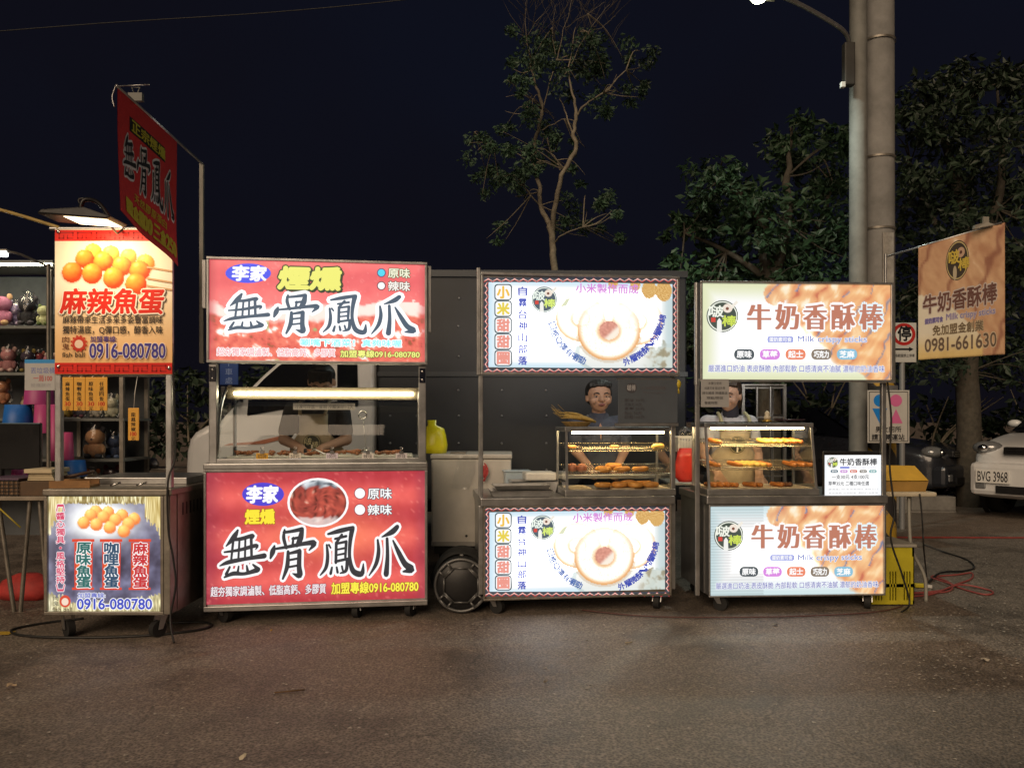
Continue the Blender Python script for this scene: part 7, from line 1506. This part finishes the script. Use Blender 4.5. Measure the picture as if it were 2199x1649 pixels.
def person(label, loc, rz, J, skin, hair, shirt, sleeve, tilt=0.0, turn=0.0, female=False, trousers='dark_trousers', mouth_open=0.0):
    """J: joints in metres (x right, -y toward the viewer); one remeshed body, clothes and hair as its children"""
    t = thing('person', label, 'person', loc, rz); V = {k: Vector(v) for k, v in J.items()}
    HM = Matrix.Translation(V['head']) @ Matrix.Rotation(turn, 4, 'Z') @ Matrix.Rotation(tilt, 4, 'X') @ Matrix.Diagonal((1.0 if female else 1.14, 1, 1, 1))
    m = MB()
    m.cap(V['pelvis'], V['chest'], .125, .135); m.cap(V['chest']+Vector((-.08, 0, .04)), V['chest']+Vector((.08, 0, .04)), .085, .085); m.cap(V['neckb'], V['head']+Vector((0, .015, -.06)), .052, .048)
    for s in 'lr':
        m.cap(V['sh'+s], V['el'+s], .052, .040); m.cap(V['el'+s], V['wr'+s], .040, .027); m.cap(V['chest']+Vector((0, 0, .06)), V['sh'+s], .07, .055)
        sg = 1 if s == 'l' else -1; fd = (V['wr'+s]-V['el'+s]).normalized(); hand(m, V['wr'+s], fd+Vector((0, 0, -.15)), Vector((sg, -.35, 0)), .55)
        hp = V['pelvis']+Vector((-sg*.085, 0, -.03)); kn = Vector((hp.x*1.05, hp.y-.02, hp.z*.54)); an = Vector((hp.x*1.1, hp.y+.02, .07)); m.cap(hp, kn, .085, .058); m.cap(kn, an, .058, .038); m.cap(an, an+Vector((0, -.13, -.035)), .036, .03)
    m.M = HM
    m.ell((0, .012, .03), .078, .094, .092, 18, 12); m.ell((0, -.018, -.022), .064, .072, .088, 16, 12); m.ell((0, -.038, -.078), .036, .038, .030, 12, 8)      # skull, face, chin
    m.cap((0, -.088, .008), (0, -.104, -.024), .010, .0145, 8); m.ell((-.013, -.096, -.028), .010, .010, .008, 8, 6); m.ell((.013, -.096, -.028), .010, .010, .008, 8, 6)
    m.cap((-.034, -.080, .018), (.034, -.080, .018), .013, .013, 8); m.ell((0, -.088, -.056), .022, .010, .010, 10, 6)
    for e in (-1, 1): m.ell((e*.076, .012, -.008), .010, .022, .032, 10, 8); m.ell((e*.044, -.058, -.03), .026, .028, .026, 10, 8)
    m.M = None
    b = part('body', m, skin, t); remesh(b, .0072, 3)
    m = MB(); m.M = HM                                                     # facial features
    for e in (-1, 1): m.ell((e*.031, -.0785, .000), .0125, .006, .0045, 10, 6)
    o = part('eye_white', m, mat('eye_white', (.5, .47, .44), .3), b); m = MB(); m.M = HM
    for e in (-1, 1): m.ell((e*.031, -.0822, .000), .0055, .004, .0043, 8, 6)
    part('iris', m, mat('iris_dark', (.010, .007, .005), .2), b); m = MB(); m.M = HM
    for e in (-1, 1): m.tube(spline([(e*.014, -.094, .020), (e*.032, -.094, .026), (e*.050, -.082, .019)], 4), [.0028, .0035, .004, .0042, .0042, .004, .0035, .003, .002], 6)
    part('eyebrow', m, hair, b); m = MB(); m.M = HM; m.ell((0, -.098, -.0545-mouth_open*.3), .021, .006, .0055+mouth_open*.5, 12, 6); part('mouth', m, mat('lip', (.26, .085, .07), .4), b)
    m = MB(); m.M = HM                                                     # hair: cap over the crown with a fringe
    m.ell((0, .028, .044), .084, .096, .084, 20, 14)
    if female:
        m.ell((0, .06, -.02), .080, .062, .11, 16, 10); m.ell((0, .095, -.05), .045, .045, .06, 12, 8)
    else: m.ell((0, .05, .0), .082, .066, .07, 16, 10)
    if tilt > .3:
        for k in range(7): x = -.06+.02*k; m.cap((x, -.045, .10), (x*1.05, -.088, .040+.008*(k % 3)), .016, .008, 7)
    else:
        for k in range(-3, 4): m.cap((.020*k, -.040, .108-.002*k*k), (.0215*k, -.074+.0022*k*k, .080-.0012*k*k+.004*(k % 2)), .019, .010, 8)
        for e in (-1, 1): m.ell((e*.077, .002, .03), .009, .022, .028, 8, 6)
    m.M = None; h = part('hair', m, hair, b); remesh(h, .007, 2)
    m = MB(); m.cap(V['pelvis']+Vector((0, 0, -.02)), V['chest'], .143, .152); m.cap(V['chest']+Vector((-.09, 0, .045)), V['chest']+Vector((.09, 0, .045)), .094, .094); m.cap(V['neckb']+Vector((0, 0, -.035)), V['neckb']+Vector((0, .0, .008)), .07, .060)
    for s in 'lr': m.cap(V['chest']+Vector((0, 0, .06)), V['sh'+s], .08, .066); m.cap(V['sh'+s], V['sh'+s].lerp(V['el'+s], sleeve), .066, .058)
    sh = part('shirt', m, shirt, b); remesh(sh, .009, 4)
    m = MB(); m.cap(V['pelvis']+Vector((-.05, 0, -.02)), V['pelvis']+Vector((.05, 0, -.02)), .125, .125)
    for s in 'lr': sg = 1 if s == 'l' else -1; hp = V['pelvis']+Vector((-sg*.085, 0, -.03)); kn = Vector((hp.x*1.05, hp.y-.02, hp.z*.54)); an = Vector((hp.x*1.1, hp.y+.02, .09)); m.cap(hp, kn, .100, .072); m.cap(kn, an, .072, .056)
    tr = part('trousers', m, mat(trousers, (.02, .022, .03), .8, 0, .3, 20), b); remesh(tr, .012, 3)
    return t, b, V
def apron(b, pts_c, w_top, w_bot, z1, z0, m_, y_of, z_split):
    """bib apron: a curved sheet hung in front of the chest with two shoulder straps"""
    mb = MB(); nx_, ny_ = 12, 12; vs = []
    for j in range(ny_+1):
        z = z1+(z0-z1)*j/ny_; w = w_top if z > z_split else w_top+(w_bot-w_top)*min(1, (z_split-z)/.08)
        for i in range(nx_+1): s = -1+2*i/nx_; vs.append((pts_c+w*s, y_of(z)+.075*(abs(s)**2.2)*(w/.15)**2+.003*math.sin(s*8+z*30), z))
    mb.add(vs, [(j*(nx_+1)+i, j*(nx_+1)+i+1, (j+1)*(nx_+1)+i+1, (j+1)*(nx_+1)+i) for j in range(ny_) for i in range(nx_)], None, True)
    o = part('apron', mb, m_, b); s = o.modifiers.new('thick', 'SOLIDIFY'); s.thickness = .004
    return o
# man at the doughnut stall, hands resting on the work table
my = 5.55
hx = W(1286, HY, my).x; hz = W(1286, 848, my).z
SH_NAVY = mat('navy_polo', (.070, .078, .110), .85, 0, .25, 30, .3, 120)
J = dict(pelvis=(.02, .10, .70), chest=(.015, .03, hz-.30), neckb=(0, .02, hz-.165), head=(0, 0, hz-.015), shl=(.175, .03, hz-.205), shr=(-.165, .03, hz-.205), ell=(.185, .02, hz-.40), elr=(-.165, .02, hz-.40), wrl=(.13, -.06, hz-.50), wrr=(-.085, -.06, hz-.50))
t, b, V = person('man in a navy polo shirt standing behind the doughnut case, hands on the table', (hx, my, 0), 0, J, SKIN, HAIR, SH_NAVY, .62, 0.0, .12, mouth_open=.010)
m = MB(); z_ = hz-.155
for s in (-1, 1): m.add([(s*.004, -.062, z_-.055), (s*.05, -.050, z_-.045), (s*.074, .01, z_+.012), (s*.055, .0, z_+.03), (s*.03, -.045, z_-.008)], [(0, 1, 2, 3, 4)])
o = part('collar', m, SH_NAVY, b); s_ = o.modifiers.new('thick', 'SOLIDIFY'); s_.thickness = .006
m = MB(); m.add([(0, -.135, z_-.17), (.013, -.115, z_-.08), (0, -.085, z_-.045), (-.013, -.115, z_-.08)], [(0, 1, 2, 3)]); part('neck_opening', m, SKIN, b)
zt9 = hz-.555
t = thing('work_table', 'stainless work table behind the doughnut stall where the man rests his hands', 'table', (hx-.4, my-.24, 0)); m = MB(); m.box(0, .8, 0, .24, zt9-.03, zt9); part('table_top', m, STEEL, t, .004)
for x_ in (.03, .77):
    for y_ in (.03, .21): m = MB(); m.cyl((x_, y_, 0), (x_, y_, zt9-.031), .014, 8); part('leg', m, STEEL, t)
# vendor at the chicken feet stall, looking down
vy = 5.42; vx = W(680, HY, vy).x; vz = W(690, 822, vy).z
GREY = mat('grey_tee', (.055, .05, .052), .9, 0, .3, 30); APR = mat('beige_apron', (.50, .40, .27), .9, 0, .14, 24, .3, 140)
J = dict(pelvis=(.0, .10, .78), chest=(.0, .04, vz-.28), neckb=(.02, .0, vz-.125), head=(.05, -.06, vz), shl=(.165, .03, vz-.19), shr=(-.175, .03, vz-.19), ell=(.215, -.02, vz-.40), elr=(-.225, -.02, vz-.40), wrl=(.075, -.17, vz-.455), wrr=(-.06, -.17, vz-.455))
t, b, V = person('vendor in a grey shirt and beige apron looking down behind the curved glass case', (vx, vy, 0), 0, J, SKIN2, HAIR, GREY, .72, .55, .15)
ao = apron(b, 0, .10, .19, vz-.22, .50, APR, lambda z: -.118 if z > .9 else -.118+.0*(z), vz-.36)
for s in (-1, 1): m = MB(); m.tube(spline([(s*.085, -.112, vz-.225), (s*.10, -.075, vz-.15), (s*.095, .02, vz-.115)], 5), .013, 6); part('apron_strap', m, APR, b)
fa = Fr(0, 1, 1, 1); m = MB(); cz = vz-.40
def medal(mb, cx, cz, r, y, col, n=24): mb.add([(cx+r*math.cos(2*PI*i/n), y, cz+r*math.sin(2*PI*i/n)) for i in range(n)], [tuple(range(n))], lin(col))
def apron_logo(ao, cx, cz, r, y):
    mb = MB(); medal(mb, cx, cz, r, y, '3a3a30'); medal(mb, cx, cz, r*.92, y-.0006, 'c8b48c'); medal(mb, cx, cz, r*.86, y-.0012, '3a3a30')
    for ch, a, b_, s in (('啵', -.42, .2, .8), ('棒', .38, -.2, .8)): vs, fs, _ = glyphs(ch); mb.add([(cx+r*(a+(q-.5)*s), y-.0018, cz+r*(b_+(w_-.5)*s)) for q, w_ in vs], fs, lin('d8cca0'))
    mb.add([(cx-.1*r, y-.002, cz-.9*r), (cx+.1*r, y-.002, cz-.9*r), (cx+.07*r, y-.002, cz-.2*r), (cx-.07*r, y-.002, cz-.2*r)], [(0, 1, 2, 3)], lin('e8e0d0')); part('emblem', mb, PRINT_FLAT, ao, normals=False)
apron_logo(ao, 0, vz-.42, .062, -.128)
m = MB(); m.box(-.03, .05, -.235, -.19, vz-.50, vz-.455); solo('phone', m, BLACK_PLASTIC, 'dark phone held in both hands by the vendor in the beige apron', 'phone', (vx, vy, 0), bevel=.006)
# woman at the milk stick stall, head turned, face behind the card
wy = 5.5; wx = W(1566, HY, wy).x; wz = W(1566, 850, wy).z
LAV = mat('grey_vest', (.56, .55, .58), .9, 0, .15, 24); J = dict(pelvis=(.02, .10, .78), chest=(.02, .04, wz-.28), neckb=(.01, .02, wz-.13), head=(0, 0, wz), shl=(.155, .04, wz-.20), shr=(-.145, .04, wz-.20), ell=(.20, .0, wz-.42), elr=(-.19, .0, wz-.42), wrl=(.17, -.14, wz-.56), wrr=(-.12, -.14, wz-.54))
t, b, V = person('woman with tied brown hair, pale vest and beige apron behind the milk stick case', (wx, wy, 0), 0, J, SKIN2, HAIRB, LAV, .5, .1, -.55, True)
m = MB(); m.cap((.01, .01, wz-.15), (.01, .012, wz-.085), .062, .056); o = part('dark_collar', m, mat('navy_knit', (.03, .03, .045), .9, 0, .2, 40), b)
ao = apron(b, .02, .11, .18, wz-.24, .5, APR, lambda z: -.118, wz-.36); apron_logo(ao, .02, wz-.345, .058, -.128)
for s in (-1, 1): m = MB(); m.tube(spline([(.02+s*.095, -.112, wz-.245), (.02+s*.10, -.07, wz-.16), (.02+s*.095, .02, wz-.12)], 5), .013, 6); part('apron_strap', m, mat('cream_strap', (.52, .48, .28), .8), b)
